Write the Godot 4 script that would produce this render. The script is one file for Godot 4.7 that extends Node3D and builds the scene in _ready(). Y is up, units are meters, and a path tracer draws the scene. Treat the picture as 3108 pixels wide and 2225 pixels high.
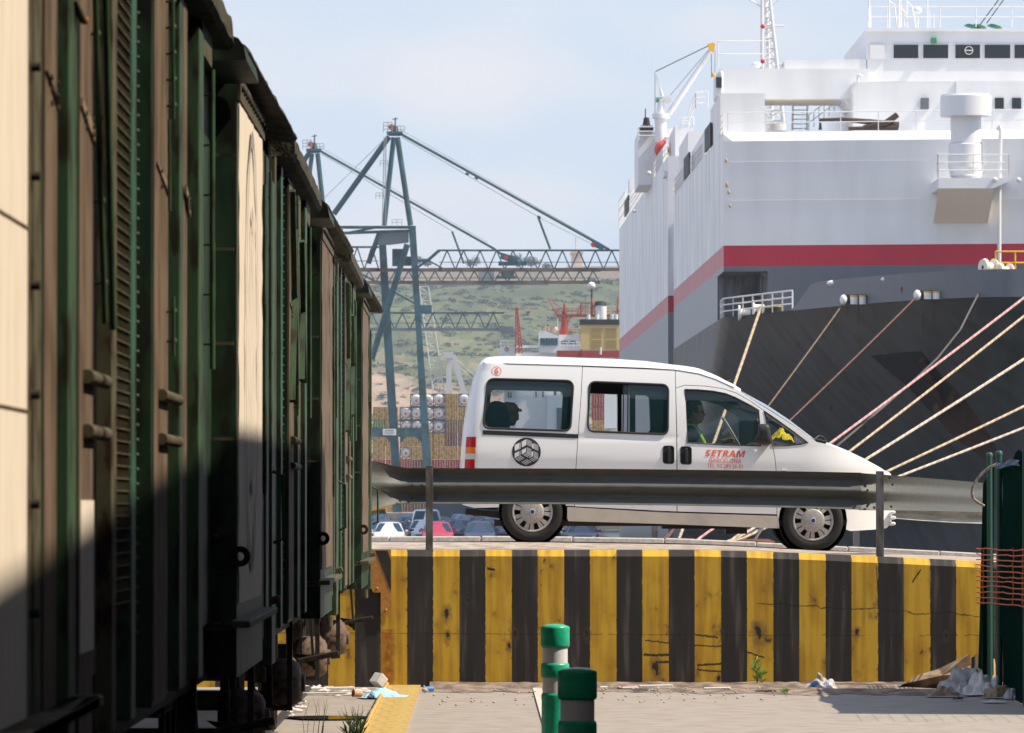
extends Node3D
# A port access road: freight wagons on the left, a white minivan on a raised road behind a striped wall,
# a car carrier ship moored on the right, container cranes, a car yard and a hill with a fort behind.

const F := 16740.0            # focal length in pixels of the 3108 x 2225 photograph
const EYE := Vector3(0, 1.79, 0)
var cam_basis := Basis(Vector3.UP, -atan(94.0 / F)) * Basis(Vector3.RIGHT, atan(417.5 / F))
var rng := RandomNumberGenerator.new()
var origins := {}
var used_names := {}
var M := {}
var TX := {}


func _ready() -> void:
	rng.seed = 7
	make_camera()
	make_sky_and_sun()
	make_textures()
	make_materials()
	make_ground()
	make_ship()
	make_hill()
	make_cranes()
	make_far_ship()
	make_container_yard()
	make_car_yard()
	make_wall_and_road()
	make_warehouse()
	make_train()
	make_ropes()
	make_guardrails()
	make_van()
	make_people()
	make_fence()
	make_bollards()
	make_litter()
	make_weeds()


# ---------------------------------------------------------------- camera and light
func make_camera() -> void:
	var c := Camera3D.new()
	c.name = "camera"
	c.fov = rad_to_deg(2.0 * atan(1112.5 / F))
	c.near = 1.0
	c.far = 9000.0
	c.transform = Transform3D(cam_basis, EYE)
	var lens := CameraAttributesPhysical.new()
	lens.frustum_focal_length = 12.0 * F / 1112.5
	lens.frustum_focus_distance = 55.5
	lens.frustum_near = 1.0
	lens.frustum_far = 9000.0
	lens.exposure_aperture = 15.0
	c.attributes = lens
	add_child(c)
	c.current = true


func make_sky_and_sun() -> void:
	var w := WorldEnvironment.new()
	w.name = "world_environment"
	var e := Environment.new()
	e.background_mode = Environment.BG_SKY
	e.tonemap_mode = Environment.TONE_MAPPER_LINEAR
	e.tonemap_exposure = 1.31
	var s := Sky.new()
	var m := PanoramaSkyMaterial.new()
	m.panorama = sky_picture()
	s.sky_material = m
	e.sky = s
	e.background_energy_multiplier = 1.0
	e.sdfgi_enabled = true
	e.ssao_enabled = true
	e.ssil_enabled = true
	e.fog_enabled = true
	e.fog_density = 0.0001
	e.fog_light_color = Color(0.80, 0.87, 0.95)
	w.environment = e
	add_child(w)
	var sun := DirectionalLight3D.new()
	sun.name = "sun"
	sun.light_energy = 1.6
	sun.light_color = Color(1.0, 0.94, 0.84)
	sun.light_angular_distance = 0.5
	sun.shadow_enabled = true
	sun.look_at_from_position(Vector3(10, 12.7, 1.75), Vector3.ZERO)
	add_child(sun)


func sky_picture() -> ImageTexture:
	var w := 2048
	var h := 1024
	var im := Image.create(w, h, false, Image.FORMAT_RGBF)
	var n1 := FastNoiseLite.new()
	n1.seed = 11
	n1.frequency = 1.0
	n1.fractal_octaves = 4
	var n2 := FastNoiseLite.new()
	n2.seed = 4
	n2.frequency = 1.0
	n2.fractal_octaves = 3
	for y in h:
		var el: float = (0.5 - (y + 0.5) / h) * PI
		if el < -0.06:
			im.fill_rect(Rect2i(0, y, w, h - y), Color(0.30, 0.28, 0.26))
			break
		var k: float = pow(clampf(sin(maxf(el, 0.0)), 0, 1), 0.45)
		var base := Color(0.535, 0.615, 0.725).lerp(Color(0.24, 0.40, 0.74), clampf((k - 0.35) * 1.3, 0, 1))
		var ce := cos(el)
		var se := sin(maxf(el, 0.0))
		for x in w:
			var az: float = (x + 0.5) / w * TAU
			# thin clouds spread on a sheet high above, so they close up towards the horizon
			var d := Vector3(cos(az) * ce, se, sin(az) * ce)
			var p := Vector3(d.x * 9.0, d.y * 34.0, d.z * 9.0)
			var c: float = n1.get_noise_3dv(p) * 0.7 + n2.get_noise_3dv(p * 2.3) * 0.35 + 0.05
			var a: float = smoothstep(-0.12, 0.42, c) * 0.9
			im.set_pixel(x, y, base.lerp(Color(0.68, 0.675, 0.705), a))
	return ImageTexture.create_from_image(im)


# ---------------------------------------------------------------- a pixel of the photograph at a distance
func at(px: float, py: float, d: float) -> Vector3:
	var r: Vector3 = cam_basis * Vector3((px - 1554.0) / F, -(py - 1112.5) / F, -1.0)
	return EYE + r * (d / -r.z)


func atx(px: float, d: float) -> float:
	return (px - 1460.0) / F * d


func aty(py: float, d: float) -> float:
	return 1.79 + (1530.0 - py) / F * d


func rnd(a: float, b: float) -> float:
	return rng.randf_range(a, b)


# ---------------------------------------------------------------- mesh builder
class Mb:
	extends RefCounted
	var v := PackedVector3Array()
	var n := PackedVector3Array()
	var t := PackedVector2Array()
	var c := PackedColorArray()
	var col := Color.WHITE
	var colored := false

	func tri_n(a: Vector3, b: Vector3, d: Vector3, na: Vector3, nb: Vector3, nd: Vector3, ua := Vector2.ZERO, ub := Vector2.ZERO, ud := Vector2.ZERO) -> void:
		if (b - a).cross(d - a).dot(na + nb + nd) > 0.0:   # front faces run clockwise
			v.append_array([a, d, b])
			n.append_array([na, nd, nb])
			t.append_array([ua, ud, ub])
		else:
			v.append_array([a, b, d])
			n.append_array([na, nb, nd])
			t.append_array([ua, ub, ud])
		if colored:
			c.append_array([col, col, col])

	func tri(a: Vector3, b: Vector3, d: Vector3, out := Vector3.ZERO, ua := Vector2.ZERO, ub := Vector2.ZERO, ud := Vector2.ZERO) -> void:
		var q := (b - a).cross(d - a)
		if q.length_squared() < 1e-18:
			return
		q = q.normalized()
		if out != Vector3.ZERO and q.dot(out) < 0.0:
			q = -q
		tri_n(a, b, d, q, q, q, ua, ub, ud)

	func quad(a: Vector3, b: Vector3, d: Vector3, e: Vector3, out := Vector3.ZERO) -> void:
		tri(a, b, d, out)
		tri(a, d, e, out)

	func quad_uv(a: Vector3, b: Vector3, d: Vector3, e: Vector3, u0: Vector2, u1: Vector2, out := Vector3.ZERO) -> void:
		# a b d e run round from the corner u0
		tri(a, b, d, out, u0, Vector2(u1.x, u0.y), u1)
		tri(a, d, e, out, u0, u1, Vector2(u0.x, u1.y))

	func box(o: Vector3, s: Vector3, b := Basis.IDENTITY, e := 0.0) -> void:
		var h := s * 0.5
		e = minf(e, minf(h.x, minf(h.y, h.z)) * 0.9)
		for ax in 3:
			var u := (ax + 1) % 3
			var w := (ax + 2) % 3
			for sg in [-1.0, 1.0]:
				var q := []
				for k in [[-1, -1], [1, -1], [1, 1], [-1, 1]]:
					var p := Vector3.ZERO
					p[ax] = sg * h[ax]
					p[u] = k[0] * (h[u] - e)
					p[w] = k[1] * (h[w] - e)
					q.append(o + b * p)
				var out := Vector3.ZERO
				out[ax] = sg
				quad(q[0], q[1], q[2], q[3], b * out)
			if e > 0.0:
				for s1 in [-1.0, 1.0]:
					for s2 in [-1.0, 1.0]:   # the edge that runs along ax
						var q := []
						for k in [-1.0, 1.0]:
							var p1 := Vector3.ZERO
							p1[ax] = k * (h[ax] - e)
							p1[u] = s1 * h[u]
							p1[w] = s2 * (h[w] - e)
							var p2 := p1
							p2[u] = s1 * (h[u] - e)
							p2[w] = s2 * h[w]
							q.append(o + b * p1)
							q.append(o + b * p2)
						var out := Vector3.ZERO
						out[u] = s1
						out[w] = s2
						quad(q[0], q[1], q[3], q[2], b * out)
		if e > 0.0:
			for sx in [-1.0, 1.0]:
				for sy in [-1.0, 1.0]:
					for sz in [-1.0, 1.0]:
						tri(o + b * Vector3(sx * h.x, sy * (h.y - e), sz * (h.z - e)), o + b * Vector3(sx * (h.x - e), sy * h.y, sz * (h.z - e)), o + b * Vector3(sx * (h.x - e), sy * (h.y - e), sz * h.z), b * Vector3(sx, sy, sz))

	func span(x0: float, x1: float, y0: float, y1: float, d0: float, d1: float, e := 0.0) -> void:
		# a box between two depths in front of the camera (z runs backwards)
		box(Vector3((x0 + x1) / 2, (y0 + y1) / 2, -(d0 + d1) / 2), Vector3(absf(x1 - x0), absf(y1 - y0), absf(d1 - d0)), Basis.IDENTITY, e)

	func beam(p: Vector3, q: Vector3, w: float, h: float, up := Vector3.UP, e := 0.0) -> void:
		var l := q - p
		if l.length() < 1e-6:
			return
		var z := l.normalized()
		if absf(z.dot(up)) > 0.99:
			up = Vector3.RIGHT if absf(z.x) < 0.9 else Vector3.BACK
		var x := up.cross(z).normalized()
		box((p + q) / 2, Vector3(w, h, l.length()), Basis(x, z.cross(x), z), e)

	func tube(pts: Array, r, sides := 6, caps := true) -> void:
		var m := pts.size()
		var up := Vector3.UP
		var d0: Vector3 = (pts[1] - pts[0]).normalized()
		if absf(d0.dot(up)) > 0.9:
			up = Vector3.RIGHT
		var x := up.cross(d0).normalized()
		var rings := []
		var norms := []
		for i in m:
			var d: Vector3 = (pts[mini(i + 1, m - 1)] - pts[maxi(i - 1, 0)]).normalized()
			x = (x - d * x.dot(d)).normalized()
			var y := d.cross(x)
			var rr: float = r[i] if r is Array else r
			var ring := []
			var nr := []
			for k in sides:
				var a := TAU * k / sides
				var q := x * cos(a) + y * sin(a)
				ring.append(pts[i] + q * rr)
				nr.append(q)
			rings.append(ring)
			norms.append(nr)
		for i in m - 1:
			for k in sides:
				var j := (k + 1) % sides
				tri_n(rings[i][k], rings[i][j], rings[i + 1][j], norms[i][k], norms[i][j], norms[i + 1][j])
				tri_n(rings[i][k], rings[i + 1][j], rings[i + 1][k], norms[i][k], norms[i + 1][j], norms[i + 1][k])
		if caps:
			for e in [0, m - 1]:
				var out: Vector3 = (pts[0] - pts[1]) if e == 0 else (pts[m - 1] - pts[m - 2])
				for k in range(1, sides - 1):
					tri(rings[e][0], rings[e][k], rings[e][k + 1], out)

	func lathe(prof: Array, sides := 16, xf := Transform3D.IDENTITY, soft := false) -> void:
		# prof: Vector2(radius, height) from one end to the other, turned about y
		var m := prof.size()
		var pn := []
		for i in m - 1:
			var d: Vector2 = prof[i + 1] - prof[i]
			pn.append(Vector2(d.y, -d.x).normalized())
		var flip := 1.0 if prof[m - 1].y >= prof[0].y else -1.0
		for i in m - 1:
			var n0: Vector2 = pn[i]
			var n1: Vector2 = pn[i]
			if soft:
				if i > 0:
					n0 = (pn[i] + pn[i - 1]).normalized()
				if i < m - 2:
					n1 = (pn[i] + pn[i + 1]).normalized()
			n0 *= flip
			n1 *= flip
			for k in sides:
				var a := TAU * k / sides
				var b := TAU * (k + 1) / sides
				var ca := Vector3(cos(a), 0, sin(a))
				var cb := Vector3(cos(b), 0, sin(b))
				var q := [ca * prof[i].x + Vector3.UP * prof[i].y, cb * prof[i].x + Vector3.UP * prof[i].y, cb * prof[i + 1].x + Vector3.UP * prof[i + 1].y, ca * prof[i + 1].x + Vector3.UP * prof[i + 1].y]
				var w := [ca * n0.x + Vector3.UP * n0.y, cb * n0.x + Vector3.UP * n0.y, cb * n1.x + Vector3.UP * n1.y, ca * n1.x + Vector3.UP * n1.y]
				for e in 4:
					q[e] = xf * q[e]
					w[e] = (xf.basis * w[e]).normalized()
				if prof[i].x > 1e-6:
					tri_n(q[0], q[1], q[2], w[0], w[1], w[2])
				if prof[i + 1].x > 1e-6:
					tri_n(q[0], q[2], q[3], w[0], w[2], w[3])

	func cyl(p: Vector3, q: Vector3, r: float, r2 := -1.0, sides := 12) -> void:
		tube([p, q], [r, r if r2 < 0.0 else r2], sides, true)

	func ball(o: Vector3, r: Vector3, b := Basis.IDENTITY, nu := 12, nv := 8) -> void:
		for i in nv:
			for k in nu:
				var q := []
				var w := []
				for e in [[i, k], [i, k + 1], [i + 1, k + 1], [i + 1, k]]:
					var th: float = PI * e[0] / nv
					var ph: float = TAU * e[1] / nu
					var u := Vector3(sin(th) * cos(ph), cos(th), sin(th) * sin(ph))
					q.append(o + b * (u * r))
					w.append((b * (u / r)).normalized())
				if i > 0:
					tri_n(q[0], q[1], q[2], w[0], w[1], w[2])
				if i < nv - 1:
					tri_n(q[0], q[2], q[3], w[0], w[2], w[3])

	func grid(p: Array, flip_out := Vector3.ZERO, uvs: Array = []) -> void:
		# rows of points; smooth
		var h := p.size()
		var w: int = p[0].size()
		var nn := []
		for i in h:
			var row := []
			for k in w:
				var du: Vector3 = p[i][mini(k + 1, w - 1)] - p[i][maxi(k - 1, 0)]
				var dv: Vector3 = p[mini(i + 1, h - 1)][k] - p[maxi(i - 1, 0)][k]
				var q := du.cross(dv).normalized()
				if flip_out != Vector3.ZERO and q.dot(flip_out) < 0.0:
					q = -q
				row.append(q)
			nn.append(row)
		for i in h - 1:
			for k in w - 1:
				var u := [Vector2.ZERO, Vector2.ZERO, Vector2.ZERO, Vector2.ZERO]
				if uvs.size():
					u = [uvs[i][k], uvs[i][k + 1], uvs[i + 1][k + 1], uvs[i + 1][k]]
				tri_n(p[i][k], p[i][k + 1], p[i + 1][k + 1], nn[i][k], nn[i][k + 1], nn[i + 1][k + 1], u[0], u[1], u[2])
				tri_n(p[i][k], p[i + 1][k + 1], p[i + 1][k], nn[i][k], nn[i + 1][k + 1], nn[i + 1][k], u[0], u[2], u[3])

	func prism(poly: PackedVector2Array, xf: Transform3D, z0: float, z1: float) -> void:
		# the outline in the xy plane of xf, from z0 to z1
		var idx := Geometry2D.triangulate_polygon(poly)
		for z in [z0, z1]:
			var out: Vector3 = xf.basis.z * (1.0 if z == maxf(z0, z1) else -1.0)
			for i in range(0, idx.size(), 3):
				tri(xf * Vector3(poly[idx[i]].x, poly[idx[i]].y, z), xf * Vector3(poly[idx[i + 1]].x, poly[idx[i + 1]].y, z), xf * Vector3(poly[idx[i + 2]].x, poly[idx[i + 2]].y, z), out)
		var ccw := 1.0 if not Geometry2D.is_polygon_clockwise(poly) else -1.0
		for i in poly.size():
			var a := poly[i]
			var b := poly[(i + 1) % poly.size()]
			var o2 := Vector2(b.y - a.y, a.x - b.x) * ccw
			quad(xf * Vector3(a.x, a.y, z0), xf * Vector3(b.x, b.y, z0), xf * Vector3(b.x, b.y, z1), xf * Vector3(a.x, a.y, z1), xf.basis * Vector3(o2.x, o2.y, 0))

	func face(pts: Array, out := Vector3.ZERO) -> void:
		for k in range(1, pts.size() - 1):
			tri(pts[0], pts[k], pts[k + 1], out)

	func mesh(off := Vector3.ZERO) -> ArrayMesh:
		var a := []
		a.resize(Mesh.ARRAY_MAX)
		var w := v.duplicate()
		if off != Vector3.ZERO:
			for i in w.size():
				w[i] -= off
		a[Mesh.ARRAY_VERTEX] = w
		a[Mesh.ARRAY_NORMAL] = n
		a[Mesh.ARRAY_TEX_UV] = t
		if colored:
			a[Mesh.ARRAY_COLOR] = c
		var m := ArrayMesh.new()
		m.add_surface_from_arrays(Mesh.PRIMITIVE_TRIANGLES, a)
		return m


# ---------------------------------------------------------------- scene nodes
func numbered(called: String) -> String:
	var k: int = used_names.get(called, -1) + 1
	used_names[called] = k
	return called if k == 0 else "%s_%03d" % [called, k]


func tag(o: Node, label: String, category: String, group := "", kind := "") -> void:
	if label:
		o.set_meta("label", label)
	if category:
		o.set_meta("category", category)
	if group:
		o.set_meta("group", group)
	if kind:
		o.set_meta("kind", kind)


func thing(called: String, label: String, category: String, base := Vector3.ZERO, group := "") -> Node3D:
	var o := Node3D.new()
	o.name = numbered(called)
	o.position = base
	add_child(o)
	origins[o] = base
	tag(o, label, category, group)
	return o


func part(parent: Node, called: String, b: Mb, m: Material, label := "") -> MeshInstance3D:
	if b.v.is_empty():
		return null
	var o := MeshInstance3D.new()
	o.name = called
	o.mesh = b.mesh(origins.get(parent, Vector3.ZERO))
	o.material_override = m
	parent.add_child(o, true)
	origins[o] = origins.get(parent, Vector3.ZERO)
	if label:
		o.set_meta("label", label)
	return o


func solo(called: String, b: Mb, m: Material, label: String, category: String, group := "", base := Vector3.ZERO) -> MeshInstance3D:
	var o := MeshInstance3D.new()
	o.name = numbered(called)
	o.mesh = b.mesh(base)
	o.position = base
	o.material_override = m
	add_child(o)
	origins[o] = base
	tag(o, label, category, group)
	return o


func struct(called: String, b: Mb, m: Material) -> MeshInstance3D:
	var o := solo(called, b, m, "", "")
	o.set_meta("kind", "structure")
	return o


func copy_of(o: Node3D, called: String, label: String, move: Vector3, group := "", turn := 0.0) -> Node3D:
	var c: Node3D = o.duplicate()
	c.name = numbered(called)
	add_child(c)
	c.position = o.position + move
	c.rotation.y += turn
	c.set_meta("label", label)
	if group:
		c.set_meta("group", group)
	return c


# ---------------------------------------------------------------- textures and materials
func noise(sd: int, fr: float, oct := 4, kind := FastNoiseLite.TYPE_SIMPLEX_SMOOTH) -> FastNoiseLite:
	var n := FastNoiseLite.new()
	n.seed = sd
	n.noise_type = kind
	n.frequency = fr
	n.fractal_octaves = oct
	return n


func noise_texture(called: String, n: FastNoiseLite, stops: Array, size := 512) -> void:
	var t := NoiseTexture2D.new()
	t.width = size
	t.height = size
	t.seamless = true
	t.noise = n
	var g := Gradient.new()
	var off := PackedFloat32Array()
	var cols := PackedColorArray()
	for s in stops:
		off.append(s[0])
		cols.append(s[1])
	g.offsets = off
	g.colors = cols
	t.color_ramp = g
	TX[called] = t


func relief_texture(called: String, n: FastNoiseLite, bump: float, size := 512) -> void:
	var t := NoiseTexture2D.new()
	t.width = size
	t.height = size
	t.seamless = true
	t.noise = n
	t.as_normal_map = true
	t.bump_strength = bump
	TX[called] = t


func grey(k: float) -> Color:
	return Color(k, k, k)


func make_textures() -> void:
	noise_texture("grain", noise(1, 0.03, 5), [[0.0, grey(0.78)], [0.5, grey(0.92)], [1.0, grey(1.0)]])
	noise_texture("dirt", noise(2, 0.008, 6), [[0.0, Color(0.62, 0.55, 0.48)], [0.38, Color(0.84, 0.8, 0.75)], [0.6, grey(0.97)], [1.0, grey(1.0)]])
	noise_texture("rusty", noise(3, 0.012, 6), [[0.0, Color(0.42, 0.2, 0.1)], [0.3, Color(0.62, 0.42, 0.3)], [0.45, Color(0.9, 0.88, 0.84)], [1.0, grey(1.0)]])
	noise_texture("streak", noise(5, 0.014, 5), [[0.0, Color(0.72, 0.7, 0.68)], [0.42, Color(0.9, 0.9, 0.9)], [0.6, grey(1.0)], [1.0, grey(1.0)]])
	noise_texture("ground", noise(14, 0.02, 7), [[0.0, Color(0.86, 0.82, 0.79)], [0.25, Color(0.93, 0.915, 0.9)], [0.6, Color(0.98, 0.975, 0.97)], [1.0, Color(1, 1, 1)]], 1024)
	noise_texture("soot", noise(16, 0.02, 5), [[0.0, Color(0.7, 0.71, 0.73)], [0.3, Color(0.88, 0.885, 0.89)], [0.5, grey(0.97)], [1.0, grey(1.0)]])
	noise_texture("faint", noise(12, 0.01, 4), [[0.0, grey(0.93)], [0.5, grey(0.975)], [1.0, grey(1.0)]])
	noise_texture("asphalt", noise(6, 0.012, 7), [[0.0, Color(0.7, 0.62, 0.57)], [0.35, Color(0.83, 0.79, 0.76)], [0.6, Color(0.94, 0.92, 0.9)], [1.0, Color(1, 1, 1)]], 1024)
	noise_texture("patchy", noise(8, 0.006, 5), [[0.0, grey(0.55)], [0.4, grey(0.8)], [0.7, grey(1.0)], [1.0, grey(1.0)]])
	relief_texture("rough_n", noise(9, 0.05, 5), 6.0)
	relief_texture("dent_n", noise(10, 0.008, 3), 10.0)


func mat(called: String, c: Color, rough := 0.8, metal := 0.0, tex := "", scale := Vector3.ONE, normal := "", nscale := 0.5) -> StandardMaterial3D:
	var m := StandardMaterial3D.new()
	m.resource_name = called
	m.albedo_color = c.linear_to_srgb()
	m.roughness = rough
	m.metallic = metal
	if tex or normal:
		m.uv1_triplanar = true
		m.uv1_scale = scale
	if tex:
		m.albedo_texture = TX[tex]
	if normal:
		m.normal_enabled = true
		m.normal_texture = TX[normal]
		m.normal_scale = nscale
	M[called] = m
	return m


func glass(called: String, c: Color, a: float) -> void:
	var m := StandardMaterial3D.new()
	m.resource_name = called
	m.transparency = BaseMaterial3D.TRANSPARENCY_ALPHA
	var s := c.linear_to_srgb()
	m.albedo_color = Color(s.r, s.g, s.b, a)
	m.roughness = 0.03
	M[called] = m


func make_materials() -> void:
	mat("ground", Color(0.335, 0.298, 0.268), 0.95, 0.0, "ground", Vector3(0.13, 0.13, 0.13))
	mat("dust", Color(0.29, 0.22, 0.175), 1.0, 0.0, "patchy", Vector3(1.2, 1.2, 0.5))
	mat("yard", Color(0.33, 0.3, 0.27), 0.95, 0.0, "asphalt", Vector3.ONE * 0.02)
	mat("road", Color(0.46, 0.42, 0.38), 0.9, 0.0, "asphalt", Vector3(0.3, 0.3, 0.3), "rough_n", 0.4)
	mat("kerb", Color(0.55, 0.51, 0.46), 0.9, 0.0, "grain", Vector3.ONE * 0.8)
	mat("concrete", Color(0.34, 0.31, 0.28), 0.92, 0.0, "dirt", Vector3.ONE * 0.4, "rough_n", 0.5)
	mat("yellow_line", Color(0.56, 0.41, 0.13), 0.9, 0.0, "asphalt", Vector3.ONE * 0.8, "rough_n", 0.5)
	mat("white_line", Color(0.7, 0.67, 0.62), 0.9, 0.0, "asphalt", Vector3.ONE * 1.1)
	mat("rust_plate", Color(0.55, 0.24, 0.05), 0.7, 0.0, "grain", Vector3.ONE * 1.2)
	mat("black_paint", Color(0.03, 0.028, 0.026), 0.7, 0.0, "dirt", Vector3.ONE * 0.7)
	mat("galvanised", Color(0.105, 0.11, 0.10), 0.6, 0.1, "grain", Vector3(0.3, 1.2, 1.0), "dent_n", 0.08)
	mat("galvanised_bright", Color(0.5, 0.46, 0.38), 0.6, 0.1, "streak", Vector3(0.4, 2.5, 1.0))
	mat("bolt_steel", Color(0.06, 0.06, 0.058), 0.6, 0.3)
	mat("post_steel", Color(0.17, 0.175, 0.18), 0.55, 0.3, "dirt", Vector3(1.5, 0.6, 1.5))
	mat("bollard_green", Color(0.012, 0.5, 0.28), 0.38, 0.0, "grain", Vector3.ONE * 0.9)
	mat("bollard_white", Color(0.66, 0.66, 0.7), 0.42, 0.0)
	mat("fence_green", Color(0.012, 0.075, 0.05), 0.45)
	mat("fence_net", Color(0.006, 0.026, 0.02), 0.9, 0.0, "streak", Vector3(3, 0.5, 3)).specular_mode = BaseMaterial3D.SPECULAR_DISABLED
	mat("orange_net", Color(0.62, 0.1, 0.02), 0.6)
	mat("blue_tarp", Color(0.01, 0.05, 0.17), 0.6)
	mat("old_pipe", Color(0.3, 0.27, 0.24), 0.6, 0.0, "rusty", Vector3.ONE * 3.0)
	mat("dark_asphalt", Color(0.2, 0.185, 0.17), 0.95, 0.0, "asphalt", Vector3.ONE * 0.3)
	mat("warehouse", Color(0.2, 0.17, 0.145), 0.85, 0.0, "streak", Vector3(0.2, 0.05, 0.2))
	mat("white_paper", Color(0.74, 0.71, 0.66), 0.85, 0.0, "grain", Vector3.ONE * 2.0)
	mat("cardboard", Color(0.36, 0.27, 0.19), 0.95, 0.0, "dirt", Vector3.ONE * 1.5)
	mat("grey_plastic", Color(0.52, 0.53, 0.58), 0.5, 0.0, "dirt", Vector3.ONE * 2.0)
	mat("blue_cloth", Color(0.33, 0.55, 0.72), 0.9)
	mat("blue_can", Color(0.10, 0.28, 0.66), 0.5)
	mat("cup", Color(0.62, 0.36, 0.2), 0.7, 0.0, "grain", Vector3.ONE * 4.0)
	mat("stone", Color(0.46, 0.43, 0.39), 0.95, 0.0, "grain", Vector3.ONE * 3.0, "rough_n", 0.6)
	mat("dark_scrap", Color(0.05, 0.05, 0.045), 0.8)
	var lf := mat("leaf", Color(0.10, 0.2, 0.03), 0.6)
	lf.backlight_enabled = true
	lf.backlight = Color(0.35, 0.45, 0.08)
	mat("leaf_dark", Color(0.025, 0.06, 0.012), 0.7)
	mat("stem", Color(0.12, 0.12, 0.05), 0.9)
	mat("water", Color(0.01, 0.03, 0.035), 0.12, 0.0, "", Vector3.ONE, "")
	mat("puddle", Color(0.02, 0.018, 0.015), 0.04)


func drop(x: float) -> float:
	return 0.11 * pow(maxf(0.0, (x - 2.06) / 2.78), 1.3)


func road_y(x: float, d: float) -> float:
	var r: float = lerpf(0.062, 0.02, clampf((x - 0.5) / 2.9, 0, 1)) * smoothstep(54.15, 55.7, d)
	return 1.342 - drop(x) + r - 0.025 * smoothstep(57.5, 60.0, d)


func sheet(b: Mb, x0: float, x1: float, d0: float, d1: float, y: float) -> void:
	b.quad(Vector3(x0, y, -d0), Vector3(x1, y, -d0), Vector3(x1, y, -d1), Vector3(x0, y, -d1), Vector3.UP)


func make_ground() -> void:
	var b := Mb.new()
	# near pavement with very slight unevenness
	var gn := noise(21, 0.25, 3)
	var rows := []
	for i in range(0, 57):
		var d: float = -40.0 + i * 94.0 / 56.0
		var row := []
		for k in 61:
			var x: float = -30.0 + k
			var wob: float = gn.get_noise_2d(x, d) * 0.003 if d > 3 and d < 53 else 0.0
			row.append(Vector3(x, wob, -d))
		rows.append(row)
	b.grid(rows, Vector3.UP)
	struct("ground", b, M.ground)
	b = Mb.new()
	sheet(b, -500, 9.5, 60.6, 560, -0.65)
	sheet(b, -900, 80, 980, 2500, 0.2)
	b.quad(Vector3(9.5, -0.65, -60.6), Vector3(9.5, -0.65, -560), Vector3(9.5, -4, -560), Vector3(9.5, -4, -60.6), Vector3.RIGHT)
	b.quad(Vector3(-500, -0.65, -560), Vector3(9.5, -0.65, -560), Vector3(9.5, -4, -560), Vector3(-500, -4, -560), Vector3.FORWARD)
	b.quad(Vector3(-900, 0.2, -980), Vector3(80, 0.2, -980), Vector3(80, -4, -980), Vector3(-900, -4, -980), Vector3.BACK)
	struct("quay", b, M.yard)
	b = Mb.new()
	sheet(b, -4500, 4500, 60.6, 8000, -2.6)
	struct("water", b, M.water)
	# yellow line, a low painted kerb beside the rails, and a white line
	b = Mb.new()
	var pts := []
	for s in [0, 1]:
		var row := []
		for i in 16:
			var d: float = 30.0 + i * 24.0 / 15.0
			row.append(Vector3(-0.9 + s * 0.31, 0.022, -d))
		pts.append(row)
	b.grid(pts, Vector3.UP)
	b.quad(Vector3(-0.59, 0.022, -30), Vector3(-0.59, -0.01, -30), Vector3(-0.59, -0.01, -54), Vector3(-0.59, 0.022, -54), Vector3.RIGHT)
	struct("painted_line", b, M.yellow_line)
	b = Mb.new()
	for i in 24:
		b.beam(Vector3(-0.915 + rnd(-0.004, 0.004), 0.02, -(30.0 + i)), Vector3(-0.915 + rnd(-0.004, 0.004), 0.02, -(30.96 + i)), 0.035, 0.07, Vector3.UP, 0.012)
	struct("kerb", b, M.yellow_line)
	b = Mb.new()
	b.quad(Vector3(0.50, 0.016, -30), Vector3(0.585, 0.016, -30), Vector3(0.585, 0.016, -53.95), Vector3(0.50, 0.016, -53.95), Vector3.UP)
	struct("painted_line", b, M.white_line)
	# dust drifted against the wall
	b = Mb.new()
	var dn := noise(5, 1.2, 3)
	rows = []
	for i in 8:
		var row := []
		for k in 121:
			var x: float = -0.5 + k * 0.0535
			var w: float = 1.5 + dn.get_noise_1d(x) * 0.7 + 0.9 * smoothstep(1.0, 4.0, x)
			row.append(Vector3(x, lerpf(0.004, 0.05, pow(i / 7.0, 2.0)) + (dn.get_noise_2d(x * 4, i) * 0.012 if i > 0 else 0.0), -(53.99 - w * (1.0 - i / 7.0) - dn.get_noise_2d(x * 9, i * 3) * 0.25 * (1.0 - i / 7.0))))
		rows.append(row)
	b.grid(rows, Vector3.UP)
	struct("dust", b, M.dust)
	# puddle along the rail groove
	b = Mb.new()
	var ring := []
	for k in 24:
		var a: float = TAU * k / 24
		ring.append(Vector3(-1.28 + cos(a) * 0.36 * (1.0 + 0.15 * sin(a * 3)), 0.014, -(46.0 + sin(a) * 0.42)))
	b.face(ring, Vector3.UP)
	struct("puddle", b, M.puddle)
	# the two rails of the siding, set in the pavement
	for x in [-3.334, -1.666]:
		b = Mb.new()
		b.span(x - 0.035, x + 0.035, 0.0, 0.025, -20, 53.6)
		solo("rail", b, M.bolt_steel, "worn steel rail in the pavement under the green freight wagons, " + ("far side" if x < -2 else "side nearer the road"), "rail")


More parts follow.
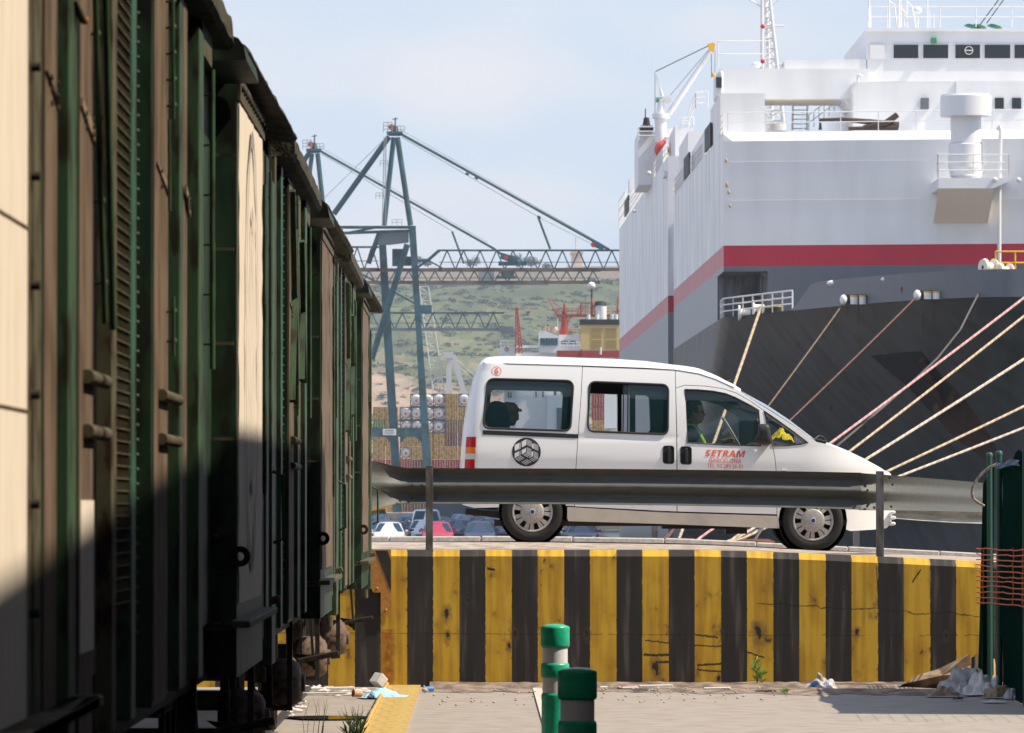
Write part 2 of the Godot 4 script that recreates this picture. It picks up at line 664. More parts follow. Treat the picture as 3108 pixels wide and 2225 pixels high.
func paint_wall() -> ImageTexture:
	var w := 2048
	var h := 352
	var im := Image.create(w, h, false, Image.FORMAT_RGB8)
	var n1 := noise(31, 0.012, 5)
	var n2 := noise(32, 0.05, 4)
	var n3 := noise(33, 0.004, 4)
	for y in h:
		var yy: float = 1.376 - (y + 0.5) / 256.0
		for x in w:
			var xx: float = (x + 0.5) / 256.0 - 2.6
			var a := n1.get_noise_2d(x, y)
			var f := n2.get_noise_2d(x, y)
			var s := n1.get_noise_2d(x * 3.0 + 900.0, y * 0.25)
			var ph: float = fposmod(xx + 0.981 + f * 0.004, 0.512)
			var yel := ph < 0.259
			var q: Color
			if yel:
				q = Color(0.80, 0.645, 0.19).lerp(Color(0.67, 0.51, 0.125), clampf(0.4 + s * 1.1 + a * 0.5, 0, 1))
				q = q.lerp(Color(0.36, 0.28, 0.2), clampf((a - 0.3) * 2.0, 0, 0.6) * clampf(0.5 + f * 2.0, 0, 1))
				if f * 0.7 + a * 0.4 > 0.53:
					q = q.darkened(0.4)
			else:
				q = Color(0.15, 0.138, 0.133).lerp(Color(0.215, 0.198, 0.188), clampf(0.3 + s * 1.6 + a * 0.4, 0, 1))
				q = q.lerp(Color(0.42, 0.38, 0.35), clampf((s - 0.25) * 1.5, 0, 0.5))
			# dirt creeping up from the foot
			q = q.lerp(Color(0.27, 0.22, 0.18), clampf(1.0 - (yy - n3.get_noise_1d(x * 2.0) * 0.12) / 0.16, 0, 1) * 0.6)
			# formwork joints
			if absf(yy - 0.665 + xx * 0.004 - f * 0.004) < 0.0035 and a > -0.35:
				q = q.darkened(0.3)
			if xx > 2.7 and absf(yy - (0.905 - (xx - 2.7) * 0.05) - a * 0.03) < 0.004 + 0.007 * maxf(0.0, f + 0.1):
				q = q.darkened(0.42)
			# rust run under the steel plate
			var rr: float = absf(xx + 0.915 - s * 0.02)
			if xx < -0.5 and yy < 0.70:
				q = q.lerp(Color(0.55, 0.25, 0.06), clampf(1.0 - rr / 0.10, 0, 1) * 0.75 * clampf(0.75 + f, 0, 1))
			im.set_pixel(x, y, q)
	# bolt holes with dark stains, scrapes left by vehicles
	for p in [[1355, 1822, 7], [1357, 1880, 5], [1562, 1876, 6], [1068, 2036, 7], [1352, 2035, 6], [1418, 1793, 3], [1545, 1905, 4], [1990, 1955, 9], [2300, 1868, 10], [2600, 1872, 5], [1780, 1875, 6], [2192, 1876, 4], [2180, 1985, 5], [2420, 2030, 8], [2890, 1990, 6], [2560, 1770, 4], [2870, 1882, 5]]:
		var cx: float = ((p[0] - 1460.0) / 310.0 + 2.6) * 256.0
		var cy: float = (1.376 - (2085.0 - p[1]) / 310.0) * 256.0
		var r: int = p[2]
		for y in range(maxi(0, int(cy) - r * 3), mini(h, int(cy) + r * 6)):
			for x in range(maxi(0, int(cx) - r * 3), mini(w, int(cx) + r * 3)):
				var dx: float = (x - cx) / r
				var dy: float = (y - cy) / r
				var e: float = sqrt(dx * dx + dy * dy * (1.0 if dy < 0 else 0.22)) + n2.get_noise_2d(x, y) * 0.8
				var old := im.get_pixel(x, y)
				if e < 0.75:
					im.set_pixel(x, y, old.lerp(Color(0.08, 0.07, 0.06), 0.85))
				elif e < 2.4:
					im.set_pixel(x, y, old.lerp(Color(0.33, 0.25, 0.22), (2.4 - e) / 1.65 * 0.6))
	for p in [[1955, 1931, 2037, 1932, 2.4], [1990, 1949, 2037, 1949, 1.5], [2117, 1956, 2195, 1953, 1.5], [2117, 1968, 2195, 1972, 1.2], [2120, 2005, 2195, 2015, 1.3], [1960, 1895, 2060, 1906, 0.9], [2060, 1906, 2190, 1910, 0.9], [2255, 1920, 1950 + 370, 1938, 1.0], [2770, 1755, 2795, 1725, 1.2], [1480, 1720, 1502, 1722, 1.5], [2110, 1882, 2180, 1888, 1.0], [2660, 1715, 2668, 1815, 1.4]]:
		var steps := 220
		for i in steps:
			var k: float = i / float(steps)
			var px: float = lerpf(p[0], p[2], k)
			var py: float = lerpf(p[1], p[3], k) + n2.get_noise_2d(i * 1.5, p[1]) * 3.0
			var cx := int(((px - 1460.0) / 310.0 + 2.6) * 256.0)
			var cy := int((1.376 - (2085.0 - py) / 310.0) * 256.0)
			var r := int(ceil(p[4] * (0.45 + n2.get_noise_1d(i * 4.0))))
			for y in range(cy - r, cy + r):
				for x in range(cx - 1, cx + 1):
					if x >= 0 and x < w and y >= 0 and y < h:
						im.set_pixel(x, y, im.get_pixel(x, y).lerp(Color(0.2, 0.16, 0.09), 0.6))
	return ImageTexture.create_from_image(im)


func make_wall_and_road() -> void:
	var pm := StandardMaterial3D.new()
	pm.resource_name = "striped_paint"
	pm.albedo_texture = paint_wall()
	pm.roughness = 0.78
	pm.normal_enabled = false
	pm.heightmap_enabled = false
	M["striped_paint"] = pm
	var t := thing("retaining_wall", "low concrete wall painted in yellow and black vertical stripes below the raised road", "wall", Vector3(1.5, 0, -54))
	var f := Mb.new()
	var cop := Mb.new()
	var rn := noise(77, 2.0, 3)
	var n := 64
	for i in n:
		var xs := [lerpf(-6.0, 7.0, i / float(n)), lerpf(-6.0, 7.0, (i + 1) / float(n))]
		var q := []
		for x in xs:
			var top: float = 1.278 - drop(x) + rn.get_noise_1d(x) * 0.004
			q.append([Vector3(x, -0.3, -54), Vector3(x, top, -54), Vector3(x, 1.341 - drop(x), -54.075), Vector3(x, 1.342 - drop(x), -54.12)])
		var u := [(xs[0] + 2.6) / 8.0, (xs[1] + 2.6) / 8.0]
		var vv := func(y): return (1.376 - y) / 1.375
		f.quad_uv(q[0][0], q[1][0], q[1][1], q[0][1], Vector2(u[0], vv.call(0.0)), Vector2(u[1], vv.call(q[0][1].y)), Vector3.BACK)
		cop.quad_uv(q[0][1], q[1][1], q[1][2], q[0][2], Vector2(u[0], vv.call(1.27)), Vector2(u[1], vv.call(1.33)), Vector3(0, 1, 1))
		cop.quad_uv(q[0][2], q[1][2], q[1][3], q[0][3], Vector2(u[0], vv.call(1.33)), Vector2(u[1], vv.call(1.35)), Vector3.UP)
	part(t, "wall_face", f, pm)
	part(t, "coping", cop, pm)
	# rusty orange plate with a slanting black stripe bolted over the left end
	var s := thing("steel_plate", "rusty orange steel plate with slanting black stripe bolted on the wall beside the last wagon", "plate", at(1150, 1870, 53.97))
	var P := Mb.new()
	var xf := Transform3D(Basis.IDENTITY, Vector3(0, 0, -53.99))
	var pl := PackedVector2Array()
	for p in [[1060, 1668], [1187, 1668], [1188, 1868], [1156, 1868], [1156, 1798], [1133, 1798], [1112, 1745], [1060, 1745]]:
		pl.append(Vector2((p[0] - 1460.0) / 310.0, 1.79 - (p[1] - 1530.0) / 310.0))
	P.prism(pl, xf, 0.0, 0.018)
	part(s, "plate", P, M.rust_plate)
	P = Mb.new()
	pl = PackedVector2Array()
	for p in [[1140, 1671], [1176, 1671], [1187, 1700], [1187, 1795]]:
		pl.append(Vector2((p[0] - 1460.0) / 310.0, 1.79 - (p[1] - 1530.0) / 310.0))
	P.prism(pl, xf, 0.018, 0.021)
	part(s, "stripe", P, M.black_paint)
	for p in [[1172, 1851], [1145, 1785]]:
		P = Mb.new()
		P.ball(Vector3((p[0] - 1460.0) / 310.0, 1.79 - (p[1] - 1530.0) / 310.0, -53.97), Vector3.ONE * 0.013, Basis.IDENTITY, 8, 6)
		part(s, "bolt", P, M.rust_plate)
	# the raised road
	var b := Mb.new()
	var rows := []
	for i in 25:
		var d: float = 54.12 + i * 6.0 / 24.0
		var row := []
		for k in 66:
			var x: float = -6.0 + k * 0.2
			row.append(Vector3(x, road_y(x, d), -d))
		rows.append(row)
	b.grid(rows, Vector3.UP)
	struct("road", b, M.road)
	b = Mb.new()
	for i in 12:   # kerb stones along the far edge
		var x0: float = -6.0 + i * 1.0
		var y0: float = road_y(x0 + 0.5, 60.1)
		var y1: float = road_y(x0 + 1.0, 60.1) - road_y(x0, 60.1)
		b.box(Vector3(x0 + 0.5, y0 + 0.01, -60.2), Vector3(0.992, 0.10, 0.2), Basis(Vector3.BACK, atan(y1)), 0.012)
	struct("kerb", b, M.kerb)
	b = Mb.new()
	b.quad(Vector3(-6, 1.36, -60.3), Vector3(7, 1.2, -60.3), Vector3(7, -0.64, -61.1), Vector3(-6, -0.64, -61.1), Vector3.FORWARD)
	struct("embankment", b, M.concrete)


func make_warehouse() -> void:
	# stands just outside the frame; its shade covers the near pavement, the lower half of the wagons and the nearer bollard
	var t := thing("warehouse", "dark brick port warehouse at the right of the frame, shading the near pavement", "building", Vector3(12, 0, -6))
	var b := Mb.new()
	b.span(3.75, 20.0, 0.0, 7.3, -14.0, 36.1)
	part(t, "wall", b, M.warehouse)
	b = Mb.new()
	for q in [[-14.0, 7.5, 10.6, 7.68], [10.6, 7.68, 18.0, 8.0], [18.0, 8.0, 23.0, 8.2], [23.0, 8.2, 36.1, 8.24]]:
		b.prism(PackedVector2Array([Vector2(-q[0], 7.3), Vector2(-q[2], 7.3), Vector2(-q[2], q[3]), Vector2(-q[0], q[1])]), Transform3D(Basis(Vector3.BACK, Vector3.UP, Vector3.LEFT), Vector3.ZERO), -20.0, -3.75)
	part(t, "parapet", b, M.warehouse)
	# a second shed closes the yard behind the camera
	var u := thing("warehouse", "tall dark brick grain store across the siding behind the camera", "building", Vector3(-4, 0, 18))
	b = Mb.new()
	b.span(-30.0, 3.7, 0.0, 24.0, -24.0, -14.5)
	part(u, "wall", b, M.warehouse)
	b = Mb.new()
	b.span(-30.2, 3.74, 24.0, 24.3, -24.2, -14.3)
	part(u, "roof", b, M.warehouse)
	# open-sided loading canopy over the siding: the sun comes in between its roof and the warehouse parapet
	var v := thing("loading_canopy", "dark open-sided loading canopy over the siding, above the frame", "canopy", Vector3(-4, 0, -12))
	b = Mb.new()
	b.span(-13.0, 3.72, 10.0, 10.15, -14.0, 38.0)
	part(v, "roof", b, M.warehouse)
	for d in [-10.0, 2.0, 14.0, 26.0, 37.0]:
		b = Mb.new()
		b.span(-12.9, 3.7, 9.86, 10.0, d - 0.1, d + 0.1)
		part(v, "rafter", b, M.warehouse)
		b = Mb.new()
		b.cyl(Vector3(-12.5, 0, -d), Vector3(-12.5, 9.86, -d), 0.12, -1, 10)
		part(v, "column", b, M.warehouse)
		b = Mb.new()
		b.cyl(Vector3(4.2, 8.27, -d), Vector3(3.6, 9.86, -d), 0.05, -1, 8)
		part(v, "prop", b, M.warehouse)
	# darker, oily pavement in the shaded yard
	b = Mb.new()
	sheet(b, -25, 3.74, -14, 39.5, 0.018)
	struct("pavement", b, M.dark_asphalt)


const RAIL := [[0.0, 0.0], [0.02, -0.012], [0.19, -0.07], [0.30, -0.072], [0.43, -0.006], [0.5, 0.0], [0.57, -0.006], [0.70, -0.072], [0.81, -0.07], [0.98, -0.012], [1.0, 0.0]]


func rail_sheet(b: Mb, st: Array) -> void:
	# st: stations of [px, top y, bottom y, depth, flatness]; a W beam seen from its back
	var rows := []
	var back := []
	for q in RAIL:
		var row := []
		var r2 := []
		for s in st:
			var y: float = lerpf(s[1], s[2], q[0])
			var p := at(s[0], y, s[3])
			var k: float = 1.0 - s[4]
			row.append(p + Vector3(0, 0, q[1] * k))
			r2.append(p + Vector3(0, -0.002, q[1] * k - 0.004))
		rows.append(row)
		back.append(r2)
	b.grid(rows, Vector3.BACK)
	b.grid(back, Vector3.FORWARD)


func make_guardrails() -> void:
	var t := thing("guardrail", "grey steel guardrail in front of the white van", "guardrail", at(1980, 1670, 54.2))
	var runs := [
		[[1120, 1398, 1545, 54.05, 0.55], [1150, 1403, 1540, 54.12, 0.5], [1185, 1412, 1533, 54.2, 0.3], [1215, 1418, 1529, 54.24, 0.1], [1236, 1420.5, 1528.5, 54.245, 0.0]],
		[],
		[],
	]
	for i in 30:
		var px: float = 1231.0 + i * (2614.0 - 1231.0) / 29.0
		runs[1].append([px, 1421.0 + 15.0 * pow((px - 1231.0) / 1440.0, 2.2), 1529.0 + 19.5 * pow((px - 1231.0) / 1440.0, 2.4), 54.25, 0.0])
	for i in 14:
		var k: float = i / 13.0
		runs[2].append([2607.0 + k * 390.0, 1434.5 + 1.0 + k * 28.0 + k * k * 3.0, 1546.5 + 1.5 + k * 3.0 + k * k * 4.0, 54.255 + k * k * 4.0, 0.0])
	for r in runs:
		var b := Mb.new()
		rail_sheet(b, r)
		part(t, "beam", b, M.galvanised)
	for p in [[1292, 1314, 1413, 1669], [2660, 2683, 1430, 1692]]:
		var b := Mb.new()
		var a := at(p[0], p[2], 54.12)
		var e := at(p[1], p[3], 54.12)
		b.span(a.x, e.x, e.y, a.y, 54.12, 54.128, 0.002)
		b.span(a.x, a.x + 0.008, e.y, a.y, 54.128, 54.19)
		b.span(e.x - 0.008, e.x, e.y, a.y, 54.128, 54.19)
		part(t, "post", b, M.post_steel)
	for p in [[1251, 1430], [1325, 1430], [1251, 1473], [1280, 1473], [1250, 1511], [1322, 1512], [2632, 1468], [2632, 1537], [2709, 1471], [2705, 1538], [2633, 1488], [2700, 1450]]:
		var b := Mb.new()
		var f: float = clampf((p[1] - 1421.0 - maxf(0.0, (p[0] - 2400.0) * 0.05)) / 109.0, 0, 1)
		var z := 0.0
		for k in RAIL.size() - 1:
			if f >= RAIL[k][0] and f <= RAIL[k + 1][0]:
				z = lerpf(RAIL[k][1], RAIL[k + 1][1], (f - RAIL[k][0]) / (RAIL[k + 1][0] - RAIL[k][0]))
		b.cyl(at(p[0], p[1], 54.27 - z), at(p[0], p[1], 54.236 - z), 0.013, -1, 8)
		part(t, "bolt", b, M.bolt_steel)
	# the rail along the far side of the road, sunlit
	t = thing("guardrail", "pale sunlit guardrail along the far side of the road beyond the van", "guardrail", at(2400, 1660, 62))
	var b := Mb.new()
	var st := []
	for i in 12:
		var k: float = i / 11.0
		var px: float = lerpf(1780, 3010, k)
		st.append([px, 1492.0 + 22.0 * smoothstep(0.4, 1.0, k), 1556.0 + 34.0 * smoothstep(0.5, 1.0, k), 62.0, 0.0])
	rail_sheet(b, st)
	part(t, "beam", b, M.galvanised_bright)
	for px in [1987, 2600]:
		b = Mb.new()
		b.span(atx(px - 9, 61.9), atx(px + 9, 61.9), -0.6, aty(1500, 61.9), 61.9, 62.02)
		part(t, "post", b, M.post_steel)


func bollard(label: String, x: float, d: float) -> void:
	var t := thing("bollard", label, "bollard", Vector3(x, 0, -d), "green and white plastic bollards")
	var xf := Transform3D(Basis.IDENTITY, Vector3(x, 0.095, -d))
	var b := Mb.new()
	b.lathe([Vector2(0, -0.095), Vector2(0.135, -0.095), Vector2(0.135, -0.07), Vector2(0.1, -0.045), Vector2(0.094, -0.02), Vector2(0.093, 0.34), Vector2(0.096, 0.375), Vector2(0.092, 0.392), Vector2(0.084, 0.396)], 40, xf, true)
	part(t, "body", b, M.bollard_green)
	for y in [0.396, 0.602]:
		b = Mb.new()
		b.lathe([Vector2(0.0865, y), Vector2(0.0865, y + 0.104)], 40, xf, true)
		part(t, "reflective_band", b, M.bollard_white)
	b = Mb.new()
	b.lathe([Vector2(0.084, 0.5), Vector2(0.094, 0.502), Vector2(0.0985, 0.515), Vector2(0.0985, 0.585), Vector2(0.093, 0.6), Vector2(0.084, 0.602)], 40, xf, true)
	part(t, "ring", b, M.bollard_green)
	b = Mb.new()
	b.lathe([Vector2(0.084, 0.706), Vector2(0.095, 0.709), Vector2(0.1, 0.725), Vector2(0.1, 0.84), Vector2(0.0985, 0.851), Vector2(0.06, 0.866), Vector2(0, 0.871)], 40, xf, true)
	part(t, "cap", b, M.bollard_green)


func make_bollards() -> void:
	bollard("bright green plastic bollard with white bands standing in the sun, the farther of two", 0.51, 38.0)
	bollard("dark green plastic bollard with grey band standing in the shade, the nearer of two", 0.487, 27.9)


func make_fence() -> void:
	var t := thing("fence", "dark green fence of posts and netting at the right end of the striped wall", "fence", Vector3(4.9, 0, -51))
	for p in [[3004, 1374, 53.5, 0.03], [3033, 1369, 52.8, 0.032]]:
		var b := Mb.new()
		var x: float = atx(p[0], p[2])
		var h: float = aty(p[1], p[2])
		b.cyl(Vector3(x, 0, -p[2]), Vector3(x, h - 0.02, -p[2]), p[3] * 0.9, -1, 14)
		part(t, "post", b, M.fence_green)
		b = Mb.new()
		b.lathe([Vector2(p[3] * 1.06, -0.03), Vector2(p[3] * 1.06, 0.0), Vector2(p[3] * 0.7, 0.012), Vector2(0, 0.015)], 14, Transform3D(Basis.IDENTITY, Vector3(x, h - 0.01, -p[2])), true)
		part(t, "post_cap", b, M.fence_green)
	for q in [[4.83, 48.9, 2.25], [4.76, 46.9, 2.25]]:
		var b := Mb.new()
		b.cyl(Vector3(q[0], 0, -q[1]), Vector3(q[0], q[2], -q[1]), 0.028, -1, 14)
		part(t, "post", b, M.fence_green)
	var wn := noise(41, 0.8, 3)
	var rows := []
	for i in 26:
		var k: float = i / 25.0
		var row := []
		for j in 41:
			var m: float = j / 40.0
			var d: float = lerpf(52.8, 46.9, m)
			var x: float = lerpf(4.985, 4.765, m)
			var top: float = 2.2 + 0.035 * sin(m * 17.0) - 0.05 * sin(m * PI * 3.0)
			row.append(Vector3(x + wn.get_noise_2d(m * 6.0, k * 2.0) * 0.04, lerpf(0.0, top, k), -d))
		rows.append(row)
	var b := Mb.new()
	b.grid(rows, Vector3.LEFT)
	part(t, "net", b, M.fence_net)
	# the strip of net pulled round towards the wall
	rows = []
	for i in 26:
		var k: float = i / 25.0
		var row := []
		for j in 7:
			var m: float = j / 6.0
			var px: float = lerpf(lerpf(2968, 2984, k), 3016, m)
			row.append(at(px, lerpf(2050, 1470 - m * 60, k), 53.55) + Vector3(0, 0, 0.02 * sin(m * 9.0 + k * 5.0)))
		rows.append(row)
	b = Mb.new()
	b.grid(rows, Vector3.BACK)
	part(t, "net", b, M.fence_net)
	# wire mesh going on towards the camera, out of frame; its shadow falls on the pavement
	b = Mb.new()
	for i in range(0, 12, 2):
		b.beam(Vector3(4.75 - i * 0.006, 0.0, -(46.8 - i * 0.14)), Vector3(4.75 - i * 0.006, 2.0, -(46.8 - i * 0.14)), 0.004, 0.004)
	for i in 12:
		b.beam(Vector3(4.75, i * 0.17 + 0.1, -46.8), Vector3(4.69, i * 0.17 + 0.1, -45.2), 0.003, 0.003)
	part(t, "wire_mesh", b, M.fence_green)
	# blue tarpaulin scrap along the top of the net
	b = Mb.new()
	rows = []
	for i in 4:
		var row := []
		for j in 16:
			var m: float = j / 15.0
			row.append(Vector3(lerpf(4.95, 4.86, m) - 0.03 + 0.012 * sin(i * 2.0 + j), 2.19 - i * 0.018 - 0.012 * sin(m * 7.0), -lerpf(52.7, 49.5, m)))
		rows.append(row)
	b.grid(rows, Vector3.LEFT)
	solo("tarpaulin", b, M.blue_tarp, "strip of torn blue tarpaulin along the top edge of the dark green netting", "tarpaulin", "", Vector3(4.9, 2.2, -51))
	# orange barrier mesh tied to the posts
	var o := thing("barrier_mesh", "orange plastic barrier mesh tied across the green fence posts", "netting", at(3040, 1840, 53))
	for i in 11:
		var pts := []
		var y0: float = 1665.0 + i * 16.6
		for j in 15:
			var m: float = j / 14.0
			var px: float = lerpf(2964, 3125, m)
			var dd: float = minf(53.42, 4.80 * F / (px - 1460.0))
			pts.append(at(px, y0 + wn.get_noise_2d(i * 3.0, m * 4.0) * 5.0 + (6.0 * sin(m * PI) * (0.3 if i < 6 else -0.5)) + m * (4 + i * 0.8), dd - 0.05))
		b = Mb.new()
		b.tube(pts, 0.0065, 5)
		part(o, "strand", b, M.orange_net)
	for px in [2985, 3026, 3075, 3104]:
		var pts := []
		var dd: float = minf(53.42, 4.80 * F / (px - 1460.0))
		for i in 11:
			pts.append(at(px + rnd(-2, 2), 1663 + i * 17.2, dd - 0.055))
		b = Mb.new()
		b.tube(pts, 0.006, 5)
		part(o, "strand", b, M.orange_net)
	# bent pipe leaning out over the rail
	b = Mb.new()
	var pp := []
	for p in [[3024, 1409], [3005, 1418], [2985, 1433], [2966, 1455], [2952, 1480], [2950, 1500], [2956, 1515], [2970, 1526], [2988, 1536]]:
		pp.append(at(p[0], p[1], 53.3))
	b.tube(pp, 0.014, 10)
	solo("bent_pipe", b, M.old_pipe, "bent grey pipe curling from the green fence post over the guardrail end", "pipe", "", at(3024, 1409, 53.3))


# ---------------------------------------------------------------- litter and weeds
func crumple(b: Mb, base: Vector3, w: float, h: float, dp: float, sd: int, nu := 14, nv := 9) -> void:
	# a crumpled lump of sheet lying on the ground
	var n := noise(sd, 1.0, 2)
	var rows := []
	for i in nv + 1:
		var row := []
		for k in nu + 1:
			var u: float = k / float(nu) * 2.0 - 1.0
			var v: float = i / float(nv) * 2.0 - 1.0
			var ang := atan2(v, u)
			var rim: float = 1.0 + 0.3 * n.get_noise_2d(cos(ang) * 1.4 + 9.0, sin(ang) * 1.4)
			var e: float = clampf(1.0 - sqrt(u * u + v * v) / rim, 0, 1)
			var r: float = n.get_noise_3d(u * 1.3, v * 1.3, sd * 0.37)
			var crease: float = absf(n.get_noise_3d(u * 2.1 + 5.0, v * 2.1, sd * 0.7))
			row.append(base + Vector3(u * w / 2 * (1.0 + r * 0.4), maxf(0.003, h * minf(1.0, pow(e, 0.7) * (1.0 + r * 0.9)) - crease * h * 0.35), -v * dp / 2 * (1.0 + r * 0.3)))
		rows.append(row)
	if nu < 8:
		for i in nv:
			for k in nu:
				b.quad(rows[i][k], rows[i][k + 1], rows[i + 1][k + 1], rows[i + 1][k], Vector3.UP)
	else:
		b.grid(rows, Vector3.UP)


func gp(px: float, py: float) -> Vector3:
	# where that pixel meets the ground
	var d: float = 1.79 * F / (py - 1530.0)
	return Vector3(atx(px, d), 0.012, -d)


func make_litter() -> void:
	var b := Mb.new()
	var o := gp(1150, 2091)
	b.box(o + Vector3(0, 0.075, 0), Vector3(0.11, 0.10, 0.12), Basis(Vector3(0.3, 1, 0.5).normalized(), 0.8) * Basis(Vector3.BACK, 0.5), 0.006)
	solo("carton", b, M.white_paper, "white paper carton tipped on its corner against the striped wall", "carton", "", o)
	b = Mb.new()
	o = gp(1165, 2120)
	crumple(b, o, 0.42, 0.10, 0.5, 3, 22, 12)
	solo("cloth", b, M.blue_cloth, "crumpled pale blue cloth lying on the yellow line", "cloth", "", o)
	b = Mb.new()
	o = gp(1084, 2121)
	b.lathe([Vector2(0.0, 0.0), Vector2(0.028, 0.0), Vector2(0.036, 0.085), Vector2(0.033, 0.085), Vector2(0.026, 0.006)], 18, Transform3D(Basis(Vector3.UP, 0.5) * Basis(Vector3.BACK, 1.45), o + Vector3(0.04, 0.034, 0)))
	solo("paper_cup", b, M.cup, "brown paper cup lying beside the pale blue cloth", "cup", "", o)
	b = Mb.new()
	o = gp(1302, 2102)
	b.cyl(o + Vector3(-0.05, 0.024, 0), o + Vector3(0.045, 0.024, -0.02), 0.023, -1, 16)
	solo("can", b, M.blue_can, "small blue can lying on its side by the wall", "can", "", o)
	var stones := [[1290, 2104, 0.03, "small pale stone in front of the blue can"], [1879, 2094, 0.022, "round grey stone left of the white slab"]]
	for s in stones:
		b = Mb.new()
		o = gp(s[0], s[1])
		b.ball(o + Vector3(0, s[2] * 0.6, 0), Vector3(1.1, 0.75, 0.9) * s[2], Basis(Vector3.UP, 0.4), 9, 6)
		solo("stone", b, M.stone, s[3], "stone", "", o)
	# bits of white board and slabs at the foot of the wall
	var slabs := [[1010, 2098, 0.42, 0.03, 0.12, 0.06, "long white board lying under the last wagon end"], [1000, 2110, 0.5, 0.02, 0.08, -0.03, "narrow cream batten beside the white board"], [1990, 2091, 0.33, 0.03, 0.10, 0.02, "white stone slab lying at the foot of the striped wall"], [1912, 2094, 0.16, 0.02, 0.1, 0.05, "thin cream slab left of the white stone slab"], [2176, 2095, 0.26, 0.018, 0.12, -0.04, "flat broken white slab right of the bollards"], [1830, 2091, 0.08, 0.015, 0.06, 0.3, "small white chip behind the dark green bollard"]]
	for s in slabs:
		b = Mb.new()
		o = gp(s[0], s[1])
		b.box(o + Vector3(0, s[3] / 2, 0), Vector3(s[2], s[3], s[4]), Basis(Vector3.UP, s[5]) * Basis(Vector3.BACK, 0.02), 0.006)
		solo("slab", b, M.white_paper, s[6], "slab", "", o)
	b = Mb.new()
	o = gp(1950, 2101)
	crumple(b, o, 0.22, 0.03, 0.12, 8)
	solo("scrap", b, M.dark_scrap, "dark flat scrap in front of the white stone slab", "scrap", "", o)
	b = Mb.new()
	o = gp(2325, 2104)
	b.beam(o + Vector3(-0.1, 0.01, 0), o + Vector3(0.09, 0.012, 0.05), 0.02, 0.012)
	solo("stick", b, M.dark_scrap, "thin grey stick on the dust below the weed", "stick", "", o)
	# loose scraps under the wagon: too many to count
	b = Mb.new()
	for i in 44:
		var q := gp(rnd(880, 1150), rnd(2086, 2118))
		if i > 32:
			q = gp(rnd(868, 930), rnd(2130, 2180))
		crumple(b, q, rnd(0.03, 0.12), rnd(0.008, 0.03), rnd(0.05, 0.14), i + 40, 5, 4)
	solo("scraps", b, M.white_paper, "white scraps of paper and plastic scattered under the last wagon", "litter").set_meta("kind", "stuff")
	b = Mb.new()
	for i in 220:
		var q := gp(rnd(1280, 2420), 2087 + 60 * pow(rng.randf(), 2.5))
		var k: float = rnd(0.006, 0.016)
		b.ball(q + Vector3(0, k * 0.5, 0), Vector3(k, k * 0.7, k), Basis.IDENTITY, 5, 3)
	solo("grit", b, M.stone, "pale grit and pebbles scattered along the foot of the wall", "grit").set_meta("kind", "stuff")
	# plastic bag by the wall
	b = Mb.new()
	o = gp(2490, 2093)
	crumple(b, o, 0.37, 0.11, 0.3, 14, 24, 14)
	var bag := thing("plastic_bag", "pale grey plastic bag with a knotted handle lying alone by the wall", "plastic bag", o)
	part(bag, "bag", b, M.grey_plastic)
	b = Mb.new()
	b.tube([o + Vector3(0.0, 0.07, 0), o + Vector3(-0.01, 0.12, 0.02), o + Vector3(-0.03, 0.15, 0.02)], [0.035, 0.026, 0.012], 8)
	part(bag, "handle", b, M.grey_plastic)
	b = Mb.new()
	b.ball(o + Vector3(-0.06, 0.05, 0.1), Vector3(0.045, 0.03, 0.02), Basis(Vector3.UP, 0.3), 8, 6)
	part(bag, "print", b, M.blue_can)
	# the heap against the fence
	b = Mb.new()
	var xf := Basis(Vector3.RIGHT, -0.55)
	o = gp(2850, 2098)
	var sheet_pts := [[2722, 2088], [2745, 2075], [2790, 2048], [2850, 2030], [2900, 2005], [2945, 1983], [2946, 2020], [2935, 2045], [2900, 2060], [2870, 2085], [2800, 2094]]
	var fan := []
	var k := 0
	for p in sheet_pts:
		var dd: float = 53.5 - (2098 - p[1]) * 0.001
		k += 1
		fan.append(at(p[0], p[1], dd - 0.25 + 0.06 * sin(k * 2.1)))
	var mid := at(2860, 2050, 53.05)
	for i in fan.size():
		b.tri(mid, fan[i], fan[(i + 1) % fan.size()], Vector3.BACK)
		b.tri(mid + Vector3(0, 0, -0.01), fan[i] + Vector3(0, 0, -0.01), fan[(i + 1) % fan.size()] + Vector3(0, 0, -0.01), Vector3.FORWARD)
	solo("cardboard_sheet", b, M.cardboard, "torn brown cardboard sheet leaning on the striped wall at the rubbish heap", "cardboard", "", o)
	var heap := [
		[2920, 2110, 0.40, 0.26, 0.35, 61, "grey_plastic", "plastic_bag", "big grey plastic sack on top of the rubbish heap", "plastic bag"],
		[2985, 2112, 0.36, 0.22, 0.4, 62, "white_paper", "paper", "crumpled white paper at the right of the rubbish heap by the fence post", "paper"],
		[2870, 2116, 0.34, 0.10, 0.3, 63, "cardboard", "paper", "crumpled brown paper at the left foot of the rubbish heap", "paper"],
		[2960, 2092, 0.22, 0.33, 0.2, 64, "dark_scrap", "rubber_scrap", "dark scrap sticking out behind the rubbish heap", "scrap"],
		[2905, 2127, 0.12, 0.03, 0.12, 65, "dark_scrap", "tray", "flat black tray in front of the rubbish heap", "tray"],
		[3035, 2120, 0.34, 0.12, 0.3, 66, "cardboard", "cardboard_sheet", "flattened brown cardboard in front of the green netting", "cardboard"],
		[3072, 2124, 0.16, 0.10, 0.2, 67, "grey_plastic", "plastic_bag", "small grey plastic bag at the foot of the green netting", "plastic bag"],
		[3015, 2134, 0.2, 0.02, 0.2, 68, "white_paper", "paper", "flat white paper in front of the flattened cardboard", "paper"],
		[3000, 2085, 0.16, 0.32, 0.2, 69, "cup", "cloth", "ochre rag draped at the back of the rubbish heap", "cloth"],
	]
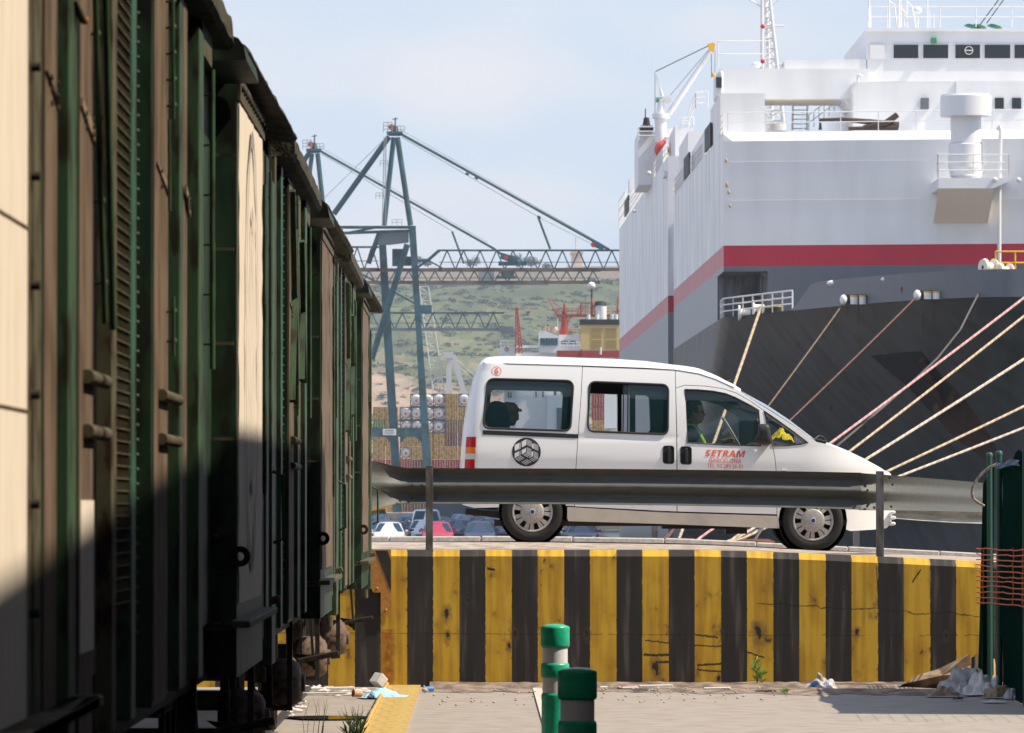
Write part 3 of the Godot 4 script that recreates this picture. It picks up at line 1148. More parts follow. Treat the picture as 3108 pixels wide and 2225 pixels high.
	for h in heap:
		b = Mb.new()
		o = gp(h[0], h[1])
		crumple(b, o, h[2], h[3], h[4], h[5], 18, 12)
		solo(h[7], b, M[h[6]], h[8], h[9], "", o)


func leaf_blade(b: Mb, root: Vector3, tip: Vector3, w: float) -> void:
	var l := tip - root
	var s := l.cross(Vector3(0.3, 0.2, 1)).normalized() * w
	var m := root + l * 0.45 + Vector3(0, 0.01, 0)
	b.tri(root, m + s, m - s)
	b.tri(m + s, tip, m - s)


func make_weeds() -> void:
	var o := gp(2300, 2087)
	var t := thing("weed", "leafy green weed growing at the foot of the striped wall", "weed", o)
	var st := Mb.new()
	st.tube([o, o + Vector3(-0.01, 0.12, 0), o + Vector3(-0.03, 0.26, 0.01)], [0.006, 0.005, 0.003], 5)
	st.tube([o, o + Vector3(0.03, 0.06, 0), o + Vector3(0.05, 0.15, 0.01)], [0.004, 0.004, 0.002], 5)
	part(t, "stem", st, M.stem)
	var lf := Mb.new()
	for i in 34:
		var k: float = i / 33.0
		var p := o + Vector3(-0.03 * k, 0.03 + 0.22 * k, 0) if i % 3 else o + Vector3(0.03 + 0.02 * k, 0.03 + 0.12 * k, 0)
		var a: float = i * 2.4
		leaf_blade(lf, p, p + Vector3(cos(a) * 0.06, 0.035 + rnd(-0.02, 0.03), sin(a) * 0.05), 0.012)
	part(t, "leaves", lf, M.leaf).set_meta("kind", "stuff")
	o = gp(2382, 2107)
	lf = Mb.new()
	for i in 40:
		var p := o + Vector3(rnd(-0.03, 0.03), 0, rnd(-0.05, 0.05))
		leaf_blade(lf, p, p + Vector3(rnd(-0.05, 0.05), rnd(0.02, 0.05), rnd(-0.04, 0.04)), 0.006)
	solo("grass_tuft", lf, M.leaf, "small green grass tuft on the dust in front of the wall", "grass", "", o)
	# dark grass close by, seen against the yellow line
	var base := Vector3(atx(1075, 41.0), 0.0, -41.0)
	lf = Mb.new()
	for i in 64:
		var a := rng.randf() * TAU
		var p := base + Vector3(rnd(-0.05, 0.05), 0, rnd(-0.06, 0.06))
		var h: float = rnd(0.12, 0.30)
		var lean := Vector3(cos(a) * rnd(0.02, 0.12), h, sin(a) * 0.08)
		var mid := p + lean * Vector3(0.4, 0.6, 0.4)
		lf.tube([p, mid, p + lean], [0.003, 0.0035, 0.0008], 4)
		if i % 2:
			leaf_blade(lf, mid, mid + Vector3(cos(a) * 0.05, 0.06, 0.02), 0.005)
	solo("grass_clump", lf, M.leaf_dark, "dark green grass clump standing beside the yellow line", "grass", "", base)
	base = Vector3(atx(952, 42.0), 0.0, -42.0)
	lf = Mb.new()
	for i in 9:
		var p := base + Vector3(rnd(-0.08, 0.08), 0, rnd(-0.06, 0.06))
		lf.tube([p, p + Vector3(rnd(-0.02, 0.02), 0.14, 0), p + Vector3(rnd(-0.05, 0.05), rnd(0.2, 0.34), 0)], [0.002, 0.002, 0.0008], 4)
	solo("grass_stalks", lf, M.leaf_dark, "thin dry grass stalks standing next to the wagon wheel", "grass", "", base)


# ---------------------------------------------------------------- the freight wagons
func px_d(px: float, x := -1.05) -> float:
	return absf(x) * F / (1460.0 - px)


func make_train() -> void:
	mat("wagon_green", Color(0.009, 0.045, 0.02), 0.6, 0.0, "rusty", Vector3(0.9, 0.3, 0.9), "dent_n", 0.15)
	mat("wagon_green_light", Color(0.04, 0.10, 0.05), 0.6, 0.0, "rusty", Vector3(1.1, 0.4, 1.1))
	mat("wagon_teal", Color(0.03, 0.11, 0.075), 0.55, 0.0, "rusty", Vector3(0.7, 0.3, 0.7))
	mat("wagon_olive", Color(0.10, 0.095, 0.055), 0.75, 0.0, "rusty", Vector3(1.5, 0.6, 1.5))
	mat("wagon_tan", Color(0.15, 0.105, 0.07), 0.85, 0.0, "dirt", Vector3(1.0, 0.4, 1.0))
	mat("wagon_cream", Color(0.80, 0.71, 0.61), 0.75, 0.0, "faint", Vector3(1.2, 0.35, 1.2))
	mat("gusset_tan", Color(0.23, 0.165, 0.115), 0.85)
	mat("wagon_print", Color(0.3, 0.27, 0.28), 0.8)
	mat("wagon_under", Color(0.025, 0.022, 0.019), 0.9, 0.0, "rusty", Vector3.ONE * 1.5)
	mat("axle_box", Color(0.17, 0.13, 0.11), 0.85, 0.0, "rusty", Vector3.ONE * 2.0)
	mat("roof_sheet", Color(0.062, 0.064, 0.046), 0.9, 0.0, "rusty", Vector3(1.0, 1.0, 0.6), "rough_n", 0.4)
	mat("rust_red", Color(0.32, 0.09, 0.03), 0.9)
	var w1 := wagon("green freight wagon second from the camera, with a cream panel near its far end", 15.4)
	var labels := ["green freight wagon third from the camera, with braced doors", "green freight wagon last in the row, ending just before the striped wall"]
	for k in 2:
		var c := copy_of(w1, "freight_wagon", labels[k], Vector3(0, 0, -12.4 * (k + 1)), "freight wagons standing in a row")
		origins[c] = c.position
		# the doors of these two have diagonal braces
		var o: float = 12.4 * (k + 1)
		c.get_node("cream_panel").material_override = M.wagon_tan
		for q in ["faded_ring", "faded_mark"]:
			c.get_node("cream_panel/" + q).free()
		for q in [[17.66, 18.36, 3.5, 2.35], [18.36, 17.66, 3.5, 2.35], [19.25, 19.68, 3.3, 2.5], [19.68, 19.25, 3.3, 2.5]]:
			var b := Mb.new()
			b.beam(Vector3(-1.028, q[2], -(q[0] + o)), Vector3(-1.028, q[3], -(q[1] + o)), 0.03, 0.03, Vector3.RIGHT)
			part(c, "brace", b, M.wagon_green_light)
	walkway_mesh(w1, 1.14, 3.57)
	wagon_near()


func strip(t: Node, called: String, p0: float, p1: float, pin: float, y0: float, y1: float, m: Material, cover: Material = null, x := -1.05) -> Array:
	# an upright whose outward face fills p0..p1 of the photograph and whose near side fills pin..p0
	var d0 := px_d(p0, x)
	var d1 := px_d(p1, x)
	var xin: float = minf(-(1460.0 - pin) * d0 / F, x - 0.02)
	var b := Mb.new()
	b.span(xin - 0.03, x, y0, y1, d0, d1, 0.004)
	part(t, called, b, m)
	if cover:
		b = Mb.new()
		b.span(x + 0.0005, x + 0.005, y0 + 0.02, y1 - 0.02, d0 + 0.012, d1 - 0.004)
		part(t, "side_panel", b, cover)
	return [d0, d1]


func gusset(t: Node, p0: float, p1: float, y0: float, y1: float, x := -1.05) -> void:
	var d0 := px_d(p0, x)
	var d1 := px_d(p1, x)
	var b := Mb.new()
	var ya := aty(y0, d0)
	var yb := aty(y1, d1)
	var pl := PackedVector2Array([Vector2(-d0, ya), Vector2(-d1, ya - 0.05), Vector2(-d1, yb), Vector2(-d0, yb + 0.07)])
	# the outline lies in the side of the wagon; local x runs along the train
	b.prism(pl, Transform3D(Basis(Vector3.BACK, Vector3.UP, Vector3.LEFT), Vector3.ZERO), -(x + 0.004), -(x + 0.012))
	var g := part(t, "gusset", b, M.gusset_tan)
	for i in 3:
		for k in 2:
			b = Mb.new()
			b.cyl(Vector3(x + 0.011, lerpf(yb + 0.06, ya - 0.07, i / 2.0), -lerpf(d0, d1, 0.25 + 0.5 * k)), Vector3(x + 0.017, lerpf(yb + 0.06, ya - 0.07, i / 2.0), -lerpf(d0, d1, 0.25 + 0.5 * k)), 0.008, -1, 8)
			part(g, "bolt", b, M.wagon_under)


func hinge(t: Node, p0: float, y: float, length: float, x := -1.05) -> void:
	var d0 := px_d(p0, x)
	var b := Mb.new()
	b.tube([Vector3(x + 0.016, aty(y, d0), -d0), Vector3(x + 0.016, aty(y, d0), -(d0 + length)), Vector3(x + 0.016, aty(y, d0), -(d0 + length + 0.03))], [0.019, 0.019, 0.009], 10)
	part(t, "hinge", b, M.wagon_olive)


func rod(t: Node, px0: float, y0: float, px1: float, y1: float, x := -1.0, r := 0.008, brackets := 4) -> void:
	var d0 := px_d(px0, x)
	var d1 := px_d(px1, x)
	var a := Vector3(x, aty(y0, d0), -d0)
	var e := Vector3(x, aty(y1, d1), -d1)
	var b := Mb.new()
	b.cyl(a, e, r, -1, 8)
	for i in brackets:
		var p := a.lerp(e, (i + 0.5) / brackets)
		b.cyl(p, p + Vector3(-0.04, 0.0, -0.06), 0.005, -1, 6)
		b.ball(p + Vector3(0.0, 0, -0.01), Vector3.ONE * 0.012, Basis.IDENTITY, 7, 5)
	part(t, "rod", b, M.wagon_green_light)


func eave(t: Node, d0: float, d1: float, y0: float, y1: float, x0: float, x1: float, thick := 0.07) -> void:
	# the edge of the roof, its sheet bent and uneven
	var n := noise(91 + int(d0), 1.5, 3)
	var rows := [[], [], [], [], []]
	var m := 24
	for i in m + 1:
		var k: float = i / float(m)
		var d := lerpf(d0, d1, k)
		var x := lerpf(x0, x1, k) + n.get_noise_1d(d * 2.0) * 0.008
		var y := lerpf(y0, y1, k) + n.get_noise_1d(d * 2.0 + 50) * 0.010
		rows[0].append(Vector3(x - 0.55, y + 0.02, -d))
		rows[1].append(Vector3(x - 0.02, y - 0.02, -d))
		rows[2].append(Vector3(x, y, -d))
		rows[3].append(Vector3(x - 0.006, y + thick, -d))
		rows[4].append(Vector3(x - 0.5, y + 0.33, -d))
	var b := Mb.new()
	for i in 4:
		b.grid([rows[i], rows[i + 1]])
	for e in [0, m]:
		b.face([rows[0][e], rows[1][e], rows[2][e], rows[3][e], rows[4][e]])
	part(t, "roof_edge", b, M.roof_sheet)


func wheel_set(t: Node, d: float) -> void:
	for x in [-1.667, -3.333]:
		var b := Mb.new()
		b.lathe([Vector2(0, -0.06), Vector2(0.36, -0.05), Vector2(0.42, -0.065), Vector2(0.47, -0.065), Vector2(0.445, 0.06), Vector2(0.40, 0.06), Vector2(0.36, 0.03), Vector2(0.12, 0.05), Vector2(0, 0.09)], 28, Transform3D(Basis(Vector3.BACK, -PI / 2), Vector3(x, 0.47, -d)))
		part(t, "wheel", b, M.wagon_under)
	var b := Mb.new()
	b.cyl(Vector3(-3.7, 0.47, -d), Vector3(-1.3, 0.47, -d), 0.07, -1, 10)
	part(t, "axle", b, M.wagon_under)
	b = Mb.new()   # bell-shaped axle box with a cap on its face
	var xf := Transform3D(Basis(Vector3.BACK, -PI / 2), Vector3(-1.47, 0.59, -d))
	b.lathe([Vector2(0.11, 0.0), Vector2(0.155, 0.03), Vector2(0.165, 0.1), Vector2(0.158, 0.2), Vector2(0.135, 0.245), Vector2(0.1, 0.262), Vector2(0.0, 0.266)], 22, xf, true)
	var ax := part(t, "axle_box", b, M.axle_box)
	b = Mb.new()
	b.lathe([Vector2(0.062, 0.255), Vector2(0.06, 0.285), Vector2(0.05, 0.29), Vector2(0, 0.29)], 12, xf)
	part(ax, "axle_cap", b, M.axle_box)
	b = Mb.new()
	for i in 5:   # leaf spring above the box
		b.span(-1.50, -1.40, 0.86 + i * 0.02, 0.876 + i * 0.02, d - 0.7 + i * 0.12, d + 0.7 - i * 0.12)
	part(t, "leaf_spring", b, M.wagon_under)
	for s in [-1.0, 1.0]:
		b = Mb.new()
		b.span(-1.43, -1.40, 0.42, 1.1, d + s * 0.2 - 0.03, d + s * 0.2 + 0.03)
		b.beam(Vector3(-1.40, 1.1, -(d + s * 0.62)), Vector3(-1.40, 0.45, -(d + s * 0.24)), 0.02, 0.05)
		part(t, "axle_guard", b, M.wagon_under)
	b = Mb.new()
	b.beam(Vector3(-1.31, 1.1, -(d + 0.06)), Vector3(-1.28, 0.72, -(d + 0.06)), 0.05, 0.035, Vector3.UP, 0.008)
	b.ball(Vector3(-1.28, 0.72, -(d + 0.06)), Vector3.ONE * 0.04, Basis.IDENTITY, 8, 6)
	part(t, "spring_shackle", b, M.axle_box)
	b = Mb.new()
	b.beam(Vector3(-1.27, 1.25, -(d - 0.45)), Vector3(-1.27, 0.42, -(d - 0.45)), 0.035, 0.035)
	part(t, "brake_hanger", b, M.wagon_under)


func wagon_core(t: Node, n: float) -> void:
	var b := Mb.new()
	b.span(-3.84, -1.16, 1.28, 3.62, n + 0.35, n + 12.05)
	part(t, "body", b, M.wagon_green)
	b = Mb.new()   # curved roof of ribbed sheet
	var rows := []
	for i in 70:
		var d: float = n + 0.3 + i * 11.8 / 69.0
		var row := []
		for k in 13:
			var a: float = k / 12.0 * 2.0 - 1.0
			row.append(Vector3(-2.5 + a * 1.36, 3.68 + 0.45 * (1.0 - a * a) + (0.02 if i % 4 < 2 else 0.0), -d))
		rows.append(row)
	b.grid(rows, Vector3.UP)
	part(t, "roof", b, M.roof_sheet)
	b = Mb.new()
	for x in [-1.32, -3.68]:
		b.span(x - 0.05, x + 0.05, 0.98, 1.28, n + 0.5, n + 11.9)
	for s in [0.5, 11.8]:
		b.span(-3.7, -1.3, 0.95, 1.3, n + s, n + s + 0.12)
	b.span(-3.3, -1.7, 1.15, 1.27, n + 0.6, n + 11.7)
	part(t, "underframe", b, M.wagon_under)
	for s in [0.0, 12.4]:
		for x in [-1.62, -3.38]:
			b = Mb.new()
			var dir := -1.0 if s == 0.0 else 1.0
			b.lathe([Vector2(0.09, -0.5), Vector2(0.09, -0.15), Vector2(0.07, -0.14), Vector2(0.07, -0.05), Vector2(0.2, -0.05), Vector2(0.2, -0.02), Vector2(0.1, 0.0), Vector2(0.0, 0.0)], 16, Transform3D(Basis(Vector3.RIGHT, -PI / 2 * dir), Vector3(x, 1.05, -(n + s))))
			part(t, "buffer", b, M.wagon_under)
	b = Mb.new()   # foot plank along the side
	b.span(-1.06, -0.98, 1.265, 1.295, n + 8.0, n + 11.2, 0.004)
	b.span(-1.3, -1.05, 1.25, 1.262, n + 8.2, n + 8.26)
	b.span(-1.3, -1.05, 1.25, 1.262, n + 10.9, n + 10.96)
	part(t, "foot_plank", b, M.wagon_olive)


func wagon(label: String, n: float) -> Node3D:
	var t := thing("freight_wagon", label, "freight wagon", Vector3(-2.5, 0, -(n + 6.2)), "freight wagons standing in a row")
	wagon_core(t, n)
	for d in [n + 3.1, n + 9.3]:
		wheel_set(t, d)
	var lo := 1.14
	var hi := 3.57
	strip(t, "corner_post", 342, 354, 322, lo, hi, M.wagon_olive)
	strip(t, "edge_strip", 400, 413, 399, lo, hi, M.wagon_teal)
	var b := Mb.new()
	for k in 48:
		b.ball(Vector3(-1.05, 1.4 + k * 0.045, -px_d(416)), Vector3.ONE * 0.007, Basis.IDENTITY, 6, 4)
	part(t, "rivets", b, M.wagon_teal).set_meta("kind", "stuff")
	strip(t, "door_post", 462, 505, 425, lo, hi, M.wagon_green, M.wagon_tan)
	gusset(t, 468, 506, 490, 600)
	for y in [1198, 1332]:
		hinge(t, 476, y, 1.0)
	rod(t, 522, -40, 526, 358, -1.02, 0.006, 5)
	rod(t, 512, 362, 514, 640, -1.03, 0.006, 0)
	rod(t, 526, 900, 527, 1080, -1.02, 0.006, 2)
	strip(t, "door_post", 546, 555, 520, lo, hi, M.wagon_green_light)
	strip(t, "door_edge", 556, 567, 552, lo, hi, M.wagon_tan)
	gusset(t, 556, 568, 560, 660)
	strip(t, "side_post", 604, 617, 568, lo, hi, M.wagon_green_light)
	# header plate over the last gap
	b = Mb.new()
	b.span(-1.1, -1.055, 3.50, 3.62, px_d(617), px_d(646))
	part(t, "header_plate", b, M.wagon_olive)
	rod(t, 643, 210, 645, 1120, -1.06, 0.011, 6)
	# the cream panel on its green end frame, a ladder in front of it
	var e := strip(t, "end_frame", 719, 797, 648, lo - 0.1, 3.64, M.wagon_green)
	b = Mb.new()
	var cr := []
	var cn := noise(15, 1.2, 3)
	for r in 21:
		var row := []
		for k in 21:
			row.append(Vector3(-1.042 + cn.get_noise_2d(r * 0.6, k * 0.8) * 0.006, lerpf(1.36, 3.52, r / 20.0), -lerpf(e[0] + 0.02, e[1] - 0.25, k / 20.0)))
		cr.append(row)
	b.grid(cr, Vector3.RIGHT)
	b.span(-1.05, -1.047, 1.36, 3.52, e[0] + 0.02, e[1] - 0.25)
	var cp := part(t, "cream_panel", b, M.wagon_cream)
	# faded print on it: an upright oval ring with a pointed mark inside
	for q in [[0.93, 1.0, 0.66, "faded_ring"], [0.60, 0.66, 0.30, "faded_mark"]]:
		b = Mb.new()
		for k in 40:
			var a0: float = TAU * k / 40
			var a1: float = TAU * (k + 1) / 40
			var c := Vector3(-1.034, 2.48, -(e[0] + 1.22))
			b.quad(c + Vector3(0, cos(a0) * q[0], sin(a0) * q[0] * q[2] / 1.0), c + Vector3(0, cos(a0) * q[1] * 1.0, sin(a0) * q[1] * q[2]), c + Vector3(0, cos(a1) * q[1], sin(a1) * q[1] * q[2]), c + Vector3(0, cos(a1) * q[0], sin(a1) * q[0] * q[2]), Vector3.RIGHT)
		part(cp, q[3], b, M.wagon_print)
	b = Mb.new()
	b.span(-1.05, -1.036, 3.53, 3.635, e[0], e[1] - 0.1)
	var rb := part(t, "rivet_band", b, M.wagon_olive)
	for k in 12:
		b = Mb.new()
		b.ball(Vector3(-1.034, 3.585, -lerpf(e[0] + 0.12, e[1] - 0.25, k / 11.0)), Vector3.ONE * 0.016, Basis.IDENTITY, 7, 5)
		part(rb, "rivet", b, M.wagon_under)
	for y in [3.29, 2.885, 2.48, 2.07, 1.655, 1.28]:
		b = Mb.new()
		b.beam(Vector3(-1.155, y, -(e[0] - 0.035)), Vector3(-1.062, y, -(e[0] - 0.035)), 0.022, 0.014)
		part(t, "rung", b, M.wagon_olive)
	b = Mb.new()   # tow lug, a plate with an eye
	b.lathe([Vector2(0.018, -0.008), Vector2(0.045, -0.008), Vector2(0.045, 0.008), Vector2(0.018, 0.008)], 16, Transform3D(Basis(Vector3.RIGHT, PI / 2), Vector3(-1.035, 1.565, -(e[0] - 0.02))))
	part(t, "tow_lug", b, M.wagon_under)
	strip(t, "rust_edge", 798, 801, 796, lo, 3.5, M.wagon_tan)
	strip(t, "end_post", 808, 816, 800, lo + 0.1, 3.5, M.wagon_green)
	strip(t, "end_post", 826, 837, 816, 0.98, 3.42, M.wagon_green_light)
	rod(t, 803, 560, 804, 1500, -1.04, 0.009, 9)
	rod(t, 820, 520, 822, 1150, -1.04, 0.007, 4)
	# hand rail and step at the far corner
	b = Mb.new()
	b.tube([Vector3(-1.02, 1.95, -(n + 11.6)), Vector3(-0.97, 1.93, -(n + 11.6)), Vector3(-0.97, 1.62, -(n + 11.7)), Vector3(-1.02, 1.6, -(n + 11.7))], 0.009, 7)
	part(t, "handrail", b, M.wagon_green_light)
	b = Mb.new()
	b.beam(Vector3(-1.25, 1.25, -(n + 11.9)), Vector3(-1.2, 0.6, -(n + 11.9)), 0.02, 0.02)
	b.beam(Vector3(-1.32, 0.66, -(n + 11.9)), Vector3(-1.02, 0.72, -(n + 11.9)), 0.05, 0.04, Vector3.UP, 0.008)
	b.prism(PackedVector2Array([Vector2(-1.36, 0.72), Vector2(-1.19, 0.70), Vector2(-1.19, 0.6)]), Transform3D(Basis.IDENTITY, Vector3(0, 0, -(n + 11.95))), 0, 0.03)
	part(t, "brake_step", b, M.wagon_under)
	b = Mb.new()
	b.beam(Vector3(-1.1, 1.29, -(n + 12.1)), Vector3(-1.0, 1.32, -(n + 12.1)), 0.06, 0.04, Vector3.UP, 0.006)
	b.beam(Vector3(-1.09, 1.3, -(n + 12.1)), Vector3(-1.1, 0.93, -(n + 12.1)), 0.018, 0.018)
	b.cyl(Vector3(-1.1, 0.98, -(n + 12.1)), Vector3(-1.1, 0.9, -(n + 12.1)), 0.03, -1, 8)
	part(t, "lamp_bracket", b, M.wagon_olive)
	# roof edges: a long stretch, a green end cap, then the loose flap
	eave(t, n + 0.8, n + 6.95, 3.615, 3.65, -0.965, -1.0, 0.09)
	b = Mb.new()
	b.prism(PackedVector2Array([Vector2(-1.3, 3.595), Vector2(-0.957, 3.6), Vector2(-0.968, 3.66), Vector2(-0.99, 3.69), Vector2(-1.03, 3.705), Vector2(-1.3, 3.71)]), Transform3D(Basis.IDENTITY, Vector3(0, 0, -(n + 8.3))), 0.0, 1.25)
	part(t, "end_cap", b, M.wagon_green)
	eave(t, n + 8.2, n + 12.36, 3.735, 3.63, -1.0, -0.925, 0.02)
	b = Mb.new()
	b.span(-1.2, -1.06, 3.4, 3.6, n + 12.0, n + 12.3)
	part(t, "corner_bracket", b, M.roof_sheet)
	return t


func walkway_mesh(t: Node, lo: float, hi: float) -> void:
	# walkway mesh set beside the corner
	var d0 := px_d(355)
	var d1 := px_d(399)
	var b := Mb.new()
	b.span(-1.11, -1.10, 1.45, hi, d0, d1)
	part(t, "mesh_backing", b, M.wagon_under)
	b = Mb.new()
	var i := 0
	while 1.5 + i * 0.0365 < hi:
		b.beam(Vector3(-1.055, 1.5 + i * 0.0365, -d0), Vector3(-1.055, 1.5 + i * 0.0365, -d1), 0.006, 0.004)
		i += 1
	for k in 14:
		b.beam(Vector3(-1.06, 1.47, -lerpf(d0, d1, (k + 0.5) / 14.0)), Vector3(-1.06, hi, -lerpf(d0, d1, (k + 0.5) / 14.0)), 0.004, 0.004)
	part(t, "walkway_mesh", b, M.wagon_olive).set_meta("kind", "stuff")


func wagon_near() -> void:
	var n := 3.0
	var t := thing("freight_wagon", "green freight wagon nearest the camera, its bolted posts and tan strips filling the left edge", "freight wagon", Vector3(-2.5, 0, -(n + 6.2)), "freight wagons standing in a row")
	wagon_core(t, n)
	for d in [n + 3.1, n + 9.3]:
		wheel_set(t, d)
	var lo := 1.14
	var hi := 3.57
	var b := Mb.new()
	b.span(-1.2, -1.05, lo, hi, 10.6, 12.65)
	part(t, "end_frame", b, M.wagon_green)
	b = Mb.new()
	b.span(-1.0495, -1.04, 1.3, hi, 10.62, 12.64)
	part(t, "cream_panel", b, M.wagon_cream)
	for y in [2.0, 2.42]:
		b = Mb.new()
		b.span(-1.0395, -1.037, y, y + 0.006, 11.8, 12.64)
		part(t, "panel_seam", b, M.wagon_tan)
	var s := strip(t, "bolted_post", 76, 96, 71, lo, hi, M.wagon_olive)
	for k in 9:
		b = Mb.new()
		b.cyl(Vector3(-1.05, 1.28 + k * 0.255, -(s[1] - 0.03)), Vector3(-1.028, 1.28 + k * 0.255, -(s[1] - 0.03)), 0.011, -1, 8)
		part(t, "bolt", b, M.wagon_under)
	strip(t, "door_edge", 105, 125, 97, lo, hi, M.wagon_olive)
	strip(t, "door_post", 127, 166, 125, lo, hi, M.wagon_green, M.wagon_tan)
	gusset(t, 129, 167, 215, 335)
	strip(t, "side_post", 210, 231, 167, lo, hi, M.wagon_green_light)
	strip(t, "door_post", 234, 277, 231, lo, hi, M.wagon_green, M.wagon_tan)
	b = Mb.new()
	b.span(-1.0445, -1.041, 1.4, 1.80, px_d(236), px_d(276))
	part(t, "repainted_patch", b, M.wagon_cream)
	gusset(t, 236, 277, 296, 440)
	for y in [1142, 1308]:
		hinge(t, 246, y, 0.75)
	rod(t, 286, -30, 318, 980, -1.03, 0.008, 4)
	rod(t, 318, -30, 343, 1000, -1.045, 0.010, 0)
	b = Mb.new()
	b.tube([at(222, -5, 14.2), at(240, 40, 14.25), at(252, 60, 14.3)], 0.012, 7)
	part(t, "door_lever", b, M.wagon_olive)
	b = Mb.new()
	b.ball(at(256, 61, 14.3), Vector3.ONE * 0.012, Basis.IDENTITY, 8, 6)
	part(t, "lever_knob", b, M.rust_red)
	b = Mb.new()
	b.span(-1.06, -0.98, 1.265, 1.295, 12.1, 14.35, 0.004)
	part(t, "step", b, M.wagon_olive)


# ---------------------------------------------------------------- the white van
const VD := 55.8
const VW := 1.80
const V_GUTTER := [[1448, 1118], [1453, 1108], [1466, 1102.5], [1540, 1103.5], [1768, 1110], [1960, 1117], [2052, 1122.5], [2122, 1134], [2174, 1151], [2229, 1176.5], [2246, 1185], [2279, 1210], [2340, 1248], [2415, 1296], [2466, 1333], [2480, 1343], [2517, 1350], [2576, 1374], [2628, 1399], [2683, 1429], [2700, 1441]]
const V_ROOF := [[1456, 1098], [1463, 1088], [1476, 1080], [1500, 1076.5], [1540, 1075], [1640, 1076], [1876, 1084], [1960, 1090], [2040, 1101], [2085, 1106], [2122, 1112], [2174, 1133], [2229, 1162], [2256, 1180]]
const V_REAR := [[1448, 1118], [1440, 1140], [1428, 1185], [1416, 1242], [1408, 1300], [1404, 1340], [1401, 1400], [1398, 1450], [1397, 1500], [1402, 1528]]


func poly_y(pts: Array, px: float) -> float:
	for i in pts.size() - 1:
		if px <= pts[i + 1][0]:
			var k: float = (px - pts[i][0]) / (pts[i + 1][0] - pts[i][0])
			return lerpf(pts[i][1], pts[i + 1][1], maxf(k, 0.0))
	return pts[-1][1]


func rear_x(py: float) -> float:
	for i in V_REAR.size() - 1:
		if py <= V_REAR[i + 1][1]:
			return lerpf(V_REAR[i][0], V_REAR[i + 1][0], clampf((py - V_REAR[i][1]) / (V_REAR[i + 1][1] - V_REAR[i][1]), 0, 1))
	return V_REAR[-1][0]


func inset(px: float, py: float) -> float:
	var q: float = py - (1345.0 + 0.03 * (px - 1900.0))
	var r := 0.0
	if q < 0.0:
		r += 0.035 * (-q / 240.0) + 0.10 * pow(-q / 240.0, 1.9)
	elif q < 50.0:
		r -= 0.012 * sin(q / 50.0 * PI / 2)
	else:
		r += -0.012 + 0.055 * (q - 50.0) / 180.0
	# a soft rib under the windows
	var e: float = absf(q + 15.0)
	if e < 12.0 and px < 2060.0 and px > 1750.0:
		r += 0.007 * (1.0 - e / 12.0)
	if px > 2440.0:
		r += 0.40 * pow((px - 2440.0) / 266.0, 2.3)
	var t: float = clampf((rear_x(py) + 52.0 - px) / 52.0, 0, 1)
	r += 0.13 * (1.0 - sqrt(1.0 - t * t * 0.97))
	return r


func vp(px: float, py: float, ins := 0.0) -> Vector3:
	return at(px, py, VD) + Vector3(0, 0, -ins)


func side_normal(px: float, py: float) -> Vector3:
	var a := vp(px + 2, py, inset(px + 2, py)) - vp(px - 2, py, inset(px - 2, py))
	var b := vp(px, py + 2, inset(px, py + 2)) - vp(px, py - 2, inset(px, py - 2))
	var n := b.cross(a).normalized()
	return n if n.z > 0 else -n


func side_panel(b: Mb, outline: PackedVector2Array, holes: Array, proud := 0.0, cell := 14.0, far := false) -> void:
	# the piece of the bulging side inside that outline, less the holes, in pixels of the photograph
	var r := Rect2(outline[0], Vector2.ZERO)
	for p in outline:
		r = r.expand(p)
	var boxes := []
	for h in holes:
		var q := Rect2(h[0], Vector2.ZERO)
		for p in h:
			q = q.expand(p)
		boxes.append(q)
	var nx := int(ceil(r.size.x / cell))
	var ny := int(ceil(r.size.y / cell))
	for i in nx:
		for k in ny:
			var o := r.position + Vector2(i, k) * cell
			var c := PackedVector2Array([o, o + Vector2(cell, 0), o + Vector2(cell, cell), o + Vector2(0, cell)])
			var got := Geometry2D.intersect_polygons(c, outline)
			for h in holes.size():
				if boxes[h].intersects(Rect2(o, Vector2(cell, cell))):
					var next: Array[PackedVector2Array] = []
					for g in got:
						next.append_array(Geometry2D.clip_polygons(g, holes[h]))
					got = next
			for g in got:
				var idx := Geometry2D.triangulate_polygon(g)
				for e in range(0, idx.size(), 3):
					var v := []
					var n := []
					for j in 3:
						var p := g[idx[e + j]]
						var ins := inset(p.x, p.y) - proud
						var nn := side_normal(p.x, p.y)
						if far:
							v.append(vp(p.x, p.y, VW - ins))
							n.append(Vector3(nn.x, nn.y, -nn.z))
						else:
							v.append(vp(p.x, p.y, ins))
							n.append(nn)
					b.tri_n(v[0], v[1], v[2], n[0], n[1], n[2])


func pv(a: Array) -> PackedVector2Array:
	var r := PackedVector2Array()
	for p in a:
		r.append(Vector2(p[0], p[1]))
	return r


func rounded(corners: Array, radius: float, seg := 5) -> PackedVector2Array:
	var r := PackedVector2Array()
	var n := corners.size()
	for i in n:
		var p := Vector2(corners[i][0], corners[i][1])
		var a := (Vector2(corners[(i + n - 1) % n][0], corners[(i + n - 1) % n][1]) - p).normalized()
		var b := (Vector2(corners[(i + 1) % n][0], corners[(i + 1) % n][1]) - p).normalized()
		for k in seg + 1:
			var t: float = k / float(seg)
			var u := p + a * radius
			var w := p + b * radius
			r.append(u.lerp(p, t).lerp(p.lerp(w, t), t))
	return r


func outline_tube(b: Mb, o: PackedVector2Array, radius: float, proud := 0.0) -> void:
	var pts := []
	for p in o:
		if pts.is_empty() or vp(p.x, p.y, inset(p.x, p.y) - proud).distance_to(pts[-1]) > 0.004:
			pts.append(vp(p.x, p.y, inset(p.x, p.y) - proud))
	pts.append(pts[0])
	pts.append(pts[1])
	b.tube(pts, radius, 6, false)


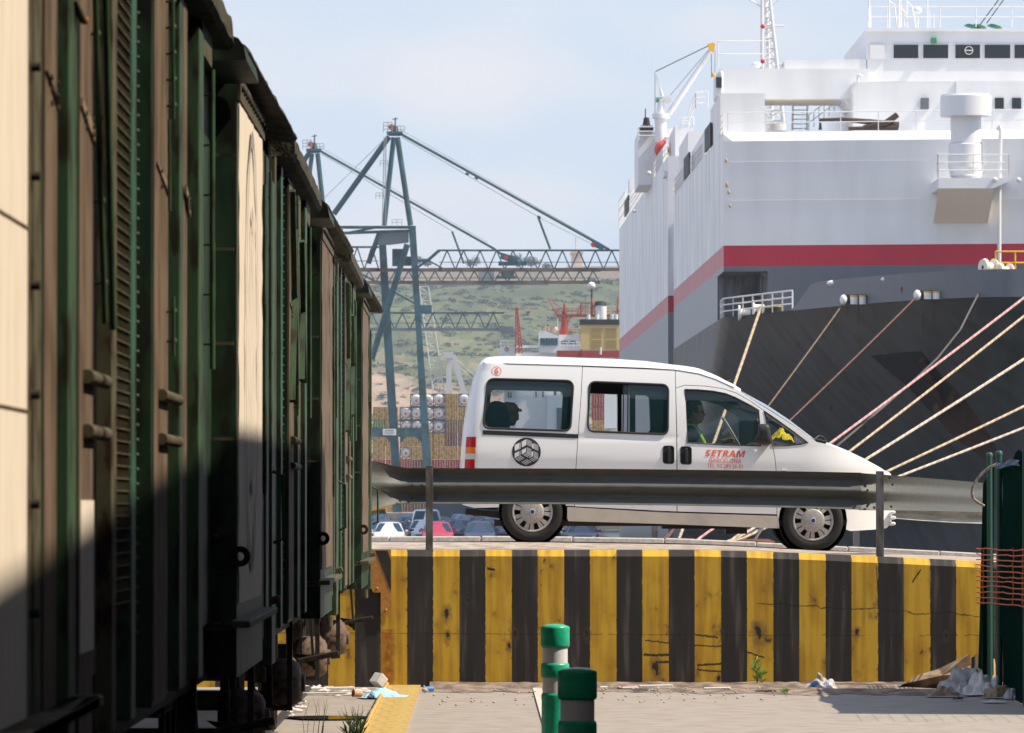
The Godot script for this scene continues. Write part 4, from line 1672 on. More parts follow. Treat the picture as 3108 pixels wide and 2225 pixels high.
func arch(cx: float, cy: float, r: float, a0: float, a1: float) -> Array:
	var o := []
	for i in 15:
		var a := deg_to_rad(lerpf(a0, a1, i / 14.0))
		o.append([cx + cos(a) * r, cy - sin(a) * r])
	return o


func text_on_side(b: Mb, words: String, x0: float, y0: float, x1: float, y1: float, bold: bool, slant: float, tilt: float) -> void:
	# letters between those pixels (x0, x1: ends; y0: cap top; y1: baseline)
	var f := SystemFont.new()
	f.font_names = PackedStringArray(["Droid Sans"])
	f.font_weight = 700 if bold else 400
	var tm := TextMesh.new()
	tm.font = f
	tm.text = words
	tm.font_size = 64
	tm.depth = 0.0
	tm.curve_step = 1.5
	var a := tm.get_mesh_arrays()
	var v: PackedVector3Array = a[Mesh.ARRAY_VERTEX]
	var idx: PackedInt32Array = a[Mesh.ARRAY_INDEX]
	var bb := AABB(v[0], Vector3.ZERO)
	for p in v:
		bb = bb.expand(p)
	for i in range(0, idx.size(), 3):
		var q := []
		for k in 3:
			var p := v[idx[i + k]]
			var fx: float = (p.x - bb.position.x) / bb.size.x
			var fy: float = (p.y - bb.position.y) / bb.size.y
			var px: float = lerpf(x0, x1, fx) + slant * fy * (y1 - y0)
			var py: float = lerpf(y1, y0, fy) + tilt * (fx - 0.5)
			q.append(Vector2(px, py))
		b.tri(vp(q[0].x, q[0].y, inset(q[0].x, q[0].y) - 0.003), vp(q[1].x, q[1].y, inset(q[1].x, q[1].y) - 0.003), vp(q[2].x, q[2].y, inset(q[2].x, q[2].y) - 0.003), Vector3.BACK)


func flat_side(b: Mb, o: PackedVector2Array, proud: float) -> void:
	var idx := Geometry2D.triangulate_polygon(o)
	for i in range(0, idx.size(), 3):
		var q := []
		for k in 3:
			q.append(vp(o[idx[i + k]].x, o[idx[i + k]].y, inset(o[idx[i + k]].x, o[idx[i + k]].y) - proud))
		b.tri(q[0], q[1], q[2], Vector3.BACK)


func make_van() -> void:
	var wp := mat("van_white", Color(0.85, 0.85, 0.85), 0.35)
	wp.clearcoat_enabled = true
	wp.clearcoat = 0.6
	wp.clearcoat_roughness = 0.08
	mat("van_sill", Color(0.66, 0.60, 0.50), 0.6, 0.0, "faint", Vector3(0.8, 0.8, 0.8))
	mat("rubber", Color(0.018, 0.017, 0.016), 0.55)
	mat("tyre", Color(0.02, 0.019, 0.017), 0.85, 0.0, "grain", Vector3.ONE * 4.0)
	mat("hubcap", Color(0.46, 0.43, 0.4), 0.45, 0.1, "grain", Vector3.ONE * 2.0)
	mat("dark_gap", Color(0.012, 0.012, 0.012), 0.9)
	mat("black_plastic", Color(0.02, 0.02, 0.022), 0.5)
	mat("interior", Color(0.05, 0.06, 0.065), 0.9)
	mat("seat_cloth", Color(0.02, 0.03, 0.05), 0.95)
	mat("orange_print", Color(0.86, 0.12, 0.04), 0.6)
	mat("logo_dark", Color(0.02, 0.024, 0.035), 0.5)
	mat("logo_white", Color(0.7, 0.7, 0.7), 0.5)
	mat("lamp_red", Color(0.5, 0.012, 0.015), 0.2)
	mat("lamp_orange", Color(0.85, 0.2, 0.02), 0.2)
	mat("lamp_clear", Color(0.6, 0.6, 0.6), 0.2)
	mat("emblem_blue", Color(0.02, 0.05, 0.25), 0.3)
	mat("dash_white", Color(0.35, 0.4, 0.4), 0.6)
	mat("vest_yellow", Color(0.75, 0.62, 0.02), 0.8)
	glass("tinted_glass", Color(0.025, 0.085, 0.095), 0.27)
	glass("windscreen_glass", Color(0.25, 0.4, 0.55), 0.35)
	var t := thing("van", "white van with dark windows driving along the raised road behind the guardrail", "van", vp(2040, 1655, 0.9))
	var w_rear := rounded([[1480, 1149], [1741, 1155.5], [1731, 1308], [1466, 1299]], 22)
	var w_mid := rounded([[1790, 1158], [2029.5, 1167.6], [2027, 1318.5], [1784, 1309]], 20)
	var w_door := pv([[2080, 1182], [2120, 1183], [2165, 1187], [2203, 1194.5], [2232, 1206], [2258, 1219.5], [2282, 1232], [2303, 1245], [2306, 1290], [2309, 1353], [2200, 1350], [2086, 1344]])
	var w_quarter := pv([[2321, 1248], [2360, 1275], [2410, 1311], [2452, 1344], [2430, 1348], [2390, 1352], [2346, 1353.5], [2331, 1300]])
	var rear_arch := arch(1616, 1553, 104, -8, 188)
	var front_arch := arch(2468.5, 1580, 105, -15, 193)
	var o := []
	for p in V_GUTTER:
		o.append(p)
	o.append_array([[2706, 1455], [2711, 1480], [2715, 1520], [2716, 1545], [2715, 1570], [2712, 1590], [2700, 1604], [2658, 1608], [2584, 1612]])
	o.append_array(front_arch)
	o.append_array([[2362, 1604], [2000, 1590], [1726, 1582]])
	o.append_array(rear_arch)
	o.append_array([[1505, 1560], [1470, 1549], [1440, 1542], [1403, 1532]])
	for i in range(V_REAR.size() - 1, 0, -1):
		o.append(V_REAR[i])
	var outline := pv(o)
	var sill_line := pv([[1300, 1545], [1726, 1535], [2000, 1552], [2360, 1563], [2362, 1700], [1700, 1700]])
	var sliding := pv([[1769.5, 1112], [2050, 1123], [2051, 1200], [2053, 1320], [2054, 1552.5], [1745, 1537], [1749, 1420], [1757, 1300], [1765, 1200]])
	var front := pv([[2052.5, 1178], [2080, 1169.5], [2140, 1172], [2195, 1180], [2235, 1193], [2275, 1216], [2318, 1246], [2330, 1300], [2344.5, 1354], [2351, 1390], [2356, 1440], [2358, 1561], [2056.5, 1552.5], [2055.5, 1320]])
	var grow_s := Geometry2D.offset_polygon(sliding, 1.7)[0]
	var grow_f := Geometry2D.offset_polygon(front, 1.7)[0]
	var b := Mb.new()
	side_panel(b, outline, [grow_s, grow_f, w_rear, w_mid, w_door, w_quarter, sill_line])
	# roof: from the gutter up and over
	var rows := []
	for i in 60:
		var px: float = lerpf(1450.0, 2250.0, i / 59.0)
		var gy := poly_y(V_GUTTER, px)
		var sy := minf(poly_y(V_ROOF, px), gy - 1.0)
		if px < 1458.0:
			sy = lerpf(gy - 2.0, sy, clampf((px - 1448) / 10.0, 0, 1))
		var g := inset(px, gy)
		var row := []
		for k in [[0.0, 0.0], [0.012, 0.25], [0.035, 0.5], [0.07, 0.68], [0.13, 0.8], [0.3, 0.92], [0.9 - g, 1.0], [1.8 - 2 * g - 0.3, 0.92], [1.8 - 2 * g - 0.07, 0.68], [1.8 - 2 * g - 0.02, 0.4], [1.8 - 2 * g, 0.0]]:
			row.append(vp(px, lerpf(gy, sy, k[1]), g + k[0]))
		rows.append(row)
	b.grid(rows, Vector3.UP)
	# hood, nose and front
	rows = []
	for i in 26:
		var px: float = lerpf(2470.0, 2700.0, i / 25.0)
		var gy := poly_y(V_GUTTER, px)
		var g := inset(px, gy)
		var row := []
		for k in 13:
			var u: float = k / 12.0
			var h: float = 1.0 - pow(absf(u * 2.0 - 1.0), 3.0)
			row.append(vp(px + 6.0 * h * i / 25.0, gy - 11.0 * h, lerpf(g, VW - g, u)))
		rows.append(row)
	var last: Array = rows[-1]
	b.grid(rows, Vector3.UP)
	rows = [last]
	for q in [[2706, 1455], [2711, 1480], [2715, 1520], [2716, 1545], [2715, 1570], [2712, 1590], [2700, 1604]]:
		var g := inset(q[0], q[1])
		var row := []
		for k in 13:
			var u: float = k / 12.0
			var h: float = 1.0 - pow(absf(u * 2.0 - 1.0), 3.0)
			row.append(vp(q[0] + 10.0 * h, q[1] - 5.0 * h, lerpf(g, VW - g, u)))
		rows.append(row)
	b.grid(rows, Vector3.RIGHT)
	# tail
	rows = []
	for q in V_REAR:
		var g := inset(q[0] + 0.5, q[1])
		var row := []
		for k in 11:
			row.append(vp(q[0] - 4.0 * sin(k / 10.0 * PI), q[1], lerpf(g, VW - g, k / 10.0)))
		rows.append(row)
	b.grid(rows, Vector3.LEFT)
	side_panel(b, outline, [rounded([[1492, 1173], [1716, 1178], [1710, 1301], [1480, 1296]], 14), rounded([[1795, 1184], [1985, 1191], [1990, 1306], [1790, 1302]], 14), pv([[2086, 1205], [2160, 1208], [2206, 1222], [2248, 1248], [2264, 1262], [2266, 1344], [2092, 1338]]), w_quarter], 0.0, 30.0, true)
	part(t, "body", b, M.van_white)
	b = Mb.new()
	side_panel(b, sliding, [w_mid])
	var sd := part(t, "sliding_door", b, M.van_white)
	b = Mb.new()
	side_panel(b, front, [w_door])
	var fd := part(t, "front_door", b, M.van_white)
	b = Mb.new()
	var sill_only := Geometry2D.intersect_polygons(outline, pv([[1722, 1538.5], [2000, 1555], [2362, 1566], [2370, 1640], [1722, 1640]]))
	for q in sill_only:
		side_panel(b, q, [])
	part(t, "sill", b, M.van_sill, "sill dirtied with beige road dust")
	# rear bumper corner, dark underside and floor
	b = Mb.new()
	b.box(vp(2040, 1588, 0.9), Vector3(3.6, 0.06, 1.5))
	b.box(vp(2150, 1598, 0.7), Vector3(0.9, 0.05, 0.6))
	b.box(vp(1480, 1560, 0.9), Vector3(0.45, 0.06, 1.4), Basis(Vector3.BACK, -0.12))
	b.box(vp(2240, 1612, 0.5), Vector3(0.22, 0.06, 0.3))
	part(t, "underside", b, M.black_plastic)
	for q in [[1618, 1553], [2470, 1580]]:
		for s in [0.28, 1.52]:
			b = Mb.new()
			b.lathe([Vector2(0.34, -0.17), Vector2(0.345, 0.17)], 24, Transform3D(Basis(Vector3.RIGHT, PI / 2), vp(q[0], q[1], s)))
			b.lathe([Vector2(0.0, 0.0), Vector2(0.345, 0.0)], 24, Transform3D(Basis(Vector3.RIGHT, PI / 2), vp(q[0], q[1], s + (0.17 if s < 1 else -0.17))))
			part(t, "wheel_housing", b, M.dark_gap)
	# seams: dark ground behind the gaps
	b = Mb.new()
	for q in [[[1769.5, 1112], [1765, 1200], [1757, 1300], [1749, 1420], [1745, 1537]], [[2051.3, 1123], [2052, 1200], [2054.3, 1320], [2055.2, 1552]], [[2318, 1246], [2330, 1300], [2344.5, 1354], [2351, 1390], [2356, 1440], [2358, 1561]], [[2052, 1179], [2080, 1169.5], [2140, 1172], [2195, 1180], [2235, 1193], [2275, 1216], [2318, 1246]], [[1769.5, 1111.5], [2050, 1122.5]], [[1745, 1537], [2056, 1553], [2358, 1562.5]]]:
		var pts := []
		for p in q:
			pts.append(vp(p[0], p[1], inset(p[0], p[1]) + 0.012))
		b.tube(pts, 0.011, 5)
	part(t, "door_gaps", b, M.dark_gap).set_meta("kind", "stuff")
	b = Mb.new()
	var pts := []
	for p in V_GUTTER.slice(2, 10):
		pts.append(vp(p[0], p[1] - 0.5, inset(p[0], p[1]) - 0.001))
	b.tube(pts, 0.0045, 5)
	part(t, "roof_gutter", b, M.post_steel)
	# windows
	for q in [[w_rear, t], [w_mid, sd], [w_door, fd], [w_quarter, t]]:
		b = Mb.new()
		if q[0] == w_mid:   # the rear half is slid open
			side_panel(b, rounded([[1905, 1163], [2029.5, 1167.6], [2027, 1318.5], [1903, 1314]], 8), [], -0.012)
			side_panel(b, pv([[1892, 1163], [1912, 1163.5], [1910, 1314], [1890, 1313.5]]), [], -0.03)
		else:
			side_panel(b, q[0], [], -0.012)
		var wn := part(q[1], "window", b, M.tinted_glass)
		b = Mb.new()
		outline_tube(b, q[0], 0.012 if q[0] != w_door and q[0] != w_quarter else 0.008)
		part(q[1], "window_seal", b, M.rubber)
		if q[0] == w_mid:
			b = Mb.new()
			b.beam(vp(1907, 1165, inset(1907, 1165) + 0.012), vp(1905, 1313, inset(1905, 1313) + 0.012), 0.012, 0.014)
			b.beam(vp(1893, 1165, inset(1907, 1165) + 0.03), vp(1891, 1313, inset(1905, 1313) + 0.03), 0.012, 0.012)
			part(q[1], "window_slider", b, M.rubber)
	b = Mb.new()
	for q in [[[2309, 1353], [2304, 1245]], [[2331, 1300], [2346, 1353.5]]]:
		b.beam(vp(q[0][0], q[0][1], inset(q[0][0], q[0][1]) + 0.01), vp(q[1][0], q[1][1], inset(q[1][0], q[1][1]) + 0.01), 0.02, 0.02)
	part(t, "pillar_trim", b, M.rubber)
	# windscreen
	rows = []
	for i in 15:
		var k: float = i / 14.0
		var sx: float = lerpf(2248, 2478, k)
		var sy := poly_y([[2246, 1184], [2279, 1209], [2340, 1246], [2415, 1294], [2466, 1331], [2480, 1342]], sx)
		var cy := poly_y([[2248, 1178], [2256, 1181], [2336, 1223.5], [2397, 1264], [2478, 1326]], sx)
		var g := inset(sx, sy)
		var row := []
		for j in 13:
			var u: float = j / 12.0
			var h: float = 1.0 - pow(absf(u * 2.0 - 1.0), 2.5)
			row.append(vp(sx, lerpf(sy, cy, h), lerpf(g, VW - g, u)))
		rows.append(row)
	b = Mb.new()
	b.grid(rows, Vector3(1, 1, 0))
	part(t, "windscreen", b, M.windscreen_glass)
	b = Mb.new()
	b.tube([vp(2474, 1334, 0.2), vp(2490, 1322, 0.25), vp(2504, 1325, 0.3), vp(2513, 1338, 0.34)], 0.009, 6)
	b.box(vp(2494, 1337, 0.4), Vector3(0.12, 0.02, 0.7), Basis(Vector3.BACK, -0.25), 0.005)
	part(t, "wiper", b, M.black_plastic)
	# black guide rail of the sliding door
	b = Mb.new()
	side_panel(b, pv([[1465, 1306], [1754, 1318], [1754, 1330.5], [1465, 1319]]), [], 0.004, 20.0)
	part(t, "door_rail", b, M.black_plastic)
	for q in [[[2013, 1354], [2045, 1354.5], [2045, 1407], [2013, 1406]], [[2066, 1356], [2098, 1357], [2098, 1409], [2066, 1408]]]:
		b = Mb.new()
		side_panel(b, rounded(q, 8), [], 0.003, 6.0)
		var hd := part(sd if q[0][0] < 2050 else fd, "door_handle", b, M.dark_gap)
		b = Mb.new()
		var cx: float = (q[0][0] + q[1][0]) / 2.0 + 1
		b.box(vp(cx, (q[0][1] + q[2][1]) / 2.0, inset(cx, 1380) - 0.014), Vector3(0.026, 0.15, 0.02), Basis.IDENTITY, 0.006)
		outline_tube(b, rounded(q, 8), 0.006, 0.003)
		part(hd, "grip", b, M.black_plastic)
	# lamps
	for q in [[1326, 1357, "lamp_red"], [1357, 1377, "lamp_orange"], [1377, 1394, "lamp_clear"], [1394, 1424, "lamp_red"]]:
		b = Mb.new()
		var l0: float = rear_x(q[0]) + 10
		var l1: float = rear_x(q[1]) + 10
		side_panel(b, pv([[l0, q[0]], [l0 + 29, q[0]], [l1 + 31, q[1]], [l1, q[1]]]), [], 0.006, 8.0)
		part(t, "tail_light", b, M[q[2]])
	b = Mb.new()
	flat_side(b, rounded([[2607, 1381], [2626, 1388], [2625, 1391], [2606, 1384]], 2), 0.004)
	part(t, "side_marker", b, M.lamp_orange)
	b = Mb.new()
	b.box(vp(2380, 1427, inset(2380, 1427) - 0.004), Vector3(0.055, 0.02, 0.012), Basis.IDENTITY, 0.004)
	part(t, "side_repeater", b, M.lamp_clear)
	b = Mb.new()
	b.ball(vp(2693, 1443, 0.38), Vector3(0.07, 0.045, 0.13), Basis.IDENTITY, 14, 8)
	part(t, "headlight", b, M.lamp_clear)
	b = Mb.new()
	for q in [[1555, 0.05], [1572, 0.058], [1590, 0.05]]:
		b.box(vp(2718, q[0], 0.9), Vector3(q[1], 0.035, 1.2), Basis(Vector3.BACK, 0.1), 0.012)
	part(t, "bumper_bars", b, M.van_white)
	# mirror
	var ml := pv([[2300, 1290], [2309, 1287], [2326, 1287], [2334, 1293], [2338, 1325], [2341, 1346], [2330, 1350], [2308, 1351], [2290, 1345], [2289, 1336], [2300, 1312]])
	b = Mb.new()
	rows = []
	for z in [[-0.03, 0.9], [-0.05, 1.0], [-0.14, 1.0], [-0.175, 0.93], [-0.195, 0.75], [-0.2, 0.4]]:
		var row := []
		for i in ml.size() + 1:
			var p: Vector2 = (ml[i % ml.size()] - Vector2(2316, 1322)) * z[1] + Vector2(2316, 1322)
			row.append(vp(p.x, p.y, z[0]))
		rows.append(row)
	b.grid(rows)
	b.face(rows[-1], Vector3.BACK)
	b.box(vp(2325, 1348, -0.02), Vector3(0.07, 0.03, 0.1), Basis.IDENTITY, 0.01)
	part(t, "mirror", b, M.black_plastic)
	# printing on the side
	b = Mb.new()
	text_on_side(b, "SETRAM", 2139, 1366.5, 2257, 1387, true, 0.28, 3.0)
	part(fd, "lettering", b, M.orange_print)
	b = Mb.new()
	text_on_side(b, "BARCELONA", 2153, 1392, 2250, 1405.5, false, 0.0, 2.5)
	part(fd, "lettering", b, M.orange_print)
	b = Mb.new()
	text_on_side(b, "TEL. 93 289 56 81", 2147, 1409, 2254, 1421, false, 0.0, 3.0)
	part(fd, "lettering", b, M.orange_print)
	b = Mb.new()
	text_on_side(b, "www.setram.com", 2158, 1426, 2248, 1437, true, 0.1, 2.0)
	part(fd, "lettering", b, M.orange_print)
	b = Mb.new()
	text_on_side(b, "6", 1501, 1116.5, 1513, 1135.5, true, 0.0, 0.0)
	part(t, "number", b, M.orange_print)
	b = Mb.new()
	var ring := PackedVector2Array()
	for i in 33:
		ring.append(Vector2(1507, 1126) + Vector2.from_angle(TAU * i / 32) * 14.5)
	for i in 32:
		var a := ring[i]
		var e := ring[i + 1]
		var c := Vector2(1507, 1126)
		b.quad(vp(a.x, a.y, inset(a.x, a.y) - 0.003), vp(e.x, e.y, inset(e.x, e.y) - 0.003), vp(c.x + (e.x - c.x) * 0.87, c.y + (e.y - c.y) * 0.87, inset(e.x, e.y) - 0.003), vp(c.x + (a.x - c.x) * 0.87, c.y + (a.y - c.y) * 0.87, inset(a.x, a.y) - 0.003), Vector3.BACK)
	part(t, "number_ring", b, M.orange_print)
	# round emblem of stacked cubes
	b = Mb.new()
	ring = PackedVector2Array()
	for i in 40:
		ring.append(Vector2(1597.8, 1372) + Vector2.from_angle(TAU * i / 40) * 43.5)
	side_panel(b, ring, [], 0.003, 10.0)
	var em := part(t, "emblem", b, M.logo_dark)
	var faces := [[[700, 1220], [795, 1175], [795, 1285], [700, 1332]], [[825, 1160], [918, 1110], [918, 1212], [825, 1268]], [[822, 1312], [912, 1266], [912, 1345], [830, 1397]], [[700, 1365], [790, 1322], [790, 1412], [700, 1460]], [[1010, 1202], [1040, 1186], [1040, 1296], [1010, 1280]], [[1002, 1340], [1035, 1322], [1035, 1420], [950, 1458], [960, 1440], [1002, 1415]]]
	for q in [[930, 1116, 1232, 4], [1048, 1184, 1300, 4], [925, 1255, 1372, 4], [1045, 1322, 1440, 4], [800, 1170, 1290, 1], [797, 1318, 1414, 1]]:
		for i in q[3]:
			var x: float = q[0] + i * 20.0
			var s: float = i * 10.0
			faces.append([[x, q[1] + s], [x + 10, q[1] + s + 5], [x + 10, q[2] + s + 5], [x, q[2] + s]])
	for q in [[702, 1462, 4, 88], [815, 1520, 4, 100], [958, 1470, 4, 84], [848, 1390, 3, 92]]:
		for i in q[2]:
			var x: float = q[0] + i * 27.0
			var y: float = q[1] - i * 15.0
			faces.append([[x, y], [x + 13, y - 7], [x + 13 + q[3], y - 7 + q[3] * 0.56], [x + q[3], y + q[3] * 0.56]])
	for i in 4:
		faces.append([[715 + i * 22, 1330 - i * 10], [728 + i * 22, 1324 - i * 10], [728 + i * 22, 1306 - i * 10], [715 + i * 22, 1312 - i * 10]])
		faces.append([[835 + i * 20, 1268 - i * 10], [846 + i * 20, 1262 - i * 10], [846 + i * 20, 1244 - i * 10], [835 + i * 20, 1250 - i * 10]])
	for f in faces:
		var pl := PackedVector2Array()
		var mid := Vector2.ZERO
		for p in f:
			mid += Vector2(p[0], p[1]) / f.size()
		for p in f:
			var q := mid + (Vector2(p[0], p[1]) - mid) * 0.9
			pl.append(Vector2(1597.8, 1372) + (q - Vector2(912, 1346)) / 5.8)
		b = Mb.new()
		flat_side(b, pl, 0.005)
		part(em, "emblem_face", b, M.logo_white)
	# wheels
	for q in [[1616, 1553.5, 93.0, 0.11], [2468.5, 1580, 91.5, 0.11], [1622, 1553.5, 93.0, 1.69], [2456, 1580, 91.5, 1.69]]:
		var c := vp(q[0], q[1], q[3])
		var near: bool = q[3] < 1.0
		var R: float = q[2] / 300.0
		var xf := Transform3D(Basis(Vector3.RIGHT, PI / 2 if near else -PI / 2), c)
		b = Mb.new()
		b.lathe([Vector2(0.205, -0.09), Vector2(R - 0.03, -0.095), Vector2(R, -0.07), Vector2(R, 0.055), Vector2(R - 0.012, 0.075), Vector2(R - 0.04, 0.088), Vector2(0.225, 0.085), Vector2(0.208, 0.07), Vector2(0.2, 0.03)], 48, xf, true)
		var wh := part(t, "wheel", b, M.tyre)
		b = Mb.new()
		b.lathe([Vector2(0.0, 0.02), Vector2(0.2, 0.03)], 32, xf)
		part(wh, "rim", b, M.dark_gap)
		b = Mb.new()
		b.lathe([Vector2(0.208, 0.055), Vector2(0.21, 0.07), Vector2(0.203, 0.08), Vector2(0.186, 0.076), Vector2(0.183, 0.06)], 40, xf, true)
		b.lathe([Vector2(0.122, 0.06), Vector2(0.118, 0.082), Vector2(0.1, 0.09), Vector2(0.05, 0.094), Vector2(0.0, 0.096)], 32, xf, true)
		for i in 14:
			var a: float = TAU * (i + (0.13 if i % 2 else -0.13)) / 14.0 + 0.2
			var u := Vector3(cos(a), 0, sin(a))
			var s := Vector3(-sin(a), 0, cos(a))
			var r0: float = 0.019 if i % 2 else 0.019
			var ps := [u * 0.112 - s * r0 * 0.8 + Vector3.UP * 0.083, u * 0.112 + s * r0 * 0.8 + Vector3.UP * 0.083, u * 0.19 + s * r0 * 1.35 + Vector3.UP * 0.074, u * 0.19 - s * r0 * 1.35 + Vector3.UP * 0.074]
			for e in 4:
				ps[e] = xf * ps[e]
			b.quad(ps[0], ps[1], ps[2], ps[3], xf.basis.y)
			for e in [[0, 3], [1, 2]]:
				b.quad(ps[e[0]], ps[e[1]], ps[e[1]] - xf.basis.y * 0.03, ps[e[0]] - xf.basis.y * 0.03)
		part(wh, "hubcap", b, M.hubcap)
		b = Mb.new()
		b.lathe([Vector2(0.03, 0.094), Vector2(0.028, 0.099), Vector2(0.0, 0.099)], 16, xf)
		part(wh, "hub_emblem", b, M.lamp_clear)
		b = Mb.new()
		b.lathe([Vector2(0.021, 0.098), Vector2(0.02, 0.102), Vector2(0.0, 0.102)], 16, xf)
		part(wh, "hub_badge", b, M.emblem_blue)
	# interior: lining of the far side, floor, roof lining, seats, dash, steering wheel
	b = Mb.new()
	side_panel(b, Geometry2D.intersect_polygons(outline, pv([[1425, 1000], [2440, 1000], [2440, 1545], [1425, 1545]]))[0], [rounded([[1490, 1172], [1717, 1177], [1711, 1302], [1478, 1297]], 14), rounded([[1793, 1183], [1987, 1190], [1992, 1307], [1788, 1303]], 14), pv([[2084, 1204], [2160, 1207], [2207, 1221], [2249, 1247], [2266, 1262], [2267, 1345], [2090, 1339]]), w_quarter], -0.05, 40.0, true)
	b.quad(vp(1460, 1115, 0.2), vp(2225, 1150, 0.2), vp(2225, 1150, 1.6), vp(1460, 1115, 1.6), Vector3.DOWN)
	b.quad(vp(1410, 1545, 0.08), vp(2420, 1570, 0.08), vp(2420, 1570, 1.72), vp(1410, 1545, 1.72), Vector3.UP)
	part(t, "lining", b, M.interior)
	b = Mb.new()
	b.box(vp(1893, 1245, 1.66), Vector3(0.045, 0.42, 0.03))
	b.box(vp(1933, 1245, 1.6), Vector3(0.06, 0.46, 0.03))
	part(t, "far_pillar", b, M.interior)
	for q in [[1462, 1.28, 0.5], [1800, 1.3, 0.4], [2085, 1.3, 0.45], [2075, 0.5, 0.38]]:
		b = Mb.new()
		var h: float = 1310.0 if q[0] != 2075 else 1335.0
		var dx: float = (q[0] - 1460.0) / 300.0 
		b.box(vp(q[0] - 10, h + 80, q[1]), Vector3(0.15, 0.55, q[2]), Basis(Vector3.BACK, 0.18), 0.05)
		b.box(vp(q[0] + 65, h + 150, q[1]), Vector3(0.5, 0.15, q[2]), Basis(Vector3.BACK, 0.05), 0.05)
		part(t, "seat", b, M.seat_cloth)
		b = Mb.new()
		b.box(vp(q[0] - 28, h - 22 + (30 if q[0] < 1900 else 8), q[1]), Vector3(0.09, 0.2, 0.26), Basis(Vector3.BACK, 0.12), 0.035)
		part(t, "headrest", b, M.seat_cloth)
	b = Mb.new()
	b.box(vp(2330, 1385, 0.9), Vector3(0.42, 0.24, 1.5), Basis(Vector3.BACK, -0.2), 0.06)
	b.box(vp(2400, 1365, 0.9), Vector3(0.42, 0.1, 1.5), Basis(Vector3.BACK, -0.25), 0.03)
	part(t, "dashboard", b, M.interior)
	b = Mb.new()
	var hub := at(2222, 1318, 57.05)
	var bs := Basis(Vector3.BACK, -1.05)
	var tp := []
	for i in 33:
		tp.append(hub + bs * Vector3(cos(TAU * i / 32) * 0.19, 0, sin(TAU * i / 32) * 0.19))
	b.tube(tp, 0.014, 8, false)
	b.lathe([Vector2(0.0, 0.0), Vector2(0.08, -0.01), Vector2(0.06, -0.09), Vector2(0.0, -0.12)], 14, Transform3D(bs, hub))
	b.beam(hub + bs * Vector3(0.19, 0, 0), hub - bs * Vector3(0.19, 0, 0), 0.03, 0.02)
	part(t, "steering_wheel", b, M.dash_white)
	# yellow vest thrown on the dashboard
	b = Mb.new()
	var base := at(2372, 1345, 56.4)
	var cn := noise(23, 2.2, 3)
	rows = []
	for i in 13:
		var row := []
		for k in 15:
			var u: float = k / 14.0 * 2 - 1
			var v: float = i / 12.0 * 2 - 1
			var r := cn.get_noise_2d(u * 1.5, v * 1.5)
			row.append(base + Vector3(u * 0.12 + r * 0.03, maxf(0.0, 0.155 * (1.0 - absf(u + 0.15) * 0.75) * (1.0 - v * v * 0.6) + r * 0.035), -v * 0.16 + r * 0.03))
		rows.append(row)
	b.grid(rows, Vector3.UP)
	solo("safety_vest", b, M.vest_yellow, "crumpled yellow safety vest lying on the dashboard of the white van", "safety vest", "", base)


# ---------------------------------------------------------------- the moored car carrier
const SX := 13.21
const BOW_X := 28.6


func side_x(d: float) -> float:
	return SX - 0.00812 * (d - 300.0)


func front_d(x: float) -> float:
	return 300.0 - (x - SX) * 0.15   # the front of the superstructure comes forward towards its middle


func bow_d(u: float, t: float) -> float:
	# distance of the bow shell: u from the shoulder (0) to the stem (1), t from the deck (0) to the waterline (1)
	var da: float = 302.0 + 58.0 * pow(t, 1.1)
	var ds: float = 271.0 + 13.0 * t
	var f: float = lerpf(sin(PI / 2 * minf(1.0, u * 1.18)), pow(u, 0.9), minf(1.0, t * 1.3))
	return lerpf(da, ds, f)


func bow_p(u: float, t: float) -> Vector3:
	var da: float = 302.0 + 58.0 * pow(t, 1.1)
	return Vector3(lerpf(side_x(da), BOW_X, u), 12.0 - 14.5 * t, -bow_d(u, t))


func on_bow(px: float, py: float, proud := 0.0) -> Vector3:
	# where the sight line of that pixel meets the bow shell
	var d := 285.0
	for i in 40:
		var t: float = clampf((12.0 - aty(py, d)) / 14.5, 0, 1)
		var da: float = 302.0 + 58.0 * pow(t, 1.1)
		var u: float = clampf((atx(px, d) - side_x(da)) / (BOW_X - side_x(da)), 0, 1)
		d = lerpf(d, bow_d(u, t), 0.5)
	return at(px, py, d - proud)


func blk(b: Mb, px0: float, px1: float, py0: float, py1: float, d0: float, d1: float, e := 0.0) -> void:
	b.span(atx(px0, d0), atx(px1, d0), aty(py1, d0), aty(py0, d0), d0, d1, e)


func railing(b: Mb, pts: Array, h: float, rails: int, each: float, r := 0.03) -> void:
	for i in pts.size() - 1:
		var a: Vector3 = pts[i]
		var e: Vector3 = pts[i + 1]
		for k in rails:
			var y: float = h * (k + 1) / rails
			b.tube([a + Vector3(0, y, 0), e + Vector3(0, y, 0)], r, 5)
		var n := maxi(1, int(a.distance_to(e) / each))
		for k in n + 1:
			var p := a.lerp(e, k / float(n))
			b.tube([p, p + Vector3(0, h, 0)], r, 5)


